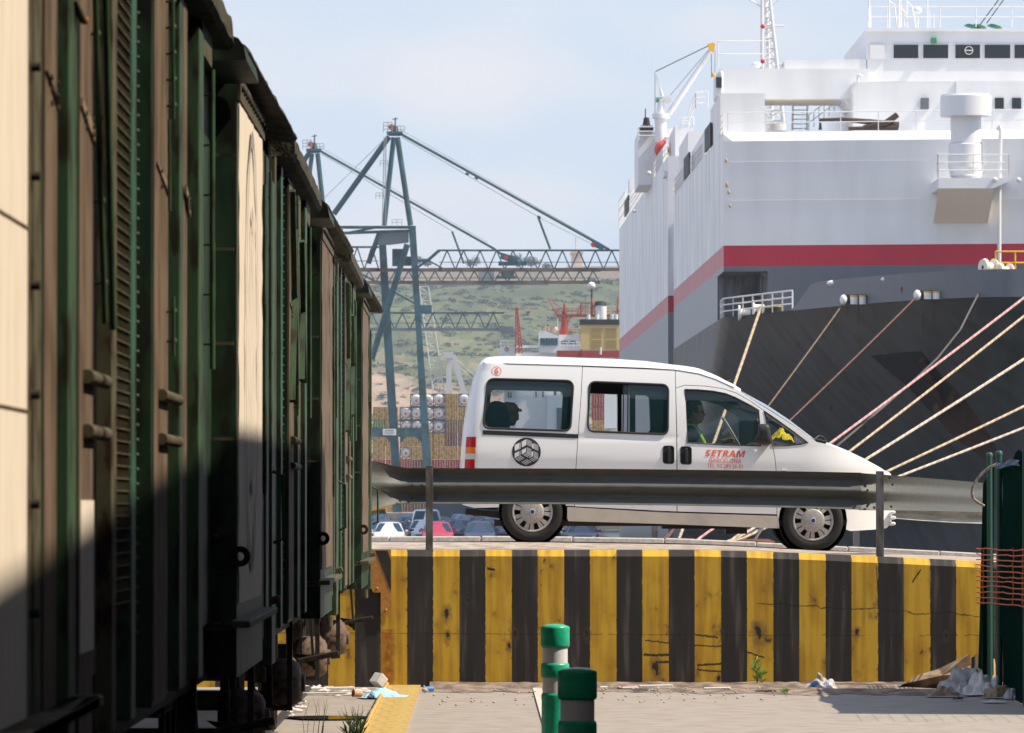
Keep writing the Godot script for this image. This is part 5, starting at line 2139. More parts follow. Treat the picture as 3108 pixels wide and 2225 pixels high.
func make_ship() -> void:
	mat("ship_white", Color(0.80, 0.81, 0.83), 0.45, 0.0, "faint", Vector3(0.08, 0.015, 0.08))
	mat("side_white", Color(0.80, 0.81, 0.83), 0.42, 0.0, "soot", Vector3(0.05, 0.008, 0.05))
	mat("side_red", Color(0.5, 0.03, 0.055), 0.4, 0.0, "soot", Vector3(0.05, 0.008, 0.05))
	mat("ship_red", Color(0.52, 0.02, 0.05), 0.45, 0.0, "faint", Vector3(0.1, 0.03, 0.1))
	mat("ship_grey", Color(0.135, 0.15, 0.175), 0.5, 0.0, "faint", Vector3(0.2, 0.04, 0.2))
	mat("hull_grey", Color(0.085, 0.09, 0.095), 0.55, 0.0, "dirt", Vector3(0.12, 0.05, 0.12))
	mat("ship_dark", Color(0.02, 0.022, 0.025), 0.5)
	mat("ship_glass", Color(0.02, 0.025, 0.03), 0.08)
	mat("ship_rail", Color(0.76, 0.76, 0.76), 0.5)
	mat("ship_tan", Color(0.84, 0.74, 0.6), 0.7)
	mat("side_grey", Color(0.2, 0.22, 0.25), 0.4, 0.0, "faint", Vector3(0.2, 0.03, 0.2))
	mat("pocket_black", Color(0.008, 0.007, 0.006), 0.95)
	mat("ship_brown", Color(0.05, 0.028, 0.02), 0.7)
	mat("ship_yellow", Color(0.75, 0.42, 0.02), 0.6)
	mat("ship_green", Color(0.05, 0.25, 0.13), 0.6)
	mat("boat_red", Color(0.6, 0.03, 0.02), 0.5)
	mat("anchor_rust", Color(0.085, 0.034, 0.012), 0.9, 0.0, "rusty", Vector3.ONE * 0.3)
	mat("rusty_eye", Color(0.45, 0.33, 0.22), 0.9)
	mat("stain", Color(0.085, 0.062, 0.04), 0.9)
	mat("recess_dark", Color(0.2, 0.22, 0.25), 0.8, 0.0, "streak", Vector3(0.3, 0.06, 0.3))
	var t := thing("car_carrier_ship", "large white and grey car carrier ship with a red band, moored bow first", "ship", Vector3(BOW_X, -2.6, -330))
	var top := 21.55
	# shell: side plates in three colours, near and far lengths with a recess between
	for q in [["white_side", 15.86, "side_white"], ["red_band", 14.73, "side_red"], ["grey_side", -3.0, "side_grey"]]:
		var b := Mb.new()
		var segs := [[300.0, 363.0, 22.09], [372.0, 471.0, 25.3]]
		for s in segs:
			var y1: float = s[2] if q[0] == "white_side" else (15.86 if q[0] == "red_band" else 14.73)
			var y0: float = q[1]
			if q[0] == "grey_side" and s[0] == 300.0:
				var c := [[300.0, 306.5, 14.45, 14.73], [306.5, 363.0, 12.0, 14.73]]
				for e in c:
					b.quad(Vector3(side_x(e[0]), e[2], -e[0]), Vector3(side_x(e[1]), e[2], -e[1]), Vector3(side_x(e[1]), e[3], -e[1]), Vector3(side_x(e[0]), e[3], -e[0]), Vector3.LEFT)
			else:
				for k in 4:
					var da: float = lerpf(s[0], s[1], k / 4.0)
					var db: float = lerpf(s[0], s[1], (k + 1) / 4.0)
					b.quad(Vector3(side_x(da), y0, -da), Vector3(side_x(db), y0, -db), Vector3(side_x(db), y1, -db), Vector3(side_x(da), y1, -da), Vector3.LEFT)
			if s[0] == 372.0:
				b.quad(Vector3(side_x(372), y0, -372), Vector3(side_x(372) + 1.4, y0, -372), Vector3(side_x(372) + 1.4, y1, -372), Vector3(side_x(372), y1, -372), Vector3.BACK)
		# back of the recess
		var yy: float = 21.95 if q[0] == "white_side" else (15.86 if q[0] == "red_band" else 14.73)
		b.quad(Vector3(13.9, q[1], -362), Vector3(13.9, q[1], -373), Vector3(13.9, yy, -373), Vector3(13.9, yy, -362), Vector3.LEFT)
		# front plates
		if q[0] != "grey_side":
			var fb := Mb.new()
			fb.quad(Vector3(SX, q[1], -300), Vector3(44.0, q[1], -front_d(44)), Vector3(44.0, minf(yy, top), -front_d(44)), Vector3(SX, minf(yy, top), -300), Vector3.BACK)
			part(t, "white_front" if q[0] == "white_side" else "red_front", fb, M.ship_white if q[0] == "white_side" else M.ship_red)
		part(t, q[0], b, M[q[2]])
	var b := Mb.new()
	var X2 := atx(2330, 300)
	var fd := front_d(44)
	b.quad(Vector3(SX, 14.45, -300), Vector3(44, 14.45, -fd), Vector3(44, 14.73, -fd), Vector3(SX, 14.73, -300), Vector3.BACK)
	b.quad(Vector3(X2, 11.9, -front_d(X2)), Vector3(44, 11.9, -fd), Vector3(44, 14.45, -fd), Vector3(X2, 14.45, -front_d(X2)), Vector3.BACK)
	b.tri(Vector3(X2 - 0.45, 14.45, -299.99), Vector3(X2, 14.0, -299.99), Vector3(X2, 14.45, -299.99), Vector3.BACK)
	part(t, "grey_front", b, M.ship_grey)
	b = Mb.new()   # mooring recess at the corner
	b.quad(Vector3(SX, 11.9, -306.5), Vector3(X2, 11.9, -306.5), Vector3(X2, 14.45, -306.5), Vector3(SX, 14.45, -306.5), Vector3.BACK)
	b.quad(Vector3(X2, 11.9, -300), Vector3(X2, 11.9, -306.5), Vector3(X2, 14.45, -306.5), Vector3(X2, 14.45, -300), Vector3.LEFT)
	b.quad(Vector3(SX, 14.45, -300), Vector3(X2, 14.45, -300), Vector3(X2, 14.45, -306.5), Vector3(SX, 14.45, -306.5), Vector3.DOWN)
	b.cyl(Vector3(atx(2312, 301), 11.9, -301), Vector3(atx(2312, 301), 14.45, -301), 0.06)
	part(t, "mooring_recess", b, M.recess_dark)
	# sloping crown of the front and the top decks
	b = Mb.new()
	b.quad(Vector3(SX + 0.5, top, -300), Vector3(44, top, -fd), Vector3(44, 22.1, -fd - 1.2), Vector3(SX, 22.1, -301.2), Vector3(0, 1, 1))
	b.tri(Vector3(SX, 21.95, -300.0), Vector3(SX + 0.5, top, -300), Vector3(SX, 22.1, -301.2), Vector3(0, 1, 1))
	b.tri(Vector3(SX, 21.95, -300.0), Vector3(SX, top, -300), Vector3(SX + 0.5, top, -300), Vector3.BACK)
	b.quad(Vector3(SX, 22.1, -301.2), Vector3(44, 22.1, -fd - 1.2), Vector3(44, 22.1, -363), Vector3(side_x(363), 22.1, -363), Vector3.UP)
	b.quad(Vector3(side_x(372), 25.3, -372), Vector3(44, 25.3, -372), Vector3(44, 25.3, -471), Vector3(side_x(471), 25.3, -471), Vector3.UP)
	b.quad(Vector3(side_x(372) + 1.4, 22.1, -372.01), Vector3(44, 22.1, -372.01), Vector3(44, 25.3, -372.01), Vector3(side_x(372) + 1.4, 25.3, -372.01), Vector3.BACK)
	b.quad(Vector3(44, -3, -300), Vector3(44, -3, -471), Vector3(44, 22, -471), Vector3(44, 22, -300), Vector3.RIGHT)
	b.quad(Vector3(side_x(471), -3, -471), Vector3(44, -3, -471), Vector3(44, 25.3, -471), Vector3(side_x(471), 25.3, -471), Vector3.FORWARD)
	part(t, "upper_deck", b, M.ship_white)
	for y in [18.3, 20.4]:
		b = Mb.new()
		b.beam(Vector3(SX, y, -299.995), Vector3(44, y, -fd + 0.005), 0.02, 0.014)
		part(t, "plate_seam", b, M.ship_white)
	for q in [[2204, 487, 0.22], [2206, 560, 0.3], [2212, 583, 0.25], [2216, 625, 0.2]]:
		b = Mb.new()
		b.ball(at(q[0], q[1], 299.95), Vector3(0.07, q[2] * 0.5, 0.08), Basis.IDENTITY, 8, 6)
		part(t, "rusty_eye", b, M.rusty_eye)
	# flared bow
	b = Mb.new()
	for mirror in [false, true]:
		var rows := []
		for k in 17:
			var tt: float = k / 16.0
			var row := []
			var da: float = 302.0 + 58.0 * pow(tt, 1.1)
			row.append(Vector3(side_x(364), 12.0 - 14.5 * tt, -364))
			row.append(Vector3(side_x(lerpf(364, da, 0.9)), 12.0 - 14.5 * tt, -lerpf(364, da, 0.9)))
			for i in 33:
				row.append(bow_p(i / 32.0, tt))
			if mirror:
				for i in row.size():
					row[i].x = 2 * BOW_X - row[i].x
			rows.append(row)
		b.grid(rows, Vector3(0, -0.3, 1))
	part(t, "bow", b, M.hull_grey)
	b = Mb.new()   # bulwark: upright plating above the knuckle, swept up from the rail
	for mirror in [false, true]:
		var lo := []
		var hi := []
		for i in 41:
			var u: float = lerpf(0.20, 1.0, i / 40.0)
			var p := bow_p(u, 0.0)
			var h: float = 1.35 * smoothstep(0.0, 1.0, (u - 0.20) / 0.075)
			if mirror:
				p.x = 2 * BOW_X - p.x
			lo.append(p + Vector3(0, -0.02, 0))
			hi.append(p + Vector3(0, maxf(0.01, h), 0.02))
		b.grid([lo, hi], Vector3.BACK)
		var hi2 := []
		for p in hi:
			hi2.append(p + Vector3(0, 0, -0.25))
		b.grid([hi, hi2], Vector3.UP)
	part(t, "bulwark", b, M.ship_grey)
	b = Mb.new()
	var ring := []
	for i in 33:
		ring.append(bow_p(i / 32.0, 0.0) + Vector3(0, -0.06, -0.05))
	for i in range(32, -1, -1):
		var p := bow_p(i / 32.0, 0.0)
		ring.append(Vector3(2 * BOW_X - p.x, p.y - 0.06, p.z - 0.05))
	var poly := PackedVector2Array()
	for p in ring:
		poly.append(Vector2(p.x, p.z))
	var idx := Geometry2D.triangulate_polygon(poly)
	for i in range(0, idx.size(), 3):
		b.tri(ring[idx[i]], ring[idx[i + 1]], ring[idx[i + 2]], Vector3.UP)
	part(t, "foredeck", b, M.ship_grey)
	# anchor pocket and the rust below it, laid on the shell
	var pocket := [[[2643, 1080], [2719, 1072], [2795, 1065], [2842, 1120], [2890, 1182], [2870, 1215], [2820, 1245], [2760, 1178], [2700, 1128]], "anchor_pocket", "pocket_black"]
	var streaks := [[[2842, 1120], [2900, 1180], [2960, 1255], [3015, 1340], [3040, 1400], [2985, 1390], [2900, 1330], [2835, 1262], [2820, 1245], [2870, 1215], [2890, 1182]], "rust_streak", "anchor_rust"]
	var stains := []
	for q in [[2602, 928, 7, 70], [2830, 912, 9, 90], [2570, 928, 4, 40], [2420, 1040, 9, 18], [2735, 870, 6, 22], [2800, 945, 5, 75], [2340, 1085, 5, 12], [2520, 1230, 8, 20], [2690, 1260, 14, 24], [2620, 1290, 10, 16]]:
		stains.append([[[q[0], q[1]], [q[0] + q[2], q[1] + 2], [q[0] + q[2] * 0.8, q[1] + q[3] * 0.6], [q[0] + q[2] * 0.4, q[1] + q[3]], [q[0] - q[2] * 0.3, q[1] + q[3] * 0.5]], "rust_streak", "stain"])
	for q in [pocket, streaks] + stains:
		b = Mb.new()
		var pl := pv(q[0])
		var r := Rect2(pl[0], Vector2.ZERO)
		for p in pl:
			r = r.expand(p)
		for i in int(r.size.x / 16) + 1:
			for k in int(r.size.y / 16) + 1:
				var o := r.position + Vector2(i, k) * 16.0
				for g in Geometry2D.intersect_polygons(PackedVector2Array([o, o + Vector2(16, 0), o + Vector2(16, 16), o + Vector2(0, 16)]), pl):
					var ii := Geometry2D.triangulate_polygon(g)
					for e in range(0, ii.size(), 3):
						b.tri(on_bow(g[ii[e]].x, g[ii[e]].y, 0.06), on_bow(g[ii[e + 1]].x, g[ii[e + 1]].y, 0.06), on_bow(g[ii[e + 2]].x, g[ii[e + 2]].y, 0.06), Vector3.BACK)
		part(t, q[1], b, M[q[2]])
	b = Mb.new()
	b.beam(on_bow(2800, 1090, 0.3), on_bow(2870, 1240, 0.5), 0.35, 0.5)
	b.beam(on_bow(2845, 1245, 0.4), on_bow(2905, 1215, 0.4), 0.4, 0.5)
	part(t, "anchor", b, M.anchor_rust)
	# fairleads with rollers
	for q in [[2548, 2632, 893, 925, 291.0], [2772, 2872, 881, 909, 280.0], [3078, 3140, 876, 905, 272.4]]:
		var d: float = -on_bow(q[1], 930).z - 0.12
		b = Mb.new()
		blk(b, q[0] + 8, q[1], q[2], q[3], d, d + 0.3, 0.02)
		var fl := part(t, "fairlead", b, M.ship_dark)
		b = Mb.new()
		b.ball(at(q[0] + 12, (q[2] + q[3]) / 2 + 1, d - 0.1), Vector3(0.19, 0.27, 0.2), Basis.IDENTITY, 12, 8)
		part(fl, "fairlead_lip", b, M.ship_white)
		for x in [q[0] + 44, q[0] + 70]:
			b = Mb.new()
			b.cyl(at(x, q[3] - 1, d - 0.12), at(x, q[2] + 8, d - 0.12), 0.19, -1, 12)
			part(fl, "roller", b, M.ship_rail)
			b = Mb.new()
			b.cyl(at(x, q[2] + 8, d - 0.12), at(x, q[2] + 3, d - 0.12), 0.2, -1, 12)
			part(fl, "roller_top", b, M.ship_yellow)
	# things on the foredeck
	b = Mb.new()
	var pts := []
	for i in 8:
		pts.append(bow_p(i * 0.029, 0.0) + Vector3(0.1, 0.0, 0.0))
	pts.insert(0, Vector3(SX + 0.1, 12.0, -306))
	railing(b, pts, 1.05, 3, 1.7, 0.045)
	part(t, "bow_railing", b, M.ship_rail)
	for p in [[2258, 950, 0.42], [2300, 935, 0.42]]:
		b = Mb.new()
		var c := at(p[0], p[1], 298.5)
		b.lathe([Vector2(0.0, -0.3), Vector2(p[2], -0.3), Vector2(p[2], -0.2), Vector2(0.2, -0.15), Vector2(0.2, 0.35), Vector2(0.0, 0.35)], 18, Transform3D(Basis(Vector3.BACK, -PI / 2), c))
		part(t, "winch_drum", b, M.ship_rail)
	for p in [[2334, 935], [2357, 932]]:
		b = Mb.new()
		b.cyl(at(p[0], p[1] + 14, 294), at(p[0], p[1], 294), 0.22, 0.2, 12)
		var bo := part(t, "deck_bollard", b, M.ship_dark)
		b = Mb.new()
		b.cyl(at(p[0], p[1], 294), at(p[0], p[1] - 3, 294), 0.26, -1, 12)
		part(bo, "bollard_top", b, M.ship_yellow)
	for p in [[2530, 858, 0.26], [2695, 846, 0.26], [2898, 834, 0.36], [2800, 838, 0.2], [2862, 835, 0.2]]:
		b = Mb.new()
		var c := on_bow(p[0], 935) 
		c.y = aty(p[1], -c.z) - 0.02
		b.ball(c, Vector3(p[2] * 1.4, p[2] * 0.62, p[2]), Basis.IDENTITY, 12, 8)
		part(t, "deck_vent", b, M.ship_white if p[2] > 0.21 else M.ship_green)
	for p in [[3000, 812, 0.42], [3048, 822, 0.36]]:
		b = Mb.new()
		b.lathe([Vector2(0.1, -0.35), Vector2(p[2], -0.35), Vector2(p[2] * 1.1, -0.2), Vector2(p[2] * 0.6, -0.15), Vector2(p[2] * 0.6, 0.3), Vector2(p[2] * 1.1, 0.3), Vector2(p[2], 0.4), Vector2(0.0, 0.4)], 20, Transform3D(Basis(Vector3.UP, 0.5) * Basis(Vector3.BACK, -PI / 2), at(p[0], p[1], 279)))
		part(t, "windlass", b, M.ship_tan)
	b = Mb.new()
	railing(b, [at(3022, 832, 281), at(3200, 832, 281)], 1.15, 2, 0.9, 0.05)
	part(t, "foredeck_railing", b, M.ship_yellow)
	ship_upperworks(t)


func ship_upperworks(t: Node3D) -> void:
	var b := Mb.new()
	# house under the bridge wing, along the ship's side
	b.span(SX - 0.05, SX + 2.4, 22.1, 24.4, 303.0, 316.0)
	b.span(SX - 0.1, SX + 3.2, 22.1, 23.7, 322.0, 343.0)
	b.span(SX - 0.2, SX + 4.0, 22.1, 25.2, 346.0, 362.0)
	part(t, "side_house", b, M.ship_white)
	for q in [[312.5, 319.5, 22.0, 23.45], [339.0, 346.5, 22.0, 23.45], [446.0, 456.0, 25.35, 26.8]]:
		b = Mb.new()
		for i in 4:
			var da: float = lerpf(q[0], q[1], i / 4.0)
			var db: float = lerpf(q[0], q[1], (i + 0.82) / 4.0)
			b.span(side_x(da) - 0.12, side_x(da), q[2] + 0.15, q[3], da, db)
		part(t, "louvre", b, M.ship_dark)
	b = Mb.new()
	railing(b, [Vector3(SX, 22.0, -319.5), Vector3(side_x(339), 22.0, -339)], 1.1, 3, 1.5)
	railing(b, [Vector3(SX, 22.0, -301), Vector3(SX, 22.0, -312)], 1.1, 3, 1.5)
	railing(b, [Vector3(side_x(346), 22.0, -346), Vector3(side_x(363), 22.0, -363)], 1.1, 3, 1.5)
	railing(b, [Vector3(side_x(374), 25.3, -374), Vector3(side_x(446), 25.3, -446)], 1.1, 3, 2.0, 0.045)
	railing(b, [Vector3(side_x(456), 25.3, -456), Vector3(side_x(471), 25.3, -471)], 2.4, 3, 2.5, 0.05)
	part(t, "side_railing", b, M.ship_rail)
	b = Mb.new()
	railing(b, [Vector3(SX + 0.3, 22.1, -301.4), Vector3(40, 22.1, -front_d(40) - 1.4)], 1.1, 2, 2.0)
	part(t, "front_railing", b, M.ship_rail)
	# bridge wing and its bracket
	b = Mb.new()
	blk(b, 2190, 2640, 206, 298, 308, 313)
	blk(b, 2178, 2204, 206, 298, 307.9, 313, 0.25)
	var xf := Transform3D(Basis.IDENTITY, Vector3.ZERO)
	var br := PackedVector2Array()
	for p in [[2515, 297], [2545, 297], [2600, 297], [2600, 330], [2578, 330], [2574, 314], [2562, 303]]:
		br.append(Vector2(atx(p[0], 308.3), aty(p[1], 308.3)))
	b.prism(br, xf, -312.8, -308.3)
	part(t, "bridge_wing", b, M.ship_white)
	b = Mb.new()
	blk(b, 2188, 2560, 298.2, 300, 308.1, 312.9)
	part(t, "wing_underside", b, M.ship_tan)
	b = Mb.new()
	blk(b, 2174, 2192, 232, 264, 307.85, 308.2)
	part(t, "wing_window", b, M.ship_glass)
	b = Mb.new()
	blk(b, 2383, 2634, 178, 208, 309, 314)
	part(t, "wing_roof", b, M.ship_white)
	b = Mb.new()
	b.box(at(2255, 348, 318), Vector3(1.5, 1.95, 1.5), Basis(Vector3.UP, 0.75))
	part(t, "deck_house", b, M.ship_white)
	# accommodation tiers
	b = Mb.new()
	b.span(atx(2592, 306), atx(2905, 306), 22.1, aty(247, 306), 306, 330)
	b.span(atx(2905, 305.7) + 0.003, 44, 22.1, aty(243, 305.7), 305.7, 330)
	part(t, "lower_tier", b, M.ship_white)
	b = Mb.new()
	b.span(atx(2632, 309), 44, aty(246, 309), aty(84, 309), 309, 328)
	b.span(atx(2629, 308.8), 44, aty(92, 308.8), aty(84, 308.8), 308.8, 309.1)
	part(t, "wheelhouse", b, M.ship_white)
	for q in [[2715, 2790], [2805, 2881], [2903, 2978], [2992, 3070], [3083, 3160]]:
		b = Mb.new()
		blk(b, q[0] - 3, q[1] + 3, 130, 177, 308.93, 308.99)
		var f := part(t, "window", b, M.ship_rail)
		b = Mb.new()
		blk(b, q[0], q[1], 133, 174, 308.9, 308.96)
		part(f, "pane", b, M.ship_glass)
		if q[0] == 2903:
			b = Mb.new()
			b.lathe([Vector2(0.2, 0.0), Vector2(0.24, 0.0), Vector2(0.24, 0.02), Vector2(0.2, 0.02)], 20, Transform3D(Basis(Vector3.RIGHT, PI / 2), at(2941, 153, 308.9)))
			b.box(at(2941, 153, 308.88), Vector3(0.4, 0.05, 0.02))
			part(f, "clear_view_screen", b, M.ship_rail)
	b = Mb.new()
	blk(b, 2643, 2688, 133, 176, 308.9, 308.98)
	part(t, "corner_window", b, M.ship_rail)
	for q in [[2798, 2822], [3023, 3050], [3075, 3103]]:
		b = Mb.new()
		blk(b, q[0], q[1], 295, 328, 305.6, 306.05)
		part(t, "porthole", b, M.ship_glass if q[0] > 2900 else M.ship_grey)
	b = Mb.new()
	blk(b, 2830, 2846, 112, 126, 308.6, 309)
	part(t, "flood_lamp", b, M.ship_green)
	# roof: rails, poles, radome, wires
	b = Mb.new()
	railing(b, [at(2636, 82, 310), at(3180, 82, 310)], 1.15, 2, 2.0)
	part(t, "roof_railing", b, M.ship_rail)
	for q in [[2638, -30, 0.07], [2642, 15, 0.05], [2693, 5, 0.05], [2699, -20, 0.05], [2728, -30, 0.1], [2735, 0, 0.04], [2752, -10, 0.05], [2815, -25, 0.05], [2822, 30, 0.03], [2835, 40, 0.03]]:
		b = Mb.new()
		b.cyl(at(q[0], 84, 312), at(q[0], q[1], 312), q[2], q[2] * 0.7, 7)
		part(t, "antenna_pole", b, M.ship_rail)
	for q in [[[2700, 5], [2715, 15], [2723, 84]], [[2752, 5], [2768, 20], [2780, 84]], [[2735, 25], [2748, 40], [2755, 84]]]:
		b = Mb.new()
		var pts := []
		for p in q:
			pts.append(at(p[0], p[1], 312.5))
		b.tube(pts, 0.05, 6)
		part(t, "antenna_stay", b, M.ship_rail)
	b = Mb.new()
	b.ball(at(2786, 32, 312), Vector3(0.24, 0.2, 0.24), Basis.IDENTITY, 12, 8)
	b.cyl(at(2786, 84, 312), at(2786, 40, 312), 0.04)
	part(t, "radome", b, M.ship_white)
	for q in [[2975, 75, 3045, -20], [2995, 70, 3060, -20]]:
		b = Mb.new()
		b.cyl(at(q[0], q[1], 312), at(q[2], q[3], 312), 0.035)
		part(t, "mast_stay", b, M.ship_grey)
	b = Mb.new()
	for q in [2950, 2972, 3020]:
		b.cyl(at(q, 84, 311), at(q + 2, 76, 311), 0.5, 0.3, 10)
	part(t, "roof_hatches", b, M.ship_green).set_meta("kind", "stuff")
	# lattice mast
	b = Mb.new()
	var legs := [[at(2314, 398, 318), at(2313, -40, 318)], [at(2380, 398, 318), at(2333, -40, 318)], [at(2345, 398, 320), at(2322, -40, 320)]]
	for l in legs:
		b.cyl(l[0], l[1], 0.13, 0.09, 7)
	for i in 15:
		var k: float = i / 14.0
		for e in 3:
			var a: Vector3 = legs[e][0].lerp(legs[e][1], k)
			var c: Vector3 = legs[(e + 1) % 3][0].lerp(legs[(e + 1) % 3][1], k)
			b.cyl(a, c, 0.05, -1, 5)
			if i < 14:
				b.cyl(a, legs[(e + 1) % 3][0].lerp(legs[(e + 1) % 3][1], (i + 1) / 14.0), 0.035, -1, 5)
	part(t, "lattice_mast", b, M.ship_rail)
	b = Mb.new()
	b.cyl(at(2314, 79, 318), at(2380, 78, 318), 0.05)
	b.cyl(at(2268, -6, 318), at(2310, 20, 318), 0.05)
	b.cyl(at(2372, -8, 318), at(2336, 20, 318), 0.05)
	part(t, "mast_yard", b, M.ship_rail)
	for y in [80, 186]:
		b = Mb.new()
		b.ball(at(2315, y, 317.8), Vector3.ONE * 0.13, Basis.IDENTITY, 8, 6)
		part(t, "mast_lamp", b, M.boat_red)
	b = Mb.new()
	railing(b, [at(2180, 203, 309), at(2334, 202, 309)], 1.45, 2, 3.0, 0.035)
	part(t, "wing_railing", b, M.ship_rail)
	for q in [[2296, 197, 0.3], [2372, 197, 0.16]]:
		b = Mb.new()
		b.ball(at(q[0], q[1], 310), Vector3(q[2], q[2] * 0.6, q[2]), Basis.IDENTITY, 10, 6)
		part(t, "deck_dome", b, M.ship_white)
	b = Mb.new()
	b.cyl(at(2350, 398, 316), at(2350, 377, 316), 0.7, -1, 18)
	part(t, "mast_base", b, M.ship_white)
	b = Mb.new()
	for s in [2405, 2449]:
		b.cyl(at(s, 395, 314), at(s + 2, 300, 314), 0.06)
	for i in 7:
		b.cyl(at(2405, 390 - i * 14, 314), at(2449, 390 - i * 14, 314), 0.035)
	part(t, "ladder", b, M.ship_rail)
	b = Mb.new()
	railing(b, [at(2455, 396, 315), at(2532, 340, 315)], 0.9, 2, 0.35, 0.03)
	part(t, "stair_rail", b, M.ship_rail)
	b = Mb.new()
	b.tube([at(2490, 394, 302), at(2490, 364, 302), at(2560, 363, 302), at(2640, 370, 302), at(2728, 382, 302)], [0.1, 0.1, 0.12, 0.16, 0.22], 8)
	b.tube([at(2620, 386, 301.8), at(2690, 374, 301.8), at(2724, 348, 301.8)], [0.1, 0.2, 0.16], 8)
	b.tube([at(2575, 390, 301.8), at(2650, 389, 301.8), at(2725, 388, 301.8)], [0.1, 0.12, 0.14], 8)
	part(t, "stowed_ramp_arm", b, M.ship_brown)
	b = Mb.new()
	b.tube([at(2604, 249, 305.9), at(2604, 232, 305.9), at(2609, 227, 305.9), at(2616, 232, 305.9)], 0.08, 7)
	part(t, "gooseneck_vent", b, M.ship_rail)
	# big ventilator on its bracketed platform
	var c := at(2932, 555, 295.0)
	var px := 295.0 / F
	b = Mb.new()
	b.lathe([Vector2(0.9, 20 * px), Vector2(0.76, 25 * px), Vector2(0.76, 118 * px), Vector2(0.86, 122 * px)], 32, Transform3D(Basis.IDENTITY, c - Vector3(0, 0.0, 0)), false)
	b.lathe([Vector2(0.7, 0.0), Vector2(0.95, 45 * px), Vector2(0.95, 116 * px), Vector2(0.82, 120 * px), Vector2(0.82, 205 * px)], 32, Transform3D(Basis.IDENTITY, c), false)
	var vt := part(t, "ventilator", b, M.ship_white)
	b = Mb.new()
	b.lathe([Vector2(0.82, 200 * px), Vector2(1.37, 202 * px), Vector2(1.37, 262 * px), Vector2(1.3, 268 * px), Vector2(0, 272 * px)], 36, Transform3D(Basis.IDENTITY, c), false)
	part(vt, "ventilator_cap", b, M.ship_white)
	b = Mb.new()
	b.box(c + Vector3(0.95, 90 * px, 0.35), Vector3(0.25, 1.3, 0.4))
	part(vt, "ventilator_hatch", b, M.ship_white)
	b = Mb.new()
	var pl := PackedVector2Array()
	for p in [[2850, 540], [3078, 540], [3050, 556], [3015, 571], [2850, 571]]:
		pl.append(Vector2(atx(p[0], 293.8), aty(p[1], 293.8)))
	b.prism(pl, Transform3D.IDENTITY, -298.6, -293.6)
	part(t, "vent_platform", b, M.ship_white)
	b = Mb.new()
	b.quad(at(2850, 571.5, 293.6), at(3018, 571.5, 293.6), at(2998, 678, 297.85), at(2832, 678, 298.3), Vector3(0, -1, 1))
	b.tri(at(2850, 571.5, 293.6), at(2832, 678, 298.3), at(2850, 571.5, 298.3), Vector3.LEFT)
	b.tri(at(3018, 571.5, 293.6), at(2998, 678, 297.85), at(3018, 571.5, 297.85), Vector3.RIGHT)
	part(t, "platform_bracket", b, M.ship_tan)
	b = Mb.new()
	railing(b, [at(2843, 540, 298.3), at(2848, 540, 293.9), at(3062, 540, 293.9), at(3062, 540, 297.6)], 1.25, 3, 1.6)
	part(t, "platform_railing", b, M.ship_rail)
	b = Mb.new()
	b.tube([at(3028, 395, 297.2), at(3033, 378, 297.2), at(3037, 395, 297.2), at(3033, 600, 297.2), at(3033, 835, 297.2)], 0.11, 8)
	part(t, "air_pipe", b, M.ship_white)
	for q in [[3020, 545], [3092, 546]]:
		b = Mb.new()
		b.ball(at(q[0], q[1], 293.5), Vector3.ONE * 0.14, Basis.IDENTITY, 8, 6)
		part(t, "platform_lamp", b, M.ship_rail)
	# midship fittings seen over the side: provision crane, boat, vents
	var D := 395.0
	b = Mb.new()
	b.cyl(at(2005, 430, D), at(2005, 360, D), 0.42, 0.42, 16)
	b.cyl(at(2006, 360, D), at(2006, 346, D), 0.62, -1, 16)
	b.cyl(at(2004, 346, D), at(2008, 300, D), 0.3, 0.25, 10)
	var cr := part(t, "provision_crane", b, M.ship_white)
	b = Mb.new()
	b.tube([at(2030, 345, D), at(2160, 150, D)], [0.22, 0.17], 10)
	part(cr, "boom", b, M.ship_white)
	b = Mb.new()
	b.tube([at(1988, 345, D), at(1989, 218, D), at(2010, 292, D)], [0.06, 0.08, 0.14], 7)
	part(cr, "gantry", b, M.ship_white)
	b = Mb.new()
	b.cyl(at(1990, 217, D), at(2152, 138, D), 0.04)
	b.cyl(at(2034, 290, D), at(2150, 152, D), 0.02)
	b.cyl(at(2159, 160, D), at(2160, 235, D), 0.03)
	b.cyl(at(2170, 150, D), at(2170, 235, D), 0.02)
	part(cr, "boom_stays", b, M.ship_grey).set_meta("kind", "stuff")
	b = Mb.new()
	var hd := PackedVector2Array()
	for p in [[2148, 132], [2166, 127], [2172, 134], [2166, 158], [2156, 152]]:
		hd.append(Vector2(atx(p[0], D), aty(p[1], D)))
	b.prism(hd, Transform3D.IDENTITY, -D - 0.3, -D + 0.3)
	b.ball(at(2166, 228, D), Vector3(0.14, 0.2, 0.14), Basis.IDENTITY, 8, 6)
	part(cr, "boom_head", b, M.ship_yellow)
	b = Mb.new()
	b.cyl(at(1992, 303, D), at(2012, 304, D), 0.2, -1, 10)
	part(cr, "motor", b, M.ship_green)
	b = Mb.new()
	b.cyl(at(2026, 303, D - 0.3), at(2026, 303, D + 0.3), 0.28, -1, 14)
	part(cr, "winch", b, M.ship_rail)
	for q in [[1938, 2010, 398, 560, 400, 410, 0], [2008, 2048, 388, 520, 396, 404, 0], [2050, 2106, 378, 500, 380, 392, 0], [2018, 2060, 410, 440, 393, 396, 0.1], [2046, 2084, 388, 418, 389, 392, 0.1], [2033, 2082, 492, 523, 376, 379, 0.2], [1911, 1934, 541, 578, 440, 444, 0], [1908, 1930, 596, 622, 446, 450, 0], [2016, 2034, 517, 534, 373, 376, 0]]:
		b = Mb.new()
		blk(b, q[0], q[1], q[2], q[3], q[4], q[5], q[6])
		part(t, "midship_house" if q[3] - q[2] > 60 else "vent_box", b, M.ship_white)
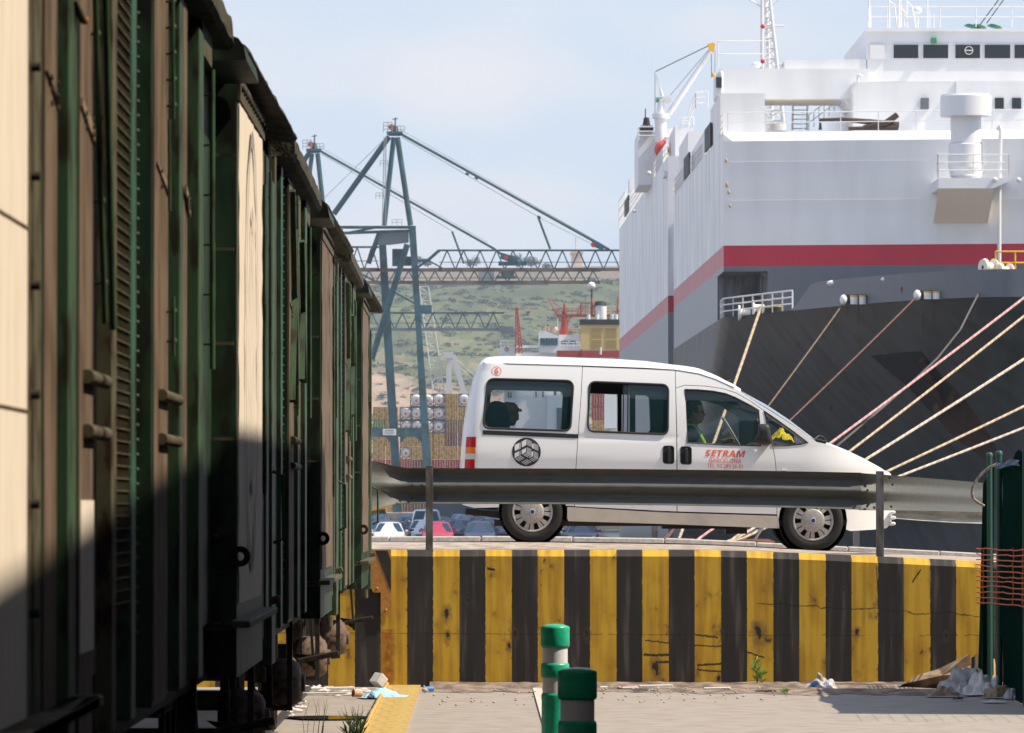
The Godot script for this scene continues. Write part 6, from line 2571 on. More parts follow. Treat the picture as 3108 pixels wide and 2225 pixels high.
	b = Mb.new()
	blk(b, 1944, 1984, 380, 396, 399, 405)
	b.cyl(at(1962, 380, 401), at(1962, 357, 401), 0.3, 0.2, 10)
	b.cyl(at(1959, 357, 401), at(1959, 330, 401), 0.04)
	part(t, "funnel_top", b, M.ship_dark)
	for q in [[[1938, 425, 399], [2010, 425, 399], 0.95], [[1938, 520, 398], [2000, 460, 398], 1.0], [[2090, 385, 378], [2112, 330, 378], 1.1], [[2112, 330, 378], [2148, 326, 378], 1.1], [[2070, 385, 380], [2105, 382, 380], 0.6]]:
		b = Mb.new()
		railing(b, [at(q[0][0], q[0][1], q[0][2]), at(q[1][0], q[1][1], q[1][2])], q[2], 3, 0.9, 0.045)
		part(t, "midship_railing", b, M.ship_rail)
	b = Mb.new()
	var bp := at(2008, 455, 391)
	b.ball(bp, Vector3(0.52, 0.62, 1.7), Basis(Vector3.BACK, 0.2), 14, 10)
	b.box(bp + Vector3(0.05, 0.45, 0), Vector3(0.6, 0.35, 1.2), Basis(Vector3.BACK, 0.2), 0.12)
	part(t, "lifeboat", b, M.boat_red)
	for q in [[1970, 525], [2055, 545], [2046, 572], [2037, 620], [1925, 640]]:
		b = Mb.new()
		b.ball(at(q[0], q[1], 372.5), Vector3.ONE * 0.15, Basis.IDENTITY, 8, 6)
		part(t, "deck_lamp", b, M.ship_rail)


func strands(b: Mb, sides: int) -> void:
	# laid strands: lighter and dirtier turns wind along the rope
	var per := sides * 6
	b.c.resize(b.v.size())
	for i in b.v.size():
		var seg := i / per
		var k := (i % per) / 6
		var on: bool = (seg * 2 + k) % 7 < 4
		var f: float = 1.0 if on else 0.68
		b.c[i] = Color(f, f, f) * (0.9 + 0.1 * sin(seg * 0.7))
	b.colored = true


func make_ropes() -> void:
	mat("rope_cream", Color(0.56, 0.44, 0.3), 0.9)
	mat("rope_pink", Color(0.62, 0.36, 0.35), 0.9)
	mat("rope_white", Color(0.62, 0.52, 0.44), 0.9)
	mat("rope_brown", Color(0.2, 0.13, 0.085), 0.9)
	mat("rope_rust", Color(0.18, 0.075, 0.055), 0.9)
	mat("rope_grey", Color(0.11, 0.10, 0.09), 0.9)
	mat("rust_iron", Color(0.16, 0.06, 0.03), 0.85, 0.0, "rusty", Vector3.ONE * 2.0)
	for q in ["rope_cream", "rope_pink", "rope_white", "rope_brown", "rope_rust", "rope_grey"]:
		M[q].vertex_color_use_as_albedo = true
	# mooring bollards on the edge of the quay beyond the road
	var ends := []
	for q in [[2062, 205.0, "rusty iron mooring bollard on the quay edge holding the tan rope, left one"], [2290, 200.0, "rusty iron mooring bollard on the quay edge holding the pale bow ropes, right one"]]:
		var x := atx(q[0], q[1])
		var t := thing("mooring_bollard", q[2], "mooring bollard", Vector3(x, -0.65, -q[1]), "mooring bollards on the quay edge")
		var xf := Transform3D(Basis.IDENTITY, Vector3(x, -0.65, -q[1]))
		var b := Mb.new()
		b.lathe([Vector2(0.6, 0.0), Vector2(0.6, 0.08), Vector2(0.36, 0.14), Vector2(0.34, 0.8)], 18, xf, true)
		part(t, "post", b, M.rust_iron)
		b = Mb.new()
		b.lathe([Vector2(0.34, 0.8), Vector2(0.72, 0.95), Vector2(0.75, 1.08), Vector2(0.5, 1.17), Vector2(0, 1.18)], 18, xf, true)
		part(t, "head", b, M.rust_iron)
		ends.append(Vector3(x, -0.1, -q[1]))
	# ship end (distance 0: on the shell), a second pixel on the line, bollard, material, radius at the ship
	var lines := [
		[2310, 930, 2165, 1340, 296.0, 0, "rope_cream", 0.10, "tan mooring rope from the ship's corner recess, leftmost, seen through the van window"],
		[2562, 918, 2335, 1220, 0.0, 0, "rope_brown", 0.055, "thin brown mooring rope from the first fairlead of the bow"],
		[2790, 893, 2400, 1265, 0.0, 0, "rope_rust", 0.055, "thin reddish mooring rope from the second fairlead of the bow"],
		[3240, 802, 2510, 1345, 274.0, 1, "rope_pink", 0.085, "pink and white mooring rope, uppermost of the bright bow ropes"],
		[3260, 838, 2575, 1365, 274.0, 1, "rope_cream", 0.085, "cream mooring rope just below the pink one"],
		[3300, 964, 2630, 1385, 276.0, 1, "rope_white", 0.095, "white mooring rope in the middle of the bright bow ropes"],
		[3640, 971, 2700, 1420, 286.0, 1, "rope_cream", 0.085, "pale cream mooring rope, second lowest of the bright bow ropes"],
		[3700, 1058, 2725, 1440, 290.0, 1, "rope_white", 0.085, "pale mooring rope, lowest of the bright bow ropes"],
	]
	for q in lines:
		var a := at(q[0], q[1], q[4]) if q[4] > 0 else on_bow(q[0], q[1], 0.3)
		# the lower end lies on the line through both pixels, at the distance of its bollard
		var e: Vector3 = ends[q[5]]
		var k: float = (1672.0 - q[1]) / (q[3] - q[1])
		var low := at(lerpf(q[0], q[2], k), 1672, -e.z)
		var pts := []
		var rr := []
		for i in 281:
			var f: float = i / 280.0
			var p := a.lerp(low, f)
			p.y -= 0.5 * f * (1.0 - f)
			pts.append(p)
			rr.append(lerpf(q[7], q[7] * 0.72, f) * (0.8 + 0.07 * sin(i * 2.7)))
		pts.append(e)
		rr.append(q[7] * 0.58)
		var b := Mb.new()
		b.tube(pts, rr, 7, false)
		strands(b, 7)
		solo("mooring_rope", b, M[q[6]], q[8], "rope", "mooring ropes of the ship", low)
	var b := Mb.new()
	var pts := []
	for p in [[3000, 835, 277], [2950, 930, 268], [2915, 1000, 262], [2844, 1089, 254], [2782, 1148, 247], [2660, 1253, 235], [2560, 1337, 224], [2400, 1475, 212], [2290, 1640, 200.5]]:
		pts.append(at(p[0], p[1], p[2]))
	b.tube(pts, 0.05, 6, false)
	strands(b, 6)
	solo("mooring_rope", b, M.rope_grey, "slack dark grey rope hanging from the bow windlass behind the pale ropes", "rope", "mooring ropes of the ship", pts[-1])


# ---------------------------------------------------------------- hill, fort and trees
func hill_y(x: float, d: float, n: FastNoiseLite, n2: FastNoiseLite) -> float:
	var k: float = clampf((d - 2300.0) / 1000.0, 0, 1)
	var y: float = 131.0 * (0.22 * smoothstep(0.0, 0.08, k) + 0.78 * pow(smoothstep(0.02, 0.98, k), 0.9))
	y += n.get_noise_2d(x, d) * 14.0 * sin(PI * k) + n2.get_noise_2d(x, d) * 4.0 * smoothstep(0.0, 0.1, k) * smoothstep(1.05, 0.7, k)
	if d > 3300.0:
		y += (d - 3300.0) * 0.01
	return y


func make_hill() -> void:
	var n := noise(51, 0.004, 4)
	var n2 := noise(52, 0.02, 3)
	var n3 := noise(53, 0.008, 4)
	var m := mat("hillside", Color.WHITE, 1.0, 0.0, "grain", Vector3.ONE * 0.012)
	m.vertex_color_use_as_albedo = true
	var b := Mb.new()
	b.colored = true
	var nx := 190
	var nd := 100
	var P := []
	var C := []
	for i in nd + 1:
		var row := []
		var crow := []
		for k in nx + 1:
			var d: float = 2280.0 + i * 1300.0 / nd
			var x: float = lerpf(-200.0, 260.0, k / float(nx))
			var y := hill_y(x, d, n, n2)
			row.append(Vector3(x, y, -d))
			var px: float = 1460.0 + x / d * F
			var py: float = 1530.0 - (y - 1.79) / d * F
			var g: float = n3.get_noise_2d(x * 2.0, d * 1.2)
			var c := Color(0.075, 0.095, 0.042).lerp(Color(0.135, 0.15, 0.058), clampf(0.5 + g * 1.8, 0, 1))
			var rock: float = smoothstep(1110.0, 1190.0, py + n2.get_noise_2d(x * 1.5, d) * 70.0 - maxf(0.0, px - 1240.0) * 0.25)
			rock = maxf(rock, 0.3 * smoothstep(0.16, 0.34, n2.get_noise_2d(x * 3.0 + 70, d * 3.0)) * smoothstep(990.0, 1070.0, py))
			c = c.lerp(Color(0.40, 0.28, 0.2), clampf(rock, 0, 1))
			crow.append(c)
		P.append(row)
		C.append(crow)
	for i in nd:
		for k in nx:
			b.col = C[i][k]
			b.quad(P[i][k], P[i][k + 1], P[i + 1][k + 1], P[i + 1][k], Vector3(0, 1, 0.5))
	struct("hill", b, m)
	# scrub on the slope, one mass
	mat("scrub", Color(0.055, 0.073, 0.034), 1.0)
	mat("tree_crown", Color(0.035, 0.06, 0.025), 1.0)
	mat("bark", Color(0.08, 0.06, 0.04), 1.0)
	mat("fort_stone", Color(0.74, 0.54, 0.40), 0.95, 0.0, "faint", Vector3.ONE * 0.02)
	b = Mb.new()
	for i in 26:
		var a := Vector3(rnd(-1, 1), rnd(0.0, 1.0), rnd(-1, 1)).normalized() * rnd(0.5, 1.0)
		var s := Vector3(rnd(-1, 1), rnd(-1, 1), rnd(-1, 1)).normalized() * 0.45
		b.tri(a + s, a - s * 0.6 + Vector3(0, 0.3, 0), a + s.cross(Vector3.UP) * 0.8)
	var mm := MultiMesh.new()
	mm.transform_format = MultiMesh.TRANSFORM_3D
	mm.mesh = b.mesh()
	var xs := []
	for i in 9000:
		var d: float = rnd(2330, 3380)
		var x: float = rnd(-150, 160) * d / 2800.0
		if n3.get_noise_2d(x * 3.0 + 500.0, d * 2.0) < -0.35 + 0.7 * rng.randf():
			continue
		var s: float = rnd(0.9, 1.8) + 2.2 * pow(rng.randf(), 4.0)
		xs.append(Transform3D(Basis(Vector3.UP, rnd(0, TAU)).scaled(Vector3(s * 1.3, s * 0.75, s * 1.3)), Vector3(x, hill_y(x, d, n, n2) - 0.5, -d)))
	mm.instance_count = xs.size()
	for i in xs.size():
		mm.set_instance_transform(i, xs[i])
	var o := MultiMeshInstance3D.new()
	o.name = "scrub"
	o.multimesh = mm
	o.material_override = M.scrub
	add_child(o)
	tag(o, "low dark green scrub scattered over the hillside", "scrub", "", "stuff")
	# the fort along the crest
	var t := thing("fort", "long tan stone fort with low walls along the crest of the hill", "fort", Vector3(30, 140, -3420))
	for q in [[1020, 1300, 822, 872], [1300, 1452, 812, 868], [1500, 1720, 822, 872], [1720, 1905, 808, 872]]:
		b = Mb.new()
		blk(b, q[0], q[1], q[2], q[3], 3400, 3440)
		part(t, "rampart", b, M.fort_stone)
	b = Mb.new()
	blk(b, 1735, 1768, 765, 810, 3405, 3430)
	blk(b, 1732, 1771, 763, 768, 3403, 3432)
	part(t, "tower", b, M.fort_stone)
	b = Mb.new()
	blk(b, 1448, 1502, 812, 872, 3405, 3440)
	part(t, "gatehouse", b, M.ship_grey)
	b = Mb.new()
	b.cyl(at(1748, 765, 3410), at(1748, 722, 3410), 0.4)
	part(t, "flag_pole", b, M.fort_stone)
	var spots := [[1266, 800, 34, 24, "broad dark tree beside the crane boom foot on the hill crest"], [1297, 806, 24, 18, "small dark tree right of the broad one on the hill crest"], [1427, 806, 30, 26, "rounded tree behind the crane stay on the hill crest"], [1447, 800, 20, 30, "slender tree next to the rounded one on the hill crest"], [1570, 800, 40, 34, "largest bushy tree on the hill crest behind the boom"], [1612, 804, 46, 26, "spreading tree right of the largest one on the hill crest"], [1660, 815, 26, 20, "low tree between the spreading tree and the fort tower"], [1828, 868, 16, 34, "narrow conifer left of the pair under the fort wall"], [1846, 872, 18, 40, "tall conifer right of the pair under the fort wall"], [1862, 880, 34, 40, "wide dark tree beside the ship's side under the fort"]]
	for q in spots:
		var base := at(q[0], q[1] + q[3] * 0.3, 3390)
		var w: float = q[2] / F * 3390
		var h: float = q[3] / F * 3390
		var tr := thing("tree", q[4], "tree", base, "trees on the hill crest")
		b = Mb.new()
		b.cyl(base, base + Vector3(0, h * 0.5, 0), w * 0.06, w * 0.03, 6)
		part(tr, "trunk", b, M.bark)
		b = Mb.new()
		for i in 240:
			var u := Vector3(rng.randfn() * 0.4, rng.randfn() * 0.33, rng.randfn() * 0.4).limit_length(1.0)
			var c := base + Vector3(u.x * w * 0.62, h * 0.62 + u.y * h * 0.6, u.z * w * 0.62)
			var s := Vector3(rnd(-1, 1), rnd(-1, 1), rnd(-1, 1)).normalized() * w * 0.17
			b.tri(c + s, c - s * 0.7 + Vector3(0, w * 0.07, 0), c + s.cross(Vector3(0.3, 1, 0.2)))
		part(tr, "crown", b, M.tree_crown)


# ---------------------------------------------------------------- second ship behind the van
func make_far_ship() -> void:
	mat("far_white", Color(0.78, 0.79, 0.8), 0.7)
	mat("far_red", Color(0.42, 0.05, 0.035), 0.7)
	mat("far_yellow", Color(0.66, 0.50, 0.20), 0.8)
	mat("far_louvre", Color(0.5, 0.37, 0.13), 0.8)
	mat("navy_hull", Color(0.02, 0.028, 0.06), 0.6)
	var D := 900.0
	var t := thing("cargo_ship", "white cargo ship with red masts and a cream funnel house behind the van", "ship", at(1640, 1575, D))
	var b := Mb.new()
	blk(b, 1313, 1900, 1526, 1590, D, D + 30)
	part(t, "hull", b, M.navy_hull)
	b = Mb.new()
	blk(b, 1517, 1566, 1054, 1180, D - 4, D + 10)
	blk(b, 1566, 1700, 1070, 1526, D, D + 12)
	blk(b, 1530, 1566, 1180, 1526, D + 0.2, D + 12)
	part(t, "accommodation", b, M.far_white)
	b = Mb.new()
	blk(b, 1661, 1728, 1200, 1526, D - 6, D - 0.1)
	blk(b, 1838, 1872, 1150, 1300, D - 3, D + 6)
	part(t, "deck_house", b, M.far_white)
	b = Mb.new()
	blk(b, 1690, 1735, 1238, 1330, D - 6.3, D - 6.05)
	part(t, "cargo_door", b, M.ship_grey)
	for q in [[1541, 1190], [1549, 1190], [1625, 1188], [1646, 1188]]:
		b = Mb.new()
		blk(b, q[0], q[0] + 4, q[1], q[1] + 17, D - 0.25 if q[0] > 1566 else D - 0.05, D + 0.3)
		part(t, "window", b, M.ship_glass)
	for x in [1681, 1705]:
		b = Mb.new()
		blk(b, x, x + 8, 1186, 1203, D - 0.25, D + 0.3)
		part(t, "window", b, M.ship_glass)
	b = Mb.new()
	railing(b, [at(1519, 1054, D - 4), at(1566, 1054, D - 4)], 1.0, 2, 1.2, 0.06)
	railing(b, [at(1700, 1058, D - 3), at(1760, 1058, D - 3)], 1.0, 2, 1.0, 0.05)
	part(t, "deck_railing", b, M.far_white).set_meta("kind", "stuff")
	b = Mb.new()
	blk(b, 1566, 1640, 1048, 1056, D, D + 6)
	part(t, "boat_deck", b, M.far_white)
	var c := at(1538, 1060, D - 4.2)
	b = Mb.new()
	b.lathe([Vector2(0.24, -0.08), Vector2(0.36, -0.08), Vector2(0.36, 0.08), Vector2(0.24, 0.08)], 14, Transform3D(Basis(Vector3.RIGHT, PI / 2), c))
	part(t, "life_ring", b, M.far_red)
	# bridge with its wing
	b = Mb.new()
	var pl := PackedVector2Array()
	for p in [[1637, 1006], [1648, 1002], [1694, 1020], [1700, 1026], [1700, 1070], [1637, 1070]]:
		pl.append(Vector2(atx(p[0], D - 2), aty(p[1], D - 2)))
	b.prism(pl, Transform3D.IDENTITY, -D - 8, -D + 2)
	blk(b, 1698, 1762, 1016, 1070, D - 1, D + 8)
	part(t, "bridge", b, M.far_white)
	for q in [[1640, 1654], [1656, 1670], [1672, 1683], [1685, 1693]]:
		b = Mb.new()
		blk(b, q[0], q[1], 1026, 1047, D - 2.3, D - 1.9)
		part(t, "bridge_window", b, M.tinted_pane)
	for x in [1704, 1729]:
		b = Mb.new()
		blk(b, x, x + 18, 1034, 1043, D - 1.3, D - 0.9)
		part(t, "bridge_window", b, M.tinted_pane)
	b = Mb.new()
	railing(b, [at(1645, 1004, D - 1.9), at(1700, 1016, D - 1.5), at(1760, 1016, D - 1.2)], 0.9, 3, 1.2, 0.045)
	part(t, "bridge_railing", b, M.far_red)
	b = Mb.new()
	b.ball(at(1687, 1001, D - 1), Vector3(0.35, 0.45, 0.35), Basis.IDENTITY, 10, 8)
	part(t, "small_radome", b, M.far_white)
	# red funnel-shaped mast with its platform
	b = Mb.new()
	b.tube([at(1711, 1016, D), at(1713, 985, D), at(1713, 962, D), at(1713, 935, D), at(1713, 921, D)], [0.72, 0.55, 0.44, 0.22, 0.14], 12)
	part(t, "mast", b, M.far_red)
	b = Mb.new()
	blk(b, 1689, 1876, 954, 961, D - 0.4, D + 1)
	railing(b, [at(1690, 954, D - 0.4), at(1876, 954, D - 0.4)], 1.0, 2, 0.8, 0.04)
	b.cyl(at(1690, 954, D), at(1663, 905, D), 0.12, 0.06, 6)
	b.cyl(at(1663, 906, D), at(1706, 936, D), 0.05, -1, 5)
	b.cyl(at(1659, 938, D), at(1700, 938, D), 0.05, -1, 5)
	b.cyl(at(1703, 978, D), at(1692, 960, D), 0.07, -1, 5)
	b.cyl(at(1722, 978, D), at(1734, 960, D), 0.07, -1, 5)
	part(t, "mast_platform", b, M.far_red)
	for q in [[1763, 954, 1765, 915, 0.1], [1752, 954, 1764, 922, 0.05], [1777, 954, 1777, 905, 0.05], [1796, 954, 1796, 905, 0.16], [1806, 954, 1797, 908, 0.06], [1874, 954, 1875, 900, 0.1]]:
		b = Mb.new()
		b.cyl(at(q[0], q[1], D), at(q[2], q[3], D), q[4] * 1.4, q[4], 7)
		part(t, "mast_spar", b, M.far_red)
	b = Mb.new()
	b.cyl(at(1796, 910, D), at(1796, 878, D), 0.14, -1, 8)
	part(t, "radome_post", b, M.ship_dark)
	b = Mb.new()
	b.ball(at(1795.5, 867, D), Vector3.ONE * 0.62, Basis.IDENTITY, 16, 12)
	part(t, "radome", b, M.far_white)
	# cream funnel house
	b = Mb.new()
	b.box(at(1823, 1023, D + 1), Vector3(6.6, 4.15, 5.0))
	part(t, "funnel_house", b, M.far_yellow)
	b = Mb.new()
	blk(b, 1760, 1882, 969, 985, D - 1.7, D + 3)
	part(t, "funnel_crown", b, M.ship_dark)
	for q in [[1795, 1826, 996, 1027], [1838, 1872, 996, 1027], [1795, 1826, 1031, 1061], [1838, 1872, 1031, 1061]]:
		b = Mb.new()
		for i in 8:
			var y: float = lerpf(q[2], q[3], i / 8.0)
			b.box(at((q[0] + q[1]) / 2.0, y + 2, D - 1.52), Vector3((q[1] - q[0]) / F * D, 0.14, 0.06), Basis(Vector3.RIGHT, 0.5))
		part(t, "louvre", b, M.far_louvre).set_meta("kind", "stuff")
	b = Mb.new()
	b.tube([at(1826, 978, D), at(1825, 940, D), at(1822, 925, D)], [0.92, 0.92, 0.95], 18)
	part(t, "funnel", b, M.ship_rail)
	b = Mb.new()
	b.tube([at(1822, 932, D - 0.1), at(1822, 919, D + 0.1)], [0.97, 0.98], 18)
	part(t, "funnel_soot", b, M.ship_dark)
	for x in [1786, 1812, 1858, 1870]:
		b = Mb.new()
		b.cyl(at(x, 972, D - 1), at(x, 954, D - 1), 0.3, -1, 10)
		part(t, "exhaust", b, M.ship_rail)
	b = Mb.new()
	blk(b, 1690, 1880, 1064, 1085, D - 8, D - 6.5)
	blk(b, 1764, 1769, 1062, 1080, D - 8.2, D - 8.02)
	part(t, "crane_jib", b, M.far_red)
	b = Mb.new()
	b.cyl(at(1823, 1076, D - 9), at(1823, 1054, D - 9), 0.16, -1, 8)
	part(t, "deck_post", b, M.far_white)
	# lattice mast at the left
	b = Mb.new()
	var lg := [[at(1565, 1072, D - 5), at(1565, 934, D - 5)], [at(1586, 1072, D - 5), at(1571, 934, D - 5)], [at(1576, 1072, D - 4), at(1569, 934, D - 4)]]
	for l in lg:
		b.cyl(l[0], l[1], 0.11, 0.07, 6)
	for i in 13:
		for e in 3:
			var a: Vector3 = lg[e][0].lerp(lg[e][1], i / 12.0)
			b.cyl(a, lg[(e + 1) % 3][0].lerp(lg[(e + 1) % 3][1], minf(1.0, (i + 1) / 12.0)), 0.045, -1, 5)
			b.cyl(a, lg[(e + 1) % 3][0].lerp(lg[(e + 1) % 3][1], i / 12.0), 0.045, -1, 5)
	b.cyl(at(1558, 938, D - 5), at(1587, 940, D - 5), 0.07, -1, 5)
	part(t, "lattice_mast", b, M.far_red)
	b = Mb.new()
	b.tri(at(1597, 946, D - 5), at(1611, 944, D - 5), at(1604, 954, D - 5))
	b.tri(at(1597, 946, D - 5), at(1611, 944, D - 5.2), at(1603, 950, D - 4.8))
	part(t, "flag", b, M.boat_red)
	b = Mb.new()
	b.cyl(at(1587, 940, D - 5), at(1598, 946, D - 5), 0.02, -1, 4)
	part(t, "flag_line", b, M.ship_dark)
	for y in [963, 973, 987]:
		b = Mb.new()
		b.ball(at(1663, y, D - 2), Vector3(0.22, 0.1, 0.22), Basis.IDENTITY, 8, 6)
		part(t, "signal_ball", b, M.ship_dark)
	b = Mb.new()
	for q in [[1655, 990], [1667, 995], [1693, 965], [1756, 975]]:
		b.cyl(at(q[0], 1004, D - 1), at(q[0], q[1], D - 1), 0.045, -1, 5)
	part(t, "aerials", b, M.far_white).set_meta("kind", "stuff")


# ---------------------------------------------------------------- gantry cranes
func bar(b: Mb, p: Array, d: float, r: float, sides := 8) -> void:
	b.cyl(at(p[0], p[1], d), at(p[2], p[3], d), r, -1, sides)


func lattice(t: Node, x0: float, x1: float, y0: float, y1: float, d: float, step: float, deep: float, m: Material, heavy: Material) -> void:
	# a boom of two lattice sides: top chord, bottom girder and zigzag web
	for s in [0.0, deep]:
		var b := Mb.new()
		b.beam(at(x0, y0, d + s), at(x1, y0, d + s), 0.35, 0.35)
		part(t, "top_chord", b, m)
		b = Mb.new()
		b.beam(at(x0, y1, d + s), at(x1, y1, d + s), 0.5, 0.6)
		part(t, "girder", b, heavy)
		b = Mb.new()
		var n := int((x1 - x0) / step)
		for i in n:
			var a: float = x0 + i * step
			bar(b, [a, y1, a + step * 0.5, y0], d + s, 0.13, 5)
			bar(b, [a + step * 0.5, y0, a + step, y1], d + s, 0.13, 5)
		bar(b, [x0, lerpf(y0, y1, 0.62), x1, lerpf(y0, y1, 0.62)], d + s, 0.07, 5)
		part(t, "web", b, m)
	var w := Mb.new()
	for i in int((x1 - x0) / step) + 1:
		w.cyl(at(x0 + i * step, y1, d), at(x0 + i * step, y1, d + deep), 0.12, -1, 5)
	part(t, "cross_ties", w, m).set_meta("kind", "stuff")


func apex(t: Node, x: float, y: float, d: float) -> void:
	var b := Mb.new()
	b.box(at(x, y, d), Vector3(3.0, 0.5, 3.0))
	b.cyl(at(x, y + 8, d), at(x, y, d), 1.2, 1.2, 10)
	part(t, "apex_platform", b, M.crane_teal)
	b = Mb.new()
	railing(b, [at(x - 34 * 16.1 / 16.1, y - 2, d - 1.5), at(x - 8, y - 2, d - 1.5)], 1.9, 3, 0.6, 0.07)
	railing(b, [at(x + 5, y - 2, d - 1.5), at(x + 30, y - 2, d - 1.5)], 1.2, 2, 0.7, 0.06)
	part(t, "platform_railing", b, M.crane_grey)
	b = Mb.new()
	b.cyl(at(x - 10, y - 18, d - 1.2), at(x - 10, y - 18, d - 0.2), 0.6, -1, 12)
	part(t, "sheave", b, M.crane_red)
	b = Mb.new()
	b.cyl(at(x, y, d), at(x, y - 22, d), 0.8, 0.55, 8)
	b.cyl(at(x + 1, y - 22, d), at(x + 2, y - 48, d), 0.16, 0.12, 6)
	b.cyl(at(x - 7, y - 42, d), at(x + 9, y - 44, d), 0.1, -1, 5)
	part(t, "apex_mast", b, M.crane_teal)


func make_cranes() -> void:
	mat("crane_teal", Color(0.022, 0.105, 0.14), 0.6, 0.0, "dirt", Vector3.ONE * 0.05)
	mat("crane_rust", Color(0.17, 0.12, 0.09), 0.8, 0.0, "dirt", Vector3.ONE * 0.05)
	mat("crane_grey", Color(0.3, 0.33, 0.36), 0.7)
	mat("crane_red", Color(0.5, 0.06, 0.03), 0.7)
	mat("crane_plate", Color(0.12, 0.15, 0.19), 0.7)
	mat("light_grey", Color(0.5, 0.52, 0.54), 0.7)
	mat("tinted_pane", Color(0.03, 0.10, 0.12), 0.1)
	mat("sign_white", Color(0.78, 0.78, 0.77), 0.7)
	var D := 1040.0
	var t := thing("gantry_crane", "large teal gantry crane with a tall A-frame, nearest of three beside the train", "crane", at(1230, 1575, D), "teal gantry cranes")
	var b := Mb.new()
	# legs taper slightly outward towards the rails
	for q in [[[1240, 1262, 691], [1262, 1280, 1000], [1284, 1310, 1420], [1291, 1316, 1570], 0.0], [[1150, 1172, 742], [1163, 1188, 1000], [1188, 1214, 1408], [1193, 1220, 1570], 6.0]]:
		b = Mb.new()
		for i in 3:
			var a: Array = q[i]
			var e: Array = q[i + 1]
			var d: float = D + q[4]
			for f in [[0.0, Vector3.BACK], [1.6, Vector3.FORWARD]]:
				b.quad(at(a[0], a[2], d + f[0]), at(a[1], a[2], d + f[0]), at(e[1], e[2], d + f[0]), at(e[0], e[2], d + f[0]), f[1])
			for s in [0, 1]:
				b.quad(at(a[s], a[2], d), at(e[s], e[2], d), at(e[s], e[2], d + 1.6), at(a[s], a[2], d + 1.6), Vector3.LEFT if s == 0 else Vector3.RIGHT)
		part(t, "leg", b, M.crane_teal)
	b = Mb.new()
	blk(b, 1128, 1285, 1298, 1326, D + 0.4, D + 1.4)
	for q in [[1214, 1326, 1232, 1326, 1214, 1348], [1262, 1326, 1284, 1326, 1284, 1350], [1170, 1326, 1190, 1326, 1190, 1348]]:
		b.tri(at(q[0], q[1], D + 0.6), at(q[2], q[3], D + 0.6), at(q[4], q[5], D + 0.6), Vector3.BACK)
	part(t, "sill_beam", b, M.crane_teal)
	b = Mb.new()
	blk(b, 1162, 1202, 1302, 1321, D + 0.2, D + 0.35)
	var sg := part(t, "sign_board", b, M.sign_white)
	b = Mb.new()
	for q in [[1168, 1196, 1305, 1307.5], [1167, 1198, 1311, 1312], [1167, 1198, 1315, 1316]]:
		blk(b, q[0], q[1], q[2], q[3], D + 0.15, D + 0.18)
	part(sg, "sign_print", b, M.ship_grey).set_meta("kind", "stuff")
	b = Mb.new()
	b.cyl(at(1236, 742, D - 0.2), at(1128, 1090, D + 3), 0.6, 0.6, 10)
	part(t, "leg_brace", b, M.crane_teal)
	b = Mb.new()
	for y in [690, 709]:
		b.beam(at(1000, y, D + 1), at(1262, y + (0 if y == 690 else -9), D + 1), 0.5, 0.55)
	bar(b, [1040, 709, 1140, 691], D + 1, 0.2)
	part(t, "portal_beam", b, M.crane_teal)
	b = Mb.new()
	var pl := PackedVector2Array()
	for p in [[1150, 704], [1240, 696], [1240, 735], [1180, 742], [1143, 742], [1136, 735]]:
		pl.append(Vector2(atx(p[0], D + 2), aty(p[1], D + 2)))
	b.prism(pl, Transform3D.IDENTITY, -D - 4, -D - 2)
	part(t, "cross_girder", b, M.crane_plate)
	b = Mb.new()
	bar(b, [1152, 706, 1118, 800], D + 2, 0.5)
	part(t, "girder_strut", b, M.crane_teal)
	# A frame
	for q in [[1206, 417, 1246, 684, 0.55, 0.0], [1195, 417, 1166, 684, 0.5, 5.0], [1181, 415, 1013, 650, 0.55, 2.0]]:
		b = Mb.new()
		b.cyl(at(q[0], q[1], D + q[5]), at(q[2], q[3], D + q[5]), q[4], -1, 10)
		part(t, "frame_leg", b, M.crane_teal)
	apex(t, 1198, 404, D + 1)
	b = Mb.new()
	bar(b, [1216, 406, 1850, 758], D + 1, 0.27, 8)
	part(t, "forestay", b, M.crane_teal)
	b = Mb.new()
	bar(b, [1215, 393, 1830, 742], D + 1, 0.05, 4)
	bar(b, [1219, 416, 1640, 662], D + 1, 0.05, 4)
	bar(b, [1640, 662, 1810, 748], D + 1, 0.04, 4)
	bar(b, [1180, 410, 985, 600], D + 1, 0.05, 4)
	part(t, "stay_ropes", b, M.crane_grey).set_meta("kind", "stuff")
	for q in [[1418, 528], [1446, 541], [1636, 659]]:
		b = Mb.new()
		b.box(at(q[0], q[1], D + 0.8), Vector3(0.7, 0.4, 0.5), Basis(Vector3.BACK, -0.5))
		part(t, "stay_joint", b, M.crane_teal)
	b = Mb.new()
	bar(b, [1634, 660, 1670, 756], D + 1, 0.22)
	part(t, "boom_hanger", b, M.crane_teal)
	b = Mb.new()
	for q in [[1166, 415, 1160, 690], [1172, 415, 1170, 690]]:
		bar(b, q, D - 1, 0.08, 5)
	for i in 46:
		bar(b, [1165.5 - i * 0.13, 420 + i * 5.9, 1172 - i * 0.05, 420 + i * 5.9], D - 1, 0.05, 4)
	part(t, "ladder", b, M.crane_grey)
	b = Mb.new()
	for q in [[1154, 1176, 505], [1141, 1164, 603]]:
		railing(b, [at(q[0], q[2], D - 1.5), at(q[1], q[2], D - 1.5)], 1.1, 2, 0.6, 0.06)
	railing(b, [at(1190, 684, D - 0.5), at(1220, 684, D - 0.5)], 1.1, 2, 0.8, 0.05)
	part(t, "landing_rail", b, M.crane_grey)
	# boom
	lattice(t, 1332, 1925, 760, 818, D + 1, 50.0, 6.0, M.crane_teal, M.crane_rust)
	lattice(t, 1062, 1150, 750, 818, D + 1, 44.0, 6.0, M.crane_teal, M.crane_rust)
	b = Mb.new()
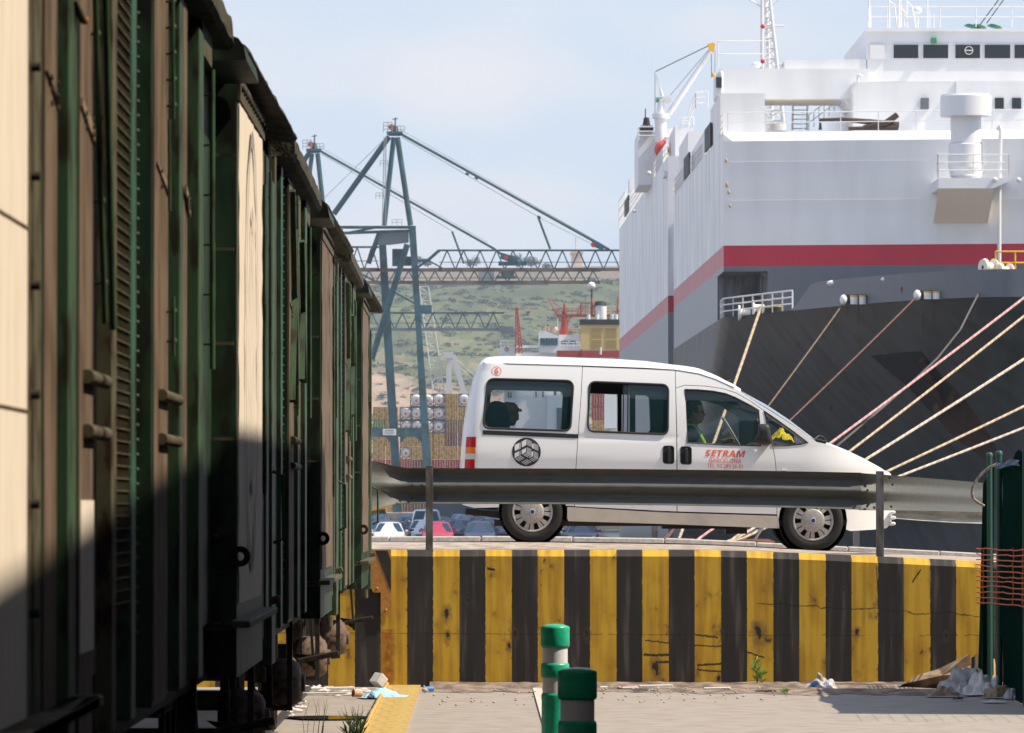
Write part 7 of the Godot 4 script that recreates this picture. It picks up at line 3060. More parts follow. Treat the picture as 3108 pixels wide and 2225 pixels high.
	bar(b, [1262, 790, 1302, 789], D + 1, 0.3)
	bar(b, [1300, 789, 1333, 760], D + 1, 0.3)
	bar(b, [1262, 815, 1300, 790], D + 1, 0.22)
	bar(b, [1300, 790, 1350, 818], D + 1, 0.16)
	part(t, "boom_hinge", b, M.crane_teal)
	b = Mb.new()
	b.beam(at(1140, 819, D + 1), at(1340, 819, D + 1), 0.5, 0.6)
	part(t, "girder", b, M.crane_rust)
	b = Mb.new()
	blk(b, 1190, 1222, 755, 806, D + 3, D + 6)
	blk(b, 1222, 1262, 778, 805, D + 3, D + 6)
	part(t, "machinery_house", b, M.crane_teal)
	b = Mb.new()
	b.box(at(1815, 745, D), Vector3(2.6, 1.0, 1.5), Basis(Vector3.BACK, -0.5))
	b.box(at(1810, 744, D - 0.9), Vector3(0.5, 0.8, 0.3))
	part(t, "stay_anchor", b, M.crane_teal)
	b = Mb.new()
	b.cyl(at(1801, 743, D - 1.0), at(1801, 743, D - 0.4), 0.5, -1, 10)
	part(t, "anchor_sheave", b, M.crane_red)
	# second crane
	D = 1090.0
	t = thing("gantry_crane", "teal gantry crane further back, its boom below the nearest one's and apex left", "crane", at(1010, 1575, D), "teal gantry cranes")
	for q in [[964, 466, 984, 660, 0.5], [947, 466, 928, 620, 0.45], [938, 464, 860, 590, 0.5]]:
		b = Mb.new()
		b.cyl(at(q[0], q[1], D), at(q[2], q[3], D), q[4], -1, 10)
		part(t, "frame_leg", b, M.crane_teal)
	apex(t, 953, 456, D)
	for q in [[974, 1010], [900, 935]]:
		b = Mb.new()
		blk(b, q[0], q[0] + 26, 690, 1570, D + (0 if q[0] > 950 else 6), D + 2 + (0 if q[0] > 950 else 6))
		part(t, "leg", b, M.crane_teal)
	b = Mb.new()
	bar(b, [972, 458, 1500, 755], D, 0.25)
	bar(b, [1500, 755, 1546, 790], D, 0.25)
	part(t, "forestay", b, M.crane_teal)
	b = Mb.new()
	bar(b, [972, 447, 1480, 735], D, 0.05, 4)
	bar(b, [974, 466, 1370, 700], D, 0.05, 4)
	part(t, "stay_ropes", b, M.crane_grey).set_meta("kind", "stuff")
	b = Mb.new()
	bar(b, [1372, 702, 1408, 800], D, 0.2)
	part(t, "boom_hanger", b, M.crane_teal)
	lattice(t, 1060, 1822, 822, 857, D, 40.0, 6.0, M.crane_teal, M.crane_rust)
	b = Mb.new()
	b.box(at(1546, 784, D - 0.5), Vector3(3.6, 1.2, 1.5), Basis(Vector3.BACK, -0.3))
	b.box(at(1555, 800, D - 0.5), Vector3(5.5, 0.8, 1.5))
	part(t, "stay_anchor", b, M.crane_teal)
	b = Mb.new()
	b.cyl(at(1536, 781, D - 1.6), at(1536, 781, D - 1.1), 0.45, -1, 10)
	part(t, "anchor_sheave", b, M.crane_red)
	b = Mb.new()
	b.box(at(1540, 832, D + 2), Vector3(2.6, 1.6, 2.0))
	b.box(at(1536, 842, D + 2), Vector3(4.0, 0.5, 2.4))
	part(t, "trolley", b, M.crane_plate)
	b = Mb.new()
	b.box(at(1480, 864, D), Vector3(24.0, 0.2, 0.6))
	part(t, "service_walk", b, M.crane_plate)
	# third crane, only its boom and stay in sight
	D = 1150.0
	t = thing("gantry_crane", "teal gantry crane farthest back, its short boom low against the green hillside", "crane", at(1100, 1575, D), "teal gantry cranes")
	lattice(t, 1060, 1530, 950, 1000, D, 46.0, 6.0, M.crane_teal, M.crane_plate)
	b = Mb.new()
	bar(b, [1195, 884, 1290, 938], D, 0.25)
	bar(b, [1040, 800, 1195, 884], D, 0.25)
	part(t, "forestay", b, M.crane_teal)
	b = Mb.new()
	b.box(at(1292, 938, D), Vector3(2.6, 1.6, 1.5))
	part(t, "stay_anchor", b, M.crane_teal)
	b = Mb.new()
	b.box(at(1535, 999, D), Vector3(3.2, 1.0, 2.0))
	b.box(at(1545, 1010, D), Vector3(3.4, 0.35, 2.0))
	part(t, "boom_tip", b, M.crane_plate)
	for q in [1040, 1075]:
		b = Mb.new()
		blk(b, q, q + 22, 900, 1570, D, D + 2)
		part(t, "leg", b, M.crane_teal)
	# grey dock crane: slender lattice jib and an A-frame
	D = 1250.0
	t = thing("dock_crane", "pale grey dock crane with slender lattice jib and A-frame behind the tank containers", "crane", at(1330, 1300, D))
	b = Mb.new()
	var lg := [[at(1272, 870, D), at(1318, 1215, D)], [at(1300, 870, D), at(1352, 1215, D)]]
	for l in lg:
		b.cyl(l[0], l[1], 0.16, -1, 6)
	for i in 16:
		var a: Vector3 = lg[i % 2][0].lerp(lg[i % 2][1], i / 16.0)
		var e: Vector3 = lg[(i + 1) % 2][0].lerp(lg[(i + 1) % 2][1], (i + 1) / 16.0)
		b.cyl(a, e, 0.1, -1, 5)
		b.cyl(a, lg[(i + 1) % 2][0].lerp(lg[(i + 1) % 2][1], i / 16.0), 0.08, -1, 5)
	part(t, "lattice_jib", b, M.light_grey)
	for q in [[1364, 1078, 1360, 1300], [1376, 1078, 1410, 1200]]:
		b = Mb.new()
		b.beam(at(q[0], q[1], D), at(q[2], q[3], D), 1.0, 1.2)
		part(t, "frame_leg", b, M.light_grey)
	b = Mb.new()
	b.box(at(1360, 1078, D), Vector3(2.2, 1.4, 1.6))
	bar(b, [1330, 1078, 1360, 1075], D, 0.2)
	part(t, "frame_head", b, M.light_grey)
	b = Mb.new()
	bar(b, [1374, 1078, 1460, 1160], D, 0.06, 4)
	bar(b, [1378, 1100, 1460, 1172], D, 0.06, 4)
	part(t, "stay_ropes", b, M.light_grey).set_meta("kind", "stuff")
	b = Mb.new()
	blk(b, 1330, 1420, 1200, 1580, D, D + 5)
	part(t, "machine_house", b, M.light_grey)


# ---------------------------------------------------------------- container stacks
func make_container_yard() -> void:
	var D := 1070.0
	var k := D / F
	var cols := {"Y": ["yellow", Color(0.50, 0.31, 0.065)], "G": ["green", Color(0.12, 0.26, 0.09)], "O": ["orange", Color(0.5, 0.24, 0.1)], "R": ["red", Color(0.36, 0.035, 0.04)], "M": ["maroon", Color(0.16, 0.04, 0.04)], "B": ["brown", Color(0.22, 0.13, 0.06)]}
	for c in cols:
		mat("container_" + c, cols[c][1], 0.8, 0.0, "dirt", Vector3.ONE * 0.3)
	mat("lock_rod", Color(0.5, 0.42, 0.3), 0.7)
	mat("tank_steel", Color(0.78, 0.78, 0.78), 0.5, 0.0, "faint", Vector3.ONE * 0.3)
	mat("tank_frame", Color(0.05, 0.06, 0.075), 0.8)
	mat("tank_mark", Color(0.4, 0.16, 0.08), 0.8)
	# one container end-on with two doors, each with its lock rods; width, height
	var w := 37.2 * k
	var h := 38.8 * k
	var box_proto: Node3D = null
	var tank_proto: Node3D = null
	var grid_px := [1131.0, 1170.0, 1213.0, 1244.5, 1279.0, 1313.0, 1351.0, 1389.0, 1797.0]
	var stacks := ["YYYRYYGY", "YMYRYYOY", "MYYRTYTT", "MYMMYYTTT", "MYMMYYTTT", "MYMRYYTTT", "MYRRYMBYY", "MYRRYMBYT", "YYYYYYYRR"]
	var names := ["first", "second", "third", "fourth", "fifth", "sixth", "seventh", "eighth", "ninth"]
	var place := ["in the leftmost stack beside the wagon", "in the second stack from the wagon, behind the left crane leg", "in the third stack, between the crane legs", "in the fourth stack, left of the right crane leg", "in the fifth stack, behind the right crane leg", "in the sixth stack, right of the right crane leg", "in the seventh stack, left of the van", "in the eighth stack, nearest the van's tail", "in the stack seen through the van's open window"]
	for c in stacks.size():
		for r in stacks[c].length():
			var kind: String = stacks[c][r]
			var base := at(grid_px[c] + 19.0, 1554.0 - 40.0 * r, D)
			var label: String
			var o: Node3D
			if kind == "T":
				label = "white tank container, %s up %s" % [names[r], place[c]]
				if tank_proto == null:
					tank_proto = make_tank(label, base, w, h)
					o = tank_proto
				else:
					o = copy_of(tank_proto, "tank_container", label, base - tank_proto.position, "tank containers in the stacks")
			else:
				label = "%s container, %s up %s" % [cols[kind][0], names[r], place[c]]
				if box_proto == null:
					box_proto = make_container(label, base, w, h)
					o = box_proto
				else:
					o = copy_of(box_proto, "shipping_container", label, base - box_proto.position, "shipping containers in the stacks")
				var m: StandardMaterial3D = M["container_" + kind]
				o.get_node("shell").material_override = m
				for q in ["door", "door2"]:
					o.get_node(q).material_override = m
			o.position.x += rnd(-0.06, 0.06)


func make_container(label: String, base: Vector3, w: float, h: float) -> Node3D:
	var t := thing("shipping_container", label, "container", base, "shipping containers in the stacks")
	var b := Mb.new()
	b.box(base + Vector3(0, h / 2, -3.1), Vector3(w - 0.06, h - 0.06, 6.0))
	for s in [-1.0, 1.0]:
		b.box(base + Vector3(s * (w / 2 - 0.07), h / 2, -0.05), Vector3(0.14, h, 0.16))
	for y in [0.08, h - 0.08]:
		b.box(base + Vector3(0, y, -0.06), Vector3(w - 0.28, 0.16, 0.14))
	part(t, "shell", b, M.container_Y)
	for s in [-1.0, 1.0]:
		b = Mb.new()
		b.box(base + Vector3(s * w * 0.22, h / 2, -0.07), Vector3(w * 0.42, h - 0.36, 0.06))
		for y in [0.3, 0.5, 0.7]:
			b.box(base + Vector3(s * w * 0.22, h * y, -0.035), Vector3(w * 0.40, 0.12, 0.05))
		var d := part(t, "door", b, M.container_Y)
		for x in [0.12, 0.33]:
			b = Mb.new()
			b.cyl(base + Vector3(s * w * x, 0.15, 0.0), base + Vector3(s * w * x, h - 0.15, 0.0), 0.045, -1, 6)
			part(d, "lock_rod", b, M.lock_rod)
	return t


func make_tank(label: String, base: Vector3, w: float, h: float) -> Node3D:
	var t := thing("tank_container", label, "tank container", base, "tank containers in the stacks")
	var b := Mb.new()
	b.lathe([Vector2(0, 0.0), Vector2(0.6, -0.06), Vector2(0.95, -0.22), Vector2(1.06, -0.45), Vector2(1.06, -5.2), Vector2(0.7, -5.6), Vector2(0, -5.7)], 22, Transform3D(Basis(Vector3.RIGHT, PI / 2), base + Vector3(0, h / 2 + 0.08, -0.15)), true)
	part(t, "tank", b, M.tank_steel)
	b = Mb.new()
	for z in [-0.08, -5.9]:
		for s in [-1.0, 1.0]:
			b.box(base + Vector3(s * (w / 2 - 0.06), h / 2, z), Vector3(0.12, h, 0.14))
			b.beam(base + Vector3(s * (w / 2 - 0.1), 0.1, z), base + Vector3(s * 0.5, 0.55, z), 0.1, 0.1)
			b.beam(base + Vector3(s * (w / 2 - 0.1), h - 0.1, z), base + Vector3(s * 0.6, h - 0.5, z), 0.1, 0.1)
		for y in [0.07, h - 0.07]:
			b.box(base + Vector3(0, y, z), Vector3(w - 0.24, 0.14, 0.14))
	for s in [-1.0, 1.0]:
		for y in [0.1, h - 0.1]:
			b.box(base + Vector3(s * (w / 2 - 0.07), y, -3.0), Vector3(0.1, 0.12, 5.7))
	part(t, "frame", b, M.tank_frame)
	b = Mb.new()
	b.lathe([Vector2(0.0, 0.0), Vector2(0.3, 0.0), Vector2(0.3, 0.03), Vector2(0, 0.03)], 10, Transform3D(Basis(Vector3.RIGHT, PI / 2), base + Vector3(0, h / 2 - 0.1, -0.16)))
	part(t, "valve_plate", b, M.tank_mark)
	return t


# ---------------------------------------------------------------- the car yard
func make_car(called: String, label: String, category: String, base: Vector3, paint: Material, w: float, h: float, l: float, van := false) -> Node3D:
	# front towards the camera
	var t := thing(called, label, category, base, "new cars parked in columns on the quay" if not van else "")
	var prof: Array   # body sections from the front bumper back: distance, half width, sill, belt, roof height, roof half width
	var bl: float = h * 0.56
	if van:
		prof = [[0.0, 0.40, 0.3, 0.62, 0.62, 0.38], [0.15, 0.46, 0.2, 0.9, 0.9, 0.44], [0.7, 0.49, 0.2, 1.08, 1.1, 0.46], [1.35, 0.5, 0.2, 1.12, h, 0.41], [2.5, 0.5, 0.2, 1.12, h + 0.02, 0.42], [l - 0.15, 0.49, 0.2, 1.1, h, 0.41], [l, 0.47, 0.3, 1.0, h * 0.93, 0.4]]
	else:
		prof = [[0.0, 0.36, 0.28, 0.55, 0.56, 0.34], [0.14, 0.45, 0.2, 0.68, 0.7, 0.42], [0.6, 0.49, 0.2, 0.78, 0.8, 0.45], [1.15, 0.5, 0.2, bl + 0.07, bl + 0.1, 0.45], [1.95, 0.5, 0.2, bl + 0.1, h, 0.36], [2.6, 0.5, 0.2, bl + 0.1, h + 0.01, 0.36], [l - 0.55, 0.49, 0.2, bl + 0.1, h - 0.04, 0.35], [l - 0.08, 0.48, 0.22, bl + 0.05, bl + 0.16, 0.41], [l, 0.45, 0.3, bl - 0.1, bl - 0.08, 0.42]]
	var b := Mb.new()
	var gl := Mb.new()
	var rows := []
	for s in prof:
		var hw: float = w * s[1]
		var rw: float = w * s[5]
		var row := [Vector3(-hw * 0.92, s[2], -s[0]), Vector3(-hw, lerpf(s[2], s[3], 0.35), -s[0]), Vector3(-hw, lerpf(s[2], s[3], 0.75), -s[0]), Vector3(-hw * 0.96, s[3], -s[0]), Vector3(-rw, lerpf(s[3], s[4], 0.88), -s[0]), Vector3(-rw * 0.8, s[4], -s[0]), Vector3(0, s[4] + 0.03, -s[0])]
		for i in range(5, -1, -1):
			row.append(row[i] * Vector3(-1, 1, 1))
		for i in row.size():
			row[i] += base
		rows.append(row)
	b.grid(rows)
	b.face(rows[0], Vector3.BACK)
	b.face(rows[-1], Vector3.FORWARD)
	part(t, "body", b, paint)
	# windscreen, side and rear windows lie just proud of the shell
	var wi := 3 if not van else 2
	var up := Vector3(0, 0.012, 0.012)
	var A: Array = rows[wi]
	var B: Array = rows[wi + 1]
	var q := [A[3].lerp(A[4], 0.6), A[9].lerp(A[8], 0.6), B[7], B[5]]
	gl.quad(q[0].lerp(q[3], 0.06) + up, q[1].lerp(q[2], 0.06) + up, q[2].lerp(q[1], 0.08) + up, q[3].lerp(q[0], 0.08) + up, Vector3(0, 1, 1))
	part(t, "windscreen", gl, M.car_glass)
	for s in [3, 9]:
		gl = Mb.new()
		var s2: int = 4 if s == 3 else 8
		var out := Vector3(-0.012 if s == 3 else 0.012, 0, 0)
		for i in range(wi + 1, rows.size() - 2):
			gl.quad(rows[i][s].lerp(rows[i][s2], 0.1) + out, rows[i + 1][s].lerp(rows[i + 1][s2], 0.1) + out, rows[i + 1][s].lerp(rows[i + 1][s2], 0.85) + out, rows[i][s].lerp(rows[i][s2], 0.85) + out, out)
		part(t, "side_window", gl, M.car_glass)
	for s in [-1.0, 1.0]:
		b = Mb.new()
		b.ball(base + Vector3(s * w * 0.36, 0.62, -0.16), Vector3(0.16, 0.08, 0.14), Basis(Vector3.UP, s * 0.4), 10, 6)
		part(t, "headlight", b, M.car_lamp)
		b = Mb.new()
		b.box(base + Vector3(s * (w * 0.5 + 0.09), bl + 0.17, -1.45), Vector3(0.16, 0.12, 0.1), Basis.IDENTITY, 0.03)
		part(t, "mirror", b, paint)
		for z in [0.85, l - 0.85]:
			b = Mb.new()
			b.lathe([Vector2(0, -0.1), Vector2(0.27, -0.1), Vector2(0.3, -0.06), Vector2(0.3, 0.06), Vector2(0.27, 0.1), Vector2(0, 0.1)], 16, Transform3D(Basis(Vector3.BACK, PI / 2), base + Vector3(s * (w * 0.5 - 0.08), 0.3, -z)), true)
			part(t, "wheel", b, M.car_tyre)
	b = Mb.new()
	b.box(base + Vector3(0, 0.5, -0.02), Vector3(w * 0.5, 0.1, 0.05), Basis.IDENTITY, 0.01)
	part(t, "grille", b, M.car_tyre)
	return t


func make_car_yard() -> void:
	mat("car_tyre", Color(0.02, 0.02, 0.02), 0.8)
	mat("car_glass", Color(0.02, 0.05, 0.08), 0.06)
	mat("car_lamp", Color(0.55, 0.57, 0.6), 0.15)
	var paints := {"navy blue": Color(0.012, 0.026, 0.075), "silver": Color(0.55, 0.58, 0.63), "crimson": Color(0.4, 0.015, 0.05), "maroon": Color(0.12, 0.015, 0.025), "white": Color(0.75, 0.77, 0.78), "slate blue": Color(0.03, 0.05, 0.11)}
	for p in paints:
		var m := mat("car_" + p, paints[p], 0.35, 0.0)
		m.clearcoat_enabled = true
		m.clearcoat = 0.4
	var xs := [-4.95, -2.42, -0.06, 2.75, 5.5]
	var front := ["silver", "crimson", "navy blue", "navy blue", "navy blue"]
	var where := ["in the column nearest the train", "in the column second from the train", "in the middle column", "in the column behind the van wheel", "in the column beneath the van"]
	var nth := ["first", "second", "third", "fourth", "fifth", "sixth", "seventh", "eighth", "ninth"]
	var proto: Node3D = null
	for c in 5:
		for r in 9:
			var colour: String = front[c] if r == 0 else ["navy blue", "slate blue", "navy blue", "navy blue", "slate blue"][(c * 2 + r) % 5]
			if (c == 0 or c == 2) and r == 1:
				colour = "maroon" if c == 0 else "navy blue"
			if c == 1 and r == 4:
				colour = "silver"
			var base := Vector3(xs[c] + rnd(-0.1, 0.1), -0.65, -([300.0, 306.0, 312.0, 318.0, 345.0, 380.0, 425.0, 480.0, 545.0][r] + rnd(-0.3, 0.3)))
			if r > 3:
				base.x -= 1.3 + (r - 4) * 0.9
			var label: String = "%s car, %s from the front %s" % [colour, nth[r], where[c]]
			var o: Node3D
			if proto == null:
				proto = make_car("parked_car", label, "car", base, M["car_" + colour], 1.74, 1.43, 4.2)
				o = proto
			else:
				o = copy_of(proto, "parked_car", label, base - proto.position, "new cars parked in columns on the quay")
			for q in ["body", "mirror", "mirror2"]:
				o.get_node(q).material_override = M["car_" + colour]
	make_car("minibus", "white minibus standing above the rows of cars behind the guardrail post", "minibus", Vector3(atx(1293, 362), -0.65, -362), M.car_white, 2.05, 2.05, 4.8, true)
	# yellow handling machine beyond the cars
	var D := 620.0
	mat("machine_yellow", Color(0.62, 0.33, 0.02), 0.6)
	var base := at(1160, 1570, D)
	var t := thing("reach_stacker", "yellow container handling machine behind the parked cars beside the train", "reach stacker", base)
	var b := Mb.new()
	blk(b, 1110, 1172, 1542, 1562, D, D + 3, 0.1)
	part(t, "chassis", b, M.machine_yellow)
	b = Mb.new()
	b.beam(at(1105, 1545, D - 0.3), at(1184, 1529, D - 0.3), 0.7, 0.8)
	part(t, "boom", b, M.machine_yellow)
	b = Mb.new()
	blk(b, 1128, 1146, 1522, 1545, D - 0.2, D + 1.5, 0.1)
	part(t, "cab", b, M.car_glass)
	for x in [1118, 1160]:
		b = Mb.new()
		b.cyl(at(x, 1562, D - 0.4), at(x, 1562, D + 0.2), 0.5, -1, 14)
		part(t, "wheel", b, M.car_tyre)


# ---------------------------------------------------------------- people in the van
func body_mesh(b: Mb, caps: Array, cell: float, blend: float) -> void:
	# one continuous skin round tapered limbs: distance field joined with a smooth minimum, meshed as surface nets
	var lo: Vector3 = caps[0][0]
	var hi: Vector3 = caps[0][0]
	for c in caps:
		for e in [[c[0], c[2]], [c[1], c[3]]]:
			lo = lo.min(e[0] - Vector3.ONE * (e[1] + cell * 2))
			hi = hi.max(e[0] + Vector3.ONE * (e[1] + cell * 2))
	var n := Vector3i(((hi - lo) / cell).ceil()) + Vector3i.ONE
	var f := PackedFloat32Array()
	f.resize(n.x * n.y * n.z)
	f.fill(1.0)
	for c in caps:
		var a: Vector3 = c[0]
		var ab: Vector3 = c[1] - a
		var l2: float = maxf(ab.length_squared(), 1e-9)
		var big: float = maxf(c[2], c[3]) + blend + cell * 2
		var c0 := Vector3i(((a.min(c[1]) - Vector3.ONE * big - lo) / cell).floor()).clamp(Vector3i.ZERO, n - Vector3i.ONE)
		var c1 := Vector3i(((a.max(c[1]) + Vector3.ONE * big - lo) / cell).ceil()).clamp(Vector3i.ZERO, n - Vector3i.ONE)
		for z in range(c0.z, c1.z + 1):
			for y in range(c0.y, c1.y + 1):
				var at0 := (z * n.y + y) * n.x
				for x in range(c0.x, c1.x + 1):
					var p := lo + Vector3(x, y, z) * cell
					var h: float = clampf((p - a).dot(ab) / l2, 0.0, 1.0)
					var d: float = p.distance_to(a + ab * h) - lerpf(c[2], c[3], h)
					var o: float = f[at0 + x]
					var k: float = maxf(blend - absf(o - d), 0.0) / blend
					f[at0 + x] = minf(o, d) - k * k * blend * 0.25
	var vert := {}
	for z in n.z - 1:
		for y in n.y - 1:
			for x in n.x - 1:
				var s := 0
				var v := []
				for k in 8:
					var q: float = f[((z + (k >> 2)) * n.y + y + ((k >> 1) & 1)) * n.x + x + (k & 1)]
					v.append(q)
					if q < 0.0:
						s += 1
				if s == 0 or s == 8:
					continue
				var sum := Vector3.ZERO
				var cnt := 0
				for e in [[0, 1], [2, 3], [4, 5], [6, 7], [0, 2], [1, 3], [4, 6], [5, 7], [0, 4], [1, 5], [2, 6], [3, 7]]:
					if (v[e[0]] < 0.0) != (v[e[1]] < 0.0):
						var k: float = v[e[0]] / (v[e[0]] - v[e[1]])
						var p0 := Vector3(e[0] & 1, (e[0] >> 1) & 1, e[0] >> 2)
						var p1 := Vector3(e[1] & 1, (e[1] >> 1) & 1, e[1] >> 2)
						sum += p0.lerp(p1, k)
						cnt += 1
				var g := Vector3(v[1] + v[3] + v[5] + v[7] - v[0] - v[2] - v[4] - v[6], v[2] + v[3] + v[6] + v[7] - v[0] - v[1] - v[4] - v[5], v[4] + v[5] + v[6] + v[7] - v[0] - v[1] - v[2] - v[3]).normalized()
				vert[Vector3i(x, y, z)] = [lo + (Vector3(x, y, z) + sum / cnt) * cell, g]
	for key in vert:
		for ax in 3:
			var u := Vector3i.ZERO
			var w := Vector3i.ZERO
			u[(ax + 1) % 3] = 1
			w[(ax + 2) % 3] = 1
			var e := Vector3i.ZERO
			e[ax] = 1
			var i0: Vector3i = key
			var f0: float = f[(i0.z * n.y + i0.y) * n.x + i0.x]
			var i1 := i0 + e
			var f1: float = f[(i1.z * n.y + i1.y) * n.x + i1.x]
			if (f0 < 0.0) == (f1 < 0.0):
				continue
			var q := [key, key - u, key - u - w, key - w]
			if not (vert.has(q[1]) and vert.has(q[2]) and vert.has(q[3])):
				continue
			var p := [vert[q[0]], vert[q[1]], vert[q[2]], vert[q[3]]]
			b.tri_n(p[0][0], p[1][0], p[2][0], p[0][1], p[1][1], p[2][1])
			b.tri_n(p[0][0], p[2][0], p[3][0], p[0][1], p[2][1], p[3][1])


func hand(caps: Array, wrist: Vector3, fwd: Vector3, side: Vector3, down: Vector3) -> void:
	# palm, four fingers curled over the rim and a thumb leaving the side of the palm
	caps.append([wrist, wrist + fwd * 0.07, 0.026, 0.032])
	for i in 4:
		var r := wrist + fwd * 0.09 + side * (i - 1.5) * 0.02
		var l: float = [0.034, 0.04, 0.038, 0.03][i]
		caps.append([r, r + fwd * l * 0.8 + down * l * 0.4, 0.0095, 0.009])
		caps.append([r + fwd * l * 0.8 + down * l * 0.4, r + fwd * l * 0.7 + down * l * 1.3, 0.009, 0.008])
	caps.append([wrist + fwd * 0.03 - side * 0.025, wrist + fwd * 0.065 - side * 0.05 + down * 0.015, 0.011, 0.0095])
	caps.append([wrist + fwd * 0.065 - side * 0.05 + down * 0.015, wrist + fwd * 0.09 - side * 0.045 + down * 0.035, 0.0095, 0.008])


func make_people() -> void:
	mat("skin", Color(0.32, 0.17, 0.11), 0.6)
	mat("hair", Color(0.018, 0.013, 0.01), 0.7)
	mat("dark_jacket", Color(0.018, 0.028, 0.05), 0.9)
	mat("navy_jacket", Color(0.014, 0.03, 0.085), 0.9)
	mat("vest_green", Color(0.28, 0.72, 0.06), 0.8)
	mat("ochre_cloth", Color(0.5, 0.26, 0.02), 0.9)
	mat("sunglasses", Color(0.005, 0.005, 0.006), 0.1)
	# ---- driver, in profile, facing right
	var D := 57.05
	var hd := at(2108, 1250, D)
	var base := hd + Vector3(-0.05, -0.72, 0)
	var t := thing("person", "driver in dark jacket and green safety vest, wearing sunglasses, facing right at the wheel", "person", base)
	var caps := []
	var b := Mb.new()
	# head: skull, face, jaw, nose, ear, lips; neck
	caps = [
		[hd + Vector3(-0.015, 0.03, 0), hd + Vector3(0.012, 0.028, 0), 0.085, 0.08],
		[hd + Vector3(0.02, 0.0, 0), hd + Vector3(0.03, -0.06, 0), 0.07, 0.052],
		[hd + Vector3(0.052, -0.085, 0), hd + Vector3(0.02, -0.075, 0), 0.033, 0.05],
		[hd + Vector3(0.088, 0.006, 0), hd + Vector3(0.106, -0.028, 0), 0.010, 0.013],
		[hd + Vector3(0.088, -0.057, -0.012), hd + Vector3(0.088, -0.057, 0.012), 0.009, 0.009],
		[hd + Vector3(0.085, -0.068, -0.01), hd + Vector3(0.085, -0.068, 0.01), 0.009, 0.009],
		[hd + Vector3(0.07, 0.022, -0.03), hd + Vector3(0.07, 0.022, 0.03), 0.02, 0.02],
		[hd + Vector3(-0.012, 0.0, 0.077), hd + Vector3(-0.008, -0.035, 0.074), 0.014, 0.011],
		[hd + Vector3(-0.012, 0.0, -0.077), hd + Vector3(-0.008, -0.035, -0.074), 0.014, 0.011],
		[hd + Vector3(-0.01, -0.06, 0), hd + Vector3(-0.035, -0.16, 0), 0.057, 0.06],
	]
	body_mesh(b, caps, 0.007, 0.022)
	# torso, arms to the wheel, thighs
	var sh := hd + Vector3(-0.05, -0.20, 0)
	var hip := hd + Vector3(-0.05, -0.66, 0)
	caps = [
		[sh + Vector3(0, 0.03, 0), sh + Vector3(0.02, -0.02, 0), 0.075, 0.09],
		[sh + Vector3(0, -0.02, -0.14), sh + Vector3(0, -0.02, 0.14), 0.078, 0.078],
		[sh + Vector3(0.03, -0.12, -0.07), sh + Vector3(0.03, -0.12, 0.07), 0.115, 0.115],
		[sh + Vector3(0.01, -0.12, 0), hip, 0.14, 0.15],
		[hip + Vector3(0, 0, -0.09), hip + Vector3(0, 0, 0.09), 0.13, 0.13],
	]
	var rim := at(2215, 1340, D)
	for s in [-1.0, 1.0]:
		var shoulder := sh + Vector3(0, -0.02, s * 0.19)
		var elbow := shoulder + Vector3(0.13, -0.24, s * 0.05)
		var wrist := rim + Vector3(-0.08, 0.0, s * 0.17)
		caps.append([shoulder, elbow, 0.062, 0.05])
		caps.append([elbow, wrist, 0.048, 0.03])
		caps.append([hip + Vector3(0.02, -0.02, s * 0.1), hip + Vector3(0.45, 0.05, s * 0.13), 0.085, 0.065])
		caps.append([hip + Vector3(0.45, 0.05, s * 0.13), hip + Vector3(0.62, -0.28, s * 0.13), 0.06, 0.045])
	var cl := Mb.new()
	body_mesh(cl, caps, 0.022, 0.05)
	for s in [-1.0, 1.0]:
		caps = []
		hand(caps, rim + Vector3(-0.08, 0.0, s * 0.17), Vector3(0.95, 0.3, 0), Vector3(0, 0, 1), Vector3(0.3, -0.95, 0))
		body_mesh(b, caps, 0.006, 0.008)
	part(t, "body", b, M.skin)
	part(t, "jacket", cl, M.dark_jacket)
	b = Mb.new()
	caps = [[hd + Vector3(-0.028, 0.045, 0), hd + Vector3(0.015, 0.062, 0), 0.088, 0.068], [hd + Vector3(-0.05, 0.0, 0), hd + Vector3(-0.045, -0.04, 0), 0.068, 0.05], [hd + Vector3(0.0, 0.02, 0.045), hd + Vector3(0.0, 0.03, -0.045), 0.05, 0.05]]
	body_mesh(b, caps, 0.009, 0.02)
	part(t, "hair", b, M.hair)
	b = Mb.new()
	for s in [-1.0, 1.0]:
		b.ball(hd + Vector3(0.082, 0.0, s * 0.033), Vector3(0.012, 0.019, 0.026), Basis(Vector3.UP, -s * 0.3), 12, 8)
		b.beam(hd + Vector3(0.078, 0.008, s * 0.055), hd + Vector3(-0.01, 0.006, s * 0.082), 0.006, 0.012)
	b.beam(hd + Vector3(0.092, 0.004, -0.012), hd + Vector3(0.092, 0.004, 0.012), 0.006, 0.006)
	part(t, "sunglasses", b, M.sunglasses)
	# vest straps over shoulder and chest
	b = Mb.new()
	for s in [-1.0, 1.0]:
		var pts := []
		for q in [[-0.09, 0.02], [-0.04, 0.065], [0.03, 0.05], [0.09, -0.03], [0.135, -0.12], [0.15, -0.24], [0.14, -0.36]]:
			pts.append(sh + Vector3(q[0], q[1], s * (0.12 - 0.015 * absf(q[1]))))
		b.tube(pts, [0.012, 0.02, 0.024, 0.026, 0.03, 0.034, 0.034], 8)
		b.tube([sh + Vector3(0.10, -0.16, s * 0.12), sh + Vector3(0.06, -0.2, s * 0.19), sh + Vector3(0.0, -0.25, s * 0.19)], 0.022, 8)
	part(t, "safety_vest", b, M.vest_green)
	# ---- passenger on the back seat, hunched forward in a navy jacket
	D = 57.0
	var c := at(1512, 1258, D)
	t = thing("person", "passenger in navy jacket and ochre cap hunched forward on the rear seat of the van", "person", c + Vector3(-0.05, -0.5, 0))
	var head := at(1548, 1256, D)
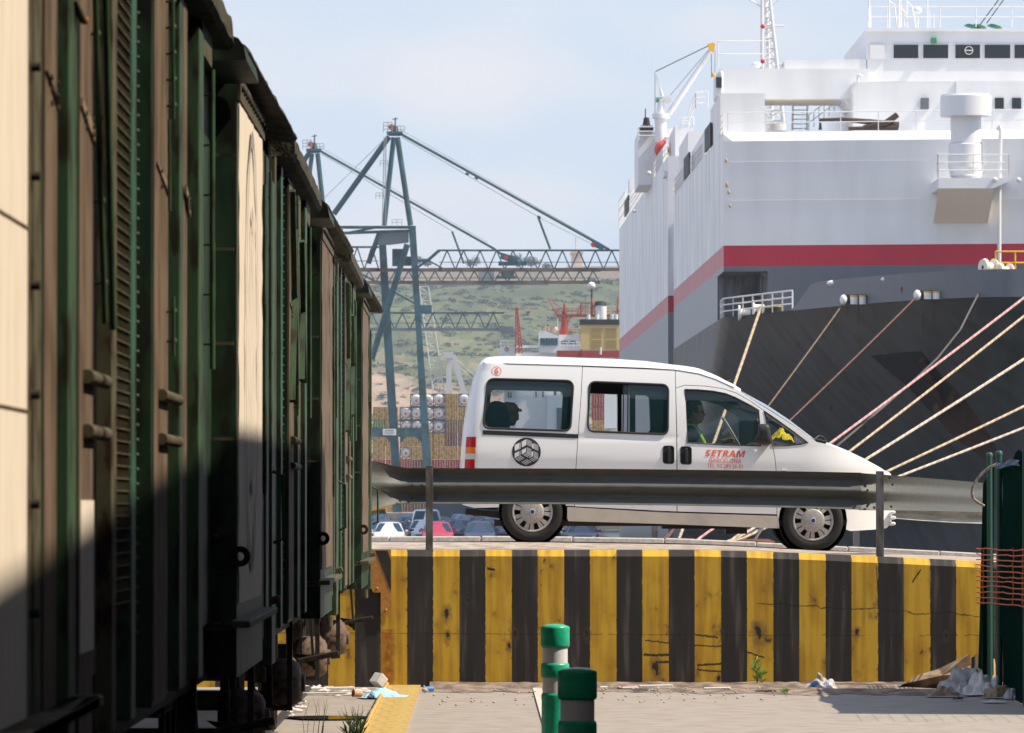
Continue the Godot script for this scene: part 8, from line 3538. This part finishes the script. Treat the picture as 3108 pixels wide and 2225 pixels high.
	caps = [
		[head + Vector3(-0.01, 0.02, 0), head + Vector3(0.008, 0.0, 0), 0.082, 0.078],
		[head + Vector3(0.02, -0.03, 0), head + Vector3(0.022, -0.085, 0), 0.062, 0.042],
		[head + Vector3(0.075, -0.02, 0), head + Vector3(0.08, -0.055, 0), 0.011, 0.013],
		[head + Vector3(0.06, 0.0, -0.03), head + Vector3(0.06, 0.0, 0.03), 0.02, 0.02],
		[head + Vector3(-0.01, -0.02, 0.075), head + Vector3(-0.008, -0.05, 0.072), 0.013, 0.011],
		[head + Vector3(-0.02, -0.05, 0), head + Vector3(-0.08, -0.09, 0), 0.056, 0.06],
	]
	b = Mb.new()
	body_mesh(b, caps, 0.008, 0.022)
	caps = [
		[c + Vector3(-0.03, 0.02, -0.1), c + Vector3(-0.03, 0.02, 0.1), 0.11, 0.11],
		[c + Vector3(0.0, 0.0, 0), c + Vector3(-0.06, -0.34, 0), 0.13, 0.17],
		[c + Vector3(-0.06, -0.36, -0.1), c + Vector3(-0.06, -0.36, 0.1), 0.14, 0.14],
	]
	for s in [-1.0, 1.0]:
		var shoulder := c + Vector3(0.0, -0.02, s * 0.18)
		caps.append([shoulder, shoulder + Vector3(0.1, -0.25, s * 0.02), 0.066, 0.054])
		caps.append([shoulder + Vector3(0.1, -0.25, s * 0.02), shoulder + Vector3(0.3, -0.32, -s * 0.08), 0.052, 0.034])
		caps.append([c + Vector3(-0.02, -0.38, s * 0.1), c + Vector3(0.4, -0.36, s * 0.12), 0.09, 0.07])
	cl = Mb.new()
	body_mesh(cl, caps, 0.022, 0.05)
	for s in [-1.0, 1.0]:
		var hs := []
		hand(hs, c + Vector3(0.3, -0.34, s * 0.1), Vector3(0.95, -0.1, 0), Vector3(0, 0, 1), Vector3(0, -1, 0))
		body_mesh(b, hs, 0.007, 0.008)
	part(t, "body", b, M.skin)
	part(t, "jacket", cl, M.navy_jacket)
	b = Mb.new()
	body_mesh(b, [[head + Vector3(-0.02, 0.045, 0), head + Vector3(0.015, 0.05, 0), 0.082, 0.07], [head + Vector3(0.06, 0.045, -0.03), head + Vector3(0.06, 0.045, 0.03), 0.02, 0.02], [head + Vector3(0.11, 0.035, -0.02), head + Vector3(0.11, 0.035, 0.02), 0.015, 0.015]], 0.009, 0.03)
	part(t, "cap", b, M.ochre_cloth)
	b = Mb.new()
	body_mesh(b, [[c + Vector3(-0.10, 0.06, -0.1), c + Vector3(-0.10, 0.06, 0.1), 0.065, 0.065], [c + Vector3(-0.13, 0.02, -0.08), c + Vector3(-0.15, -0.14, 0.08), 0.06, 0.06], [c + Vector3(-0.03, 0.1, -0.06), c + Vector3(0.05, 0.06, 0.06), 0.035, 0.03]], 0.016, 0.04)
	part(t, "hood", b, M.ochre_cloth)
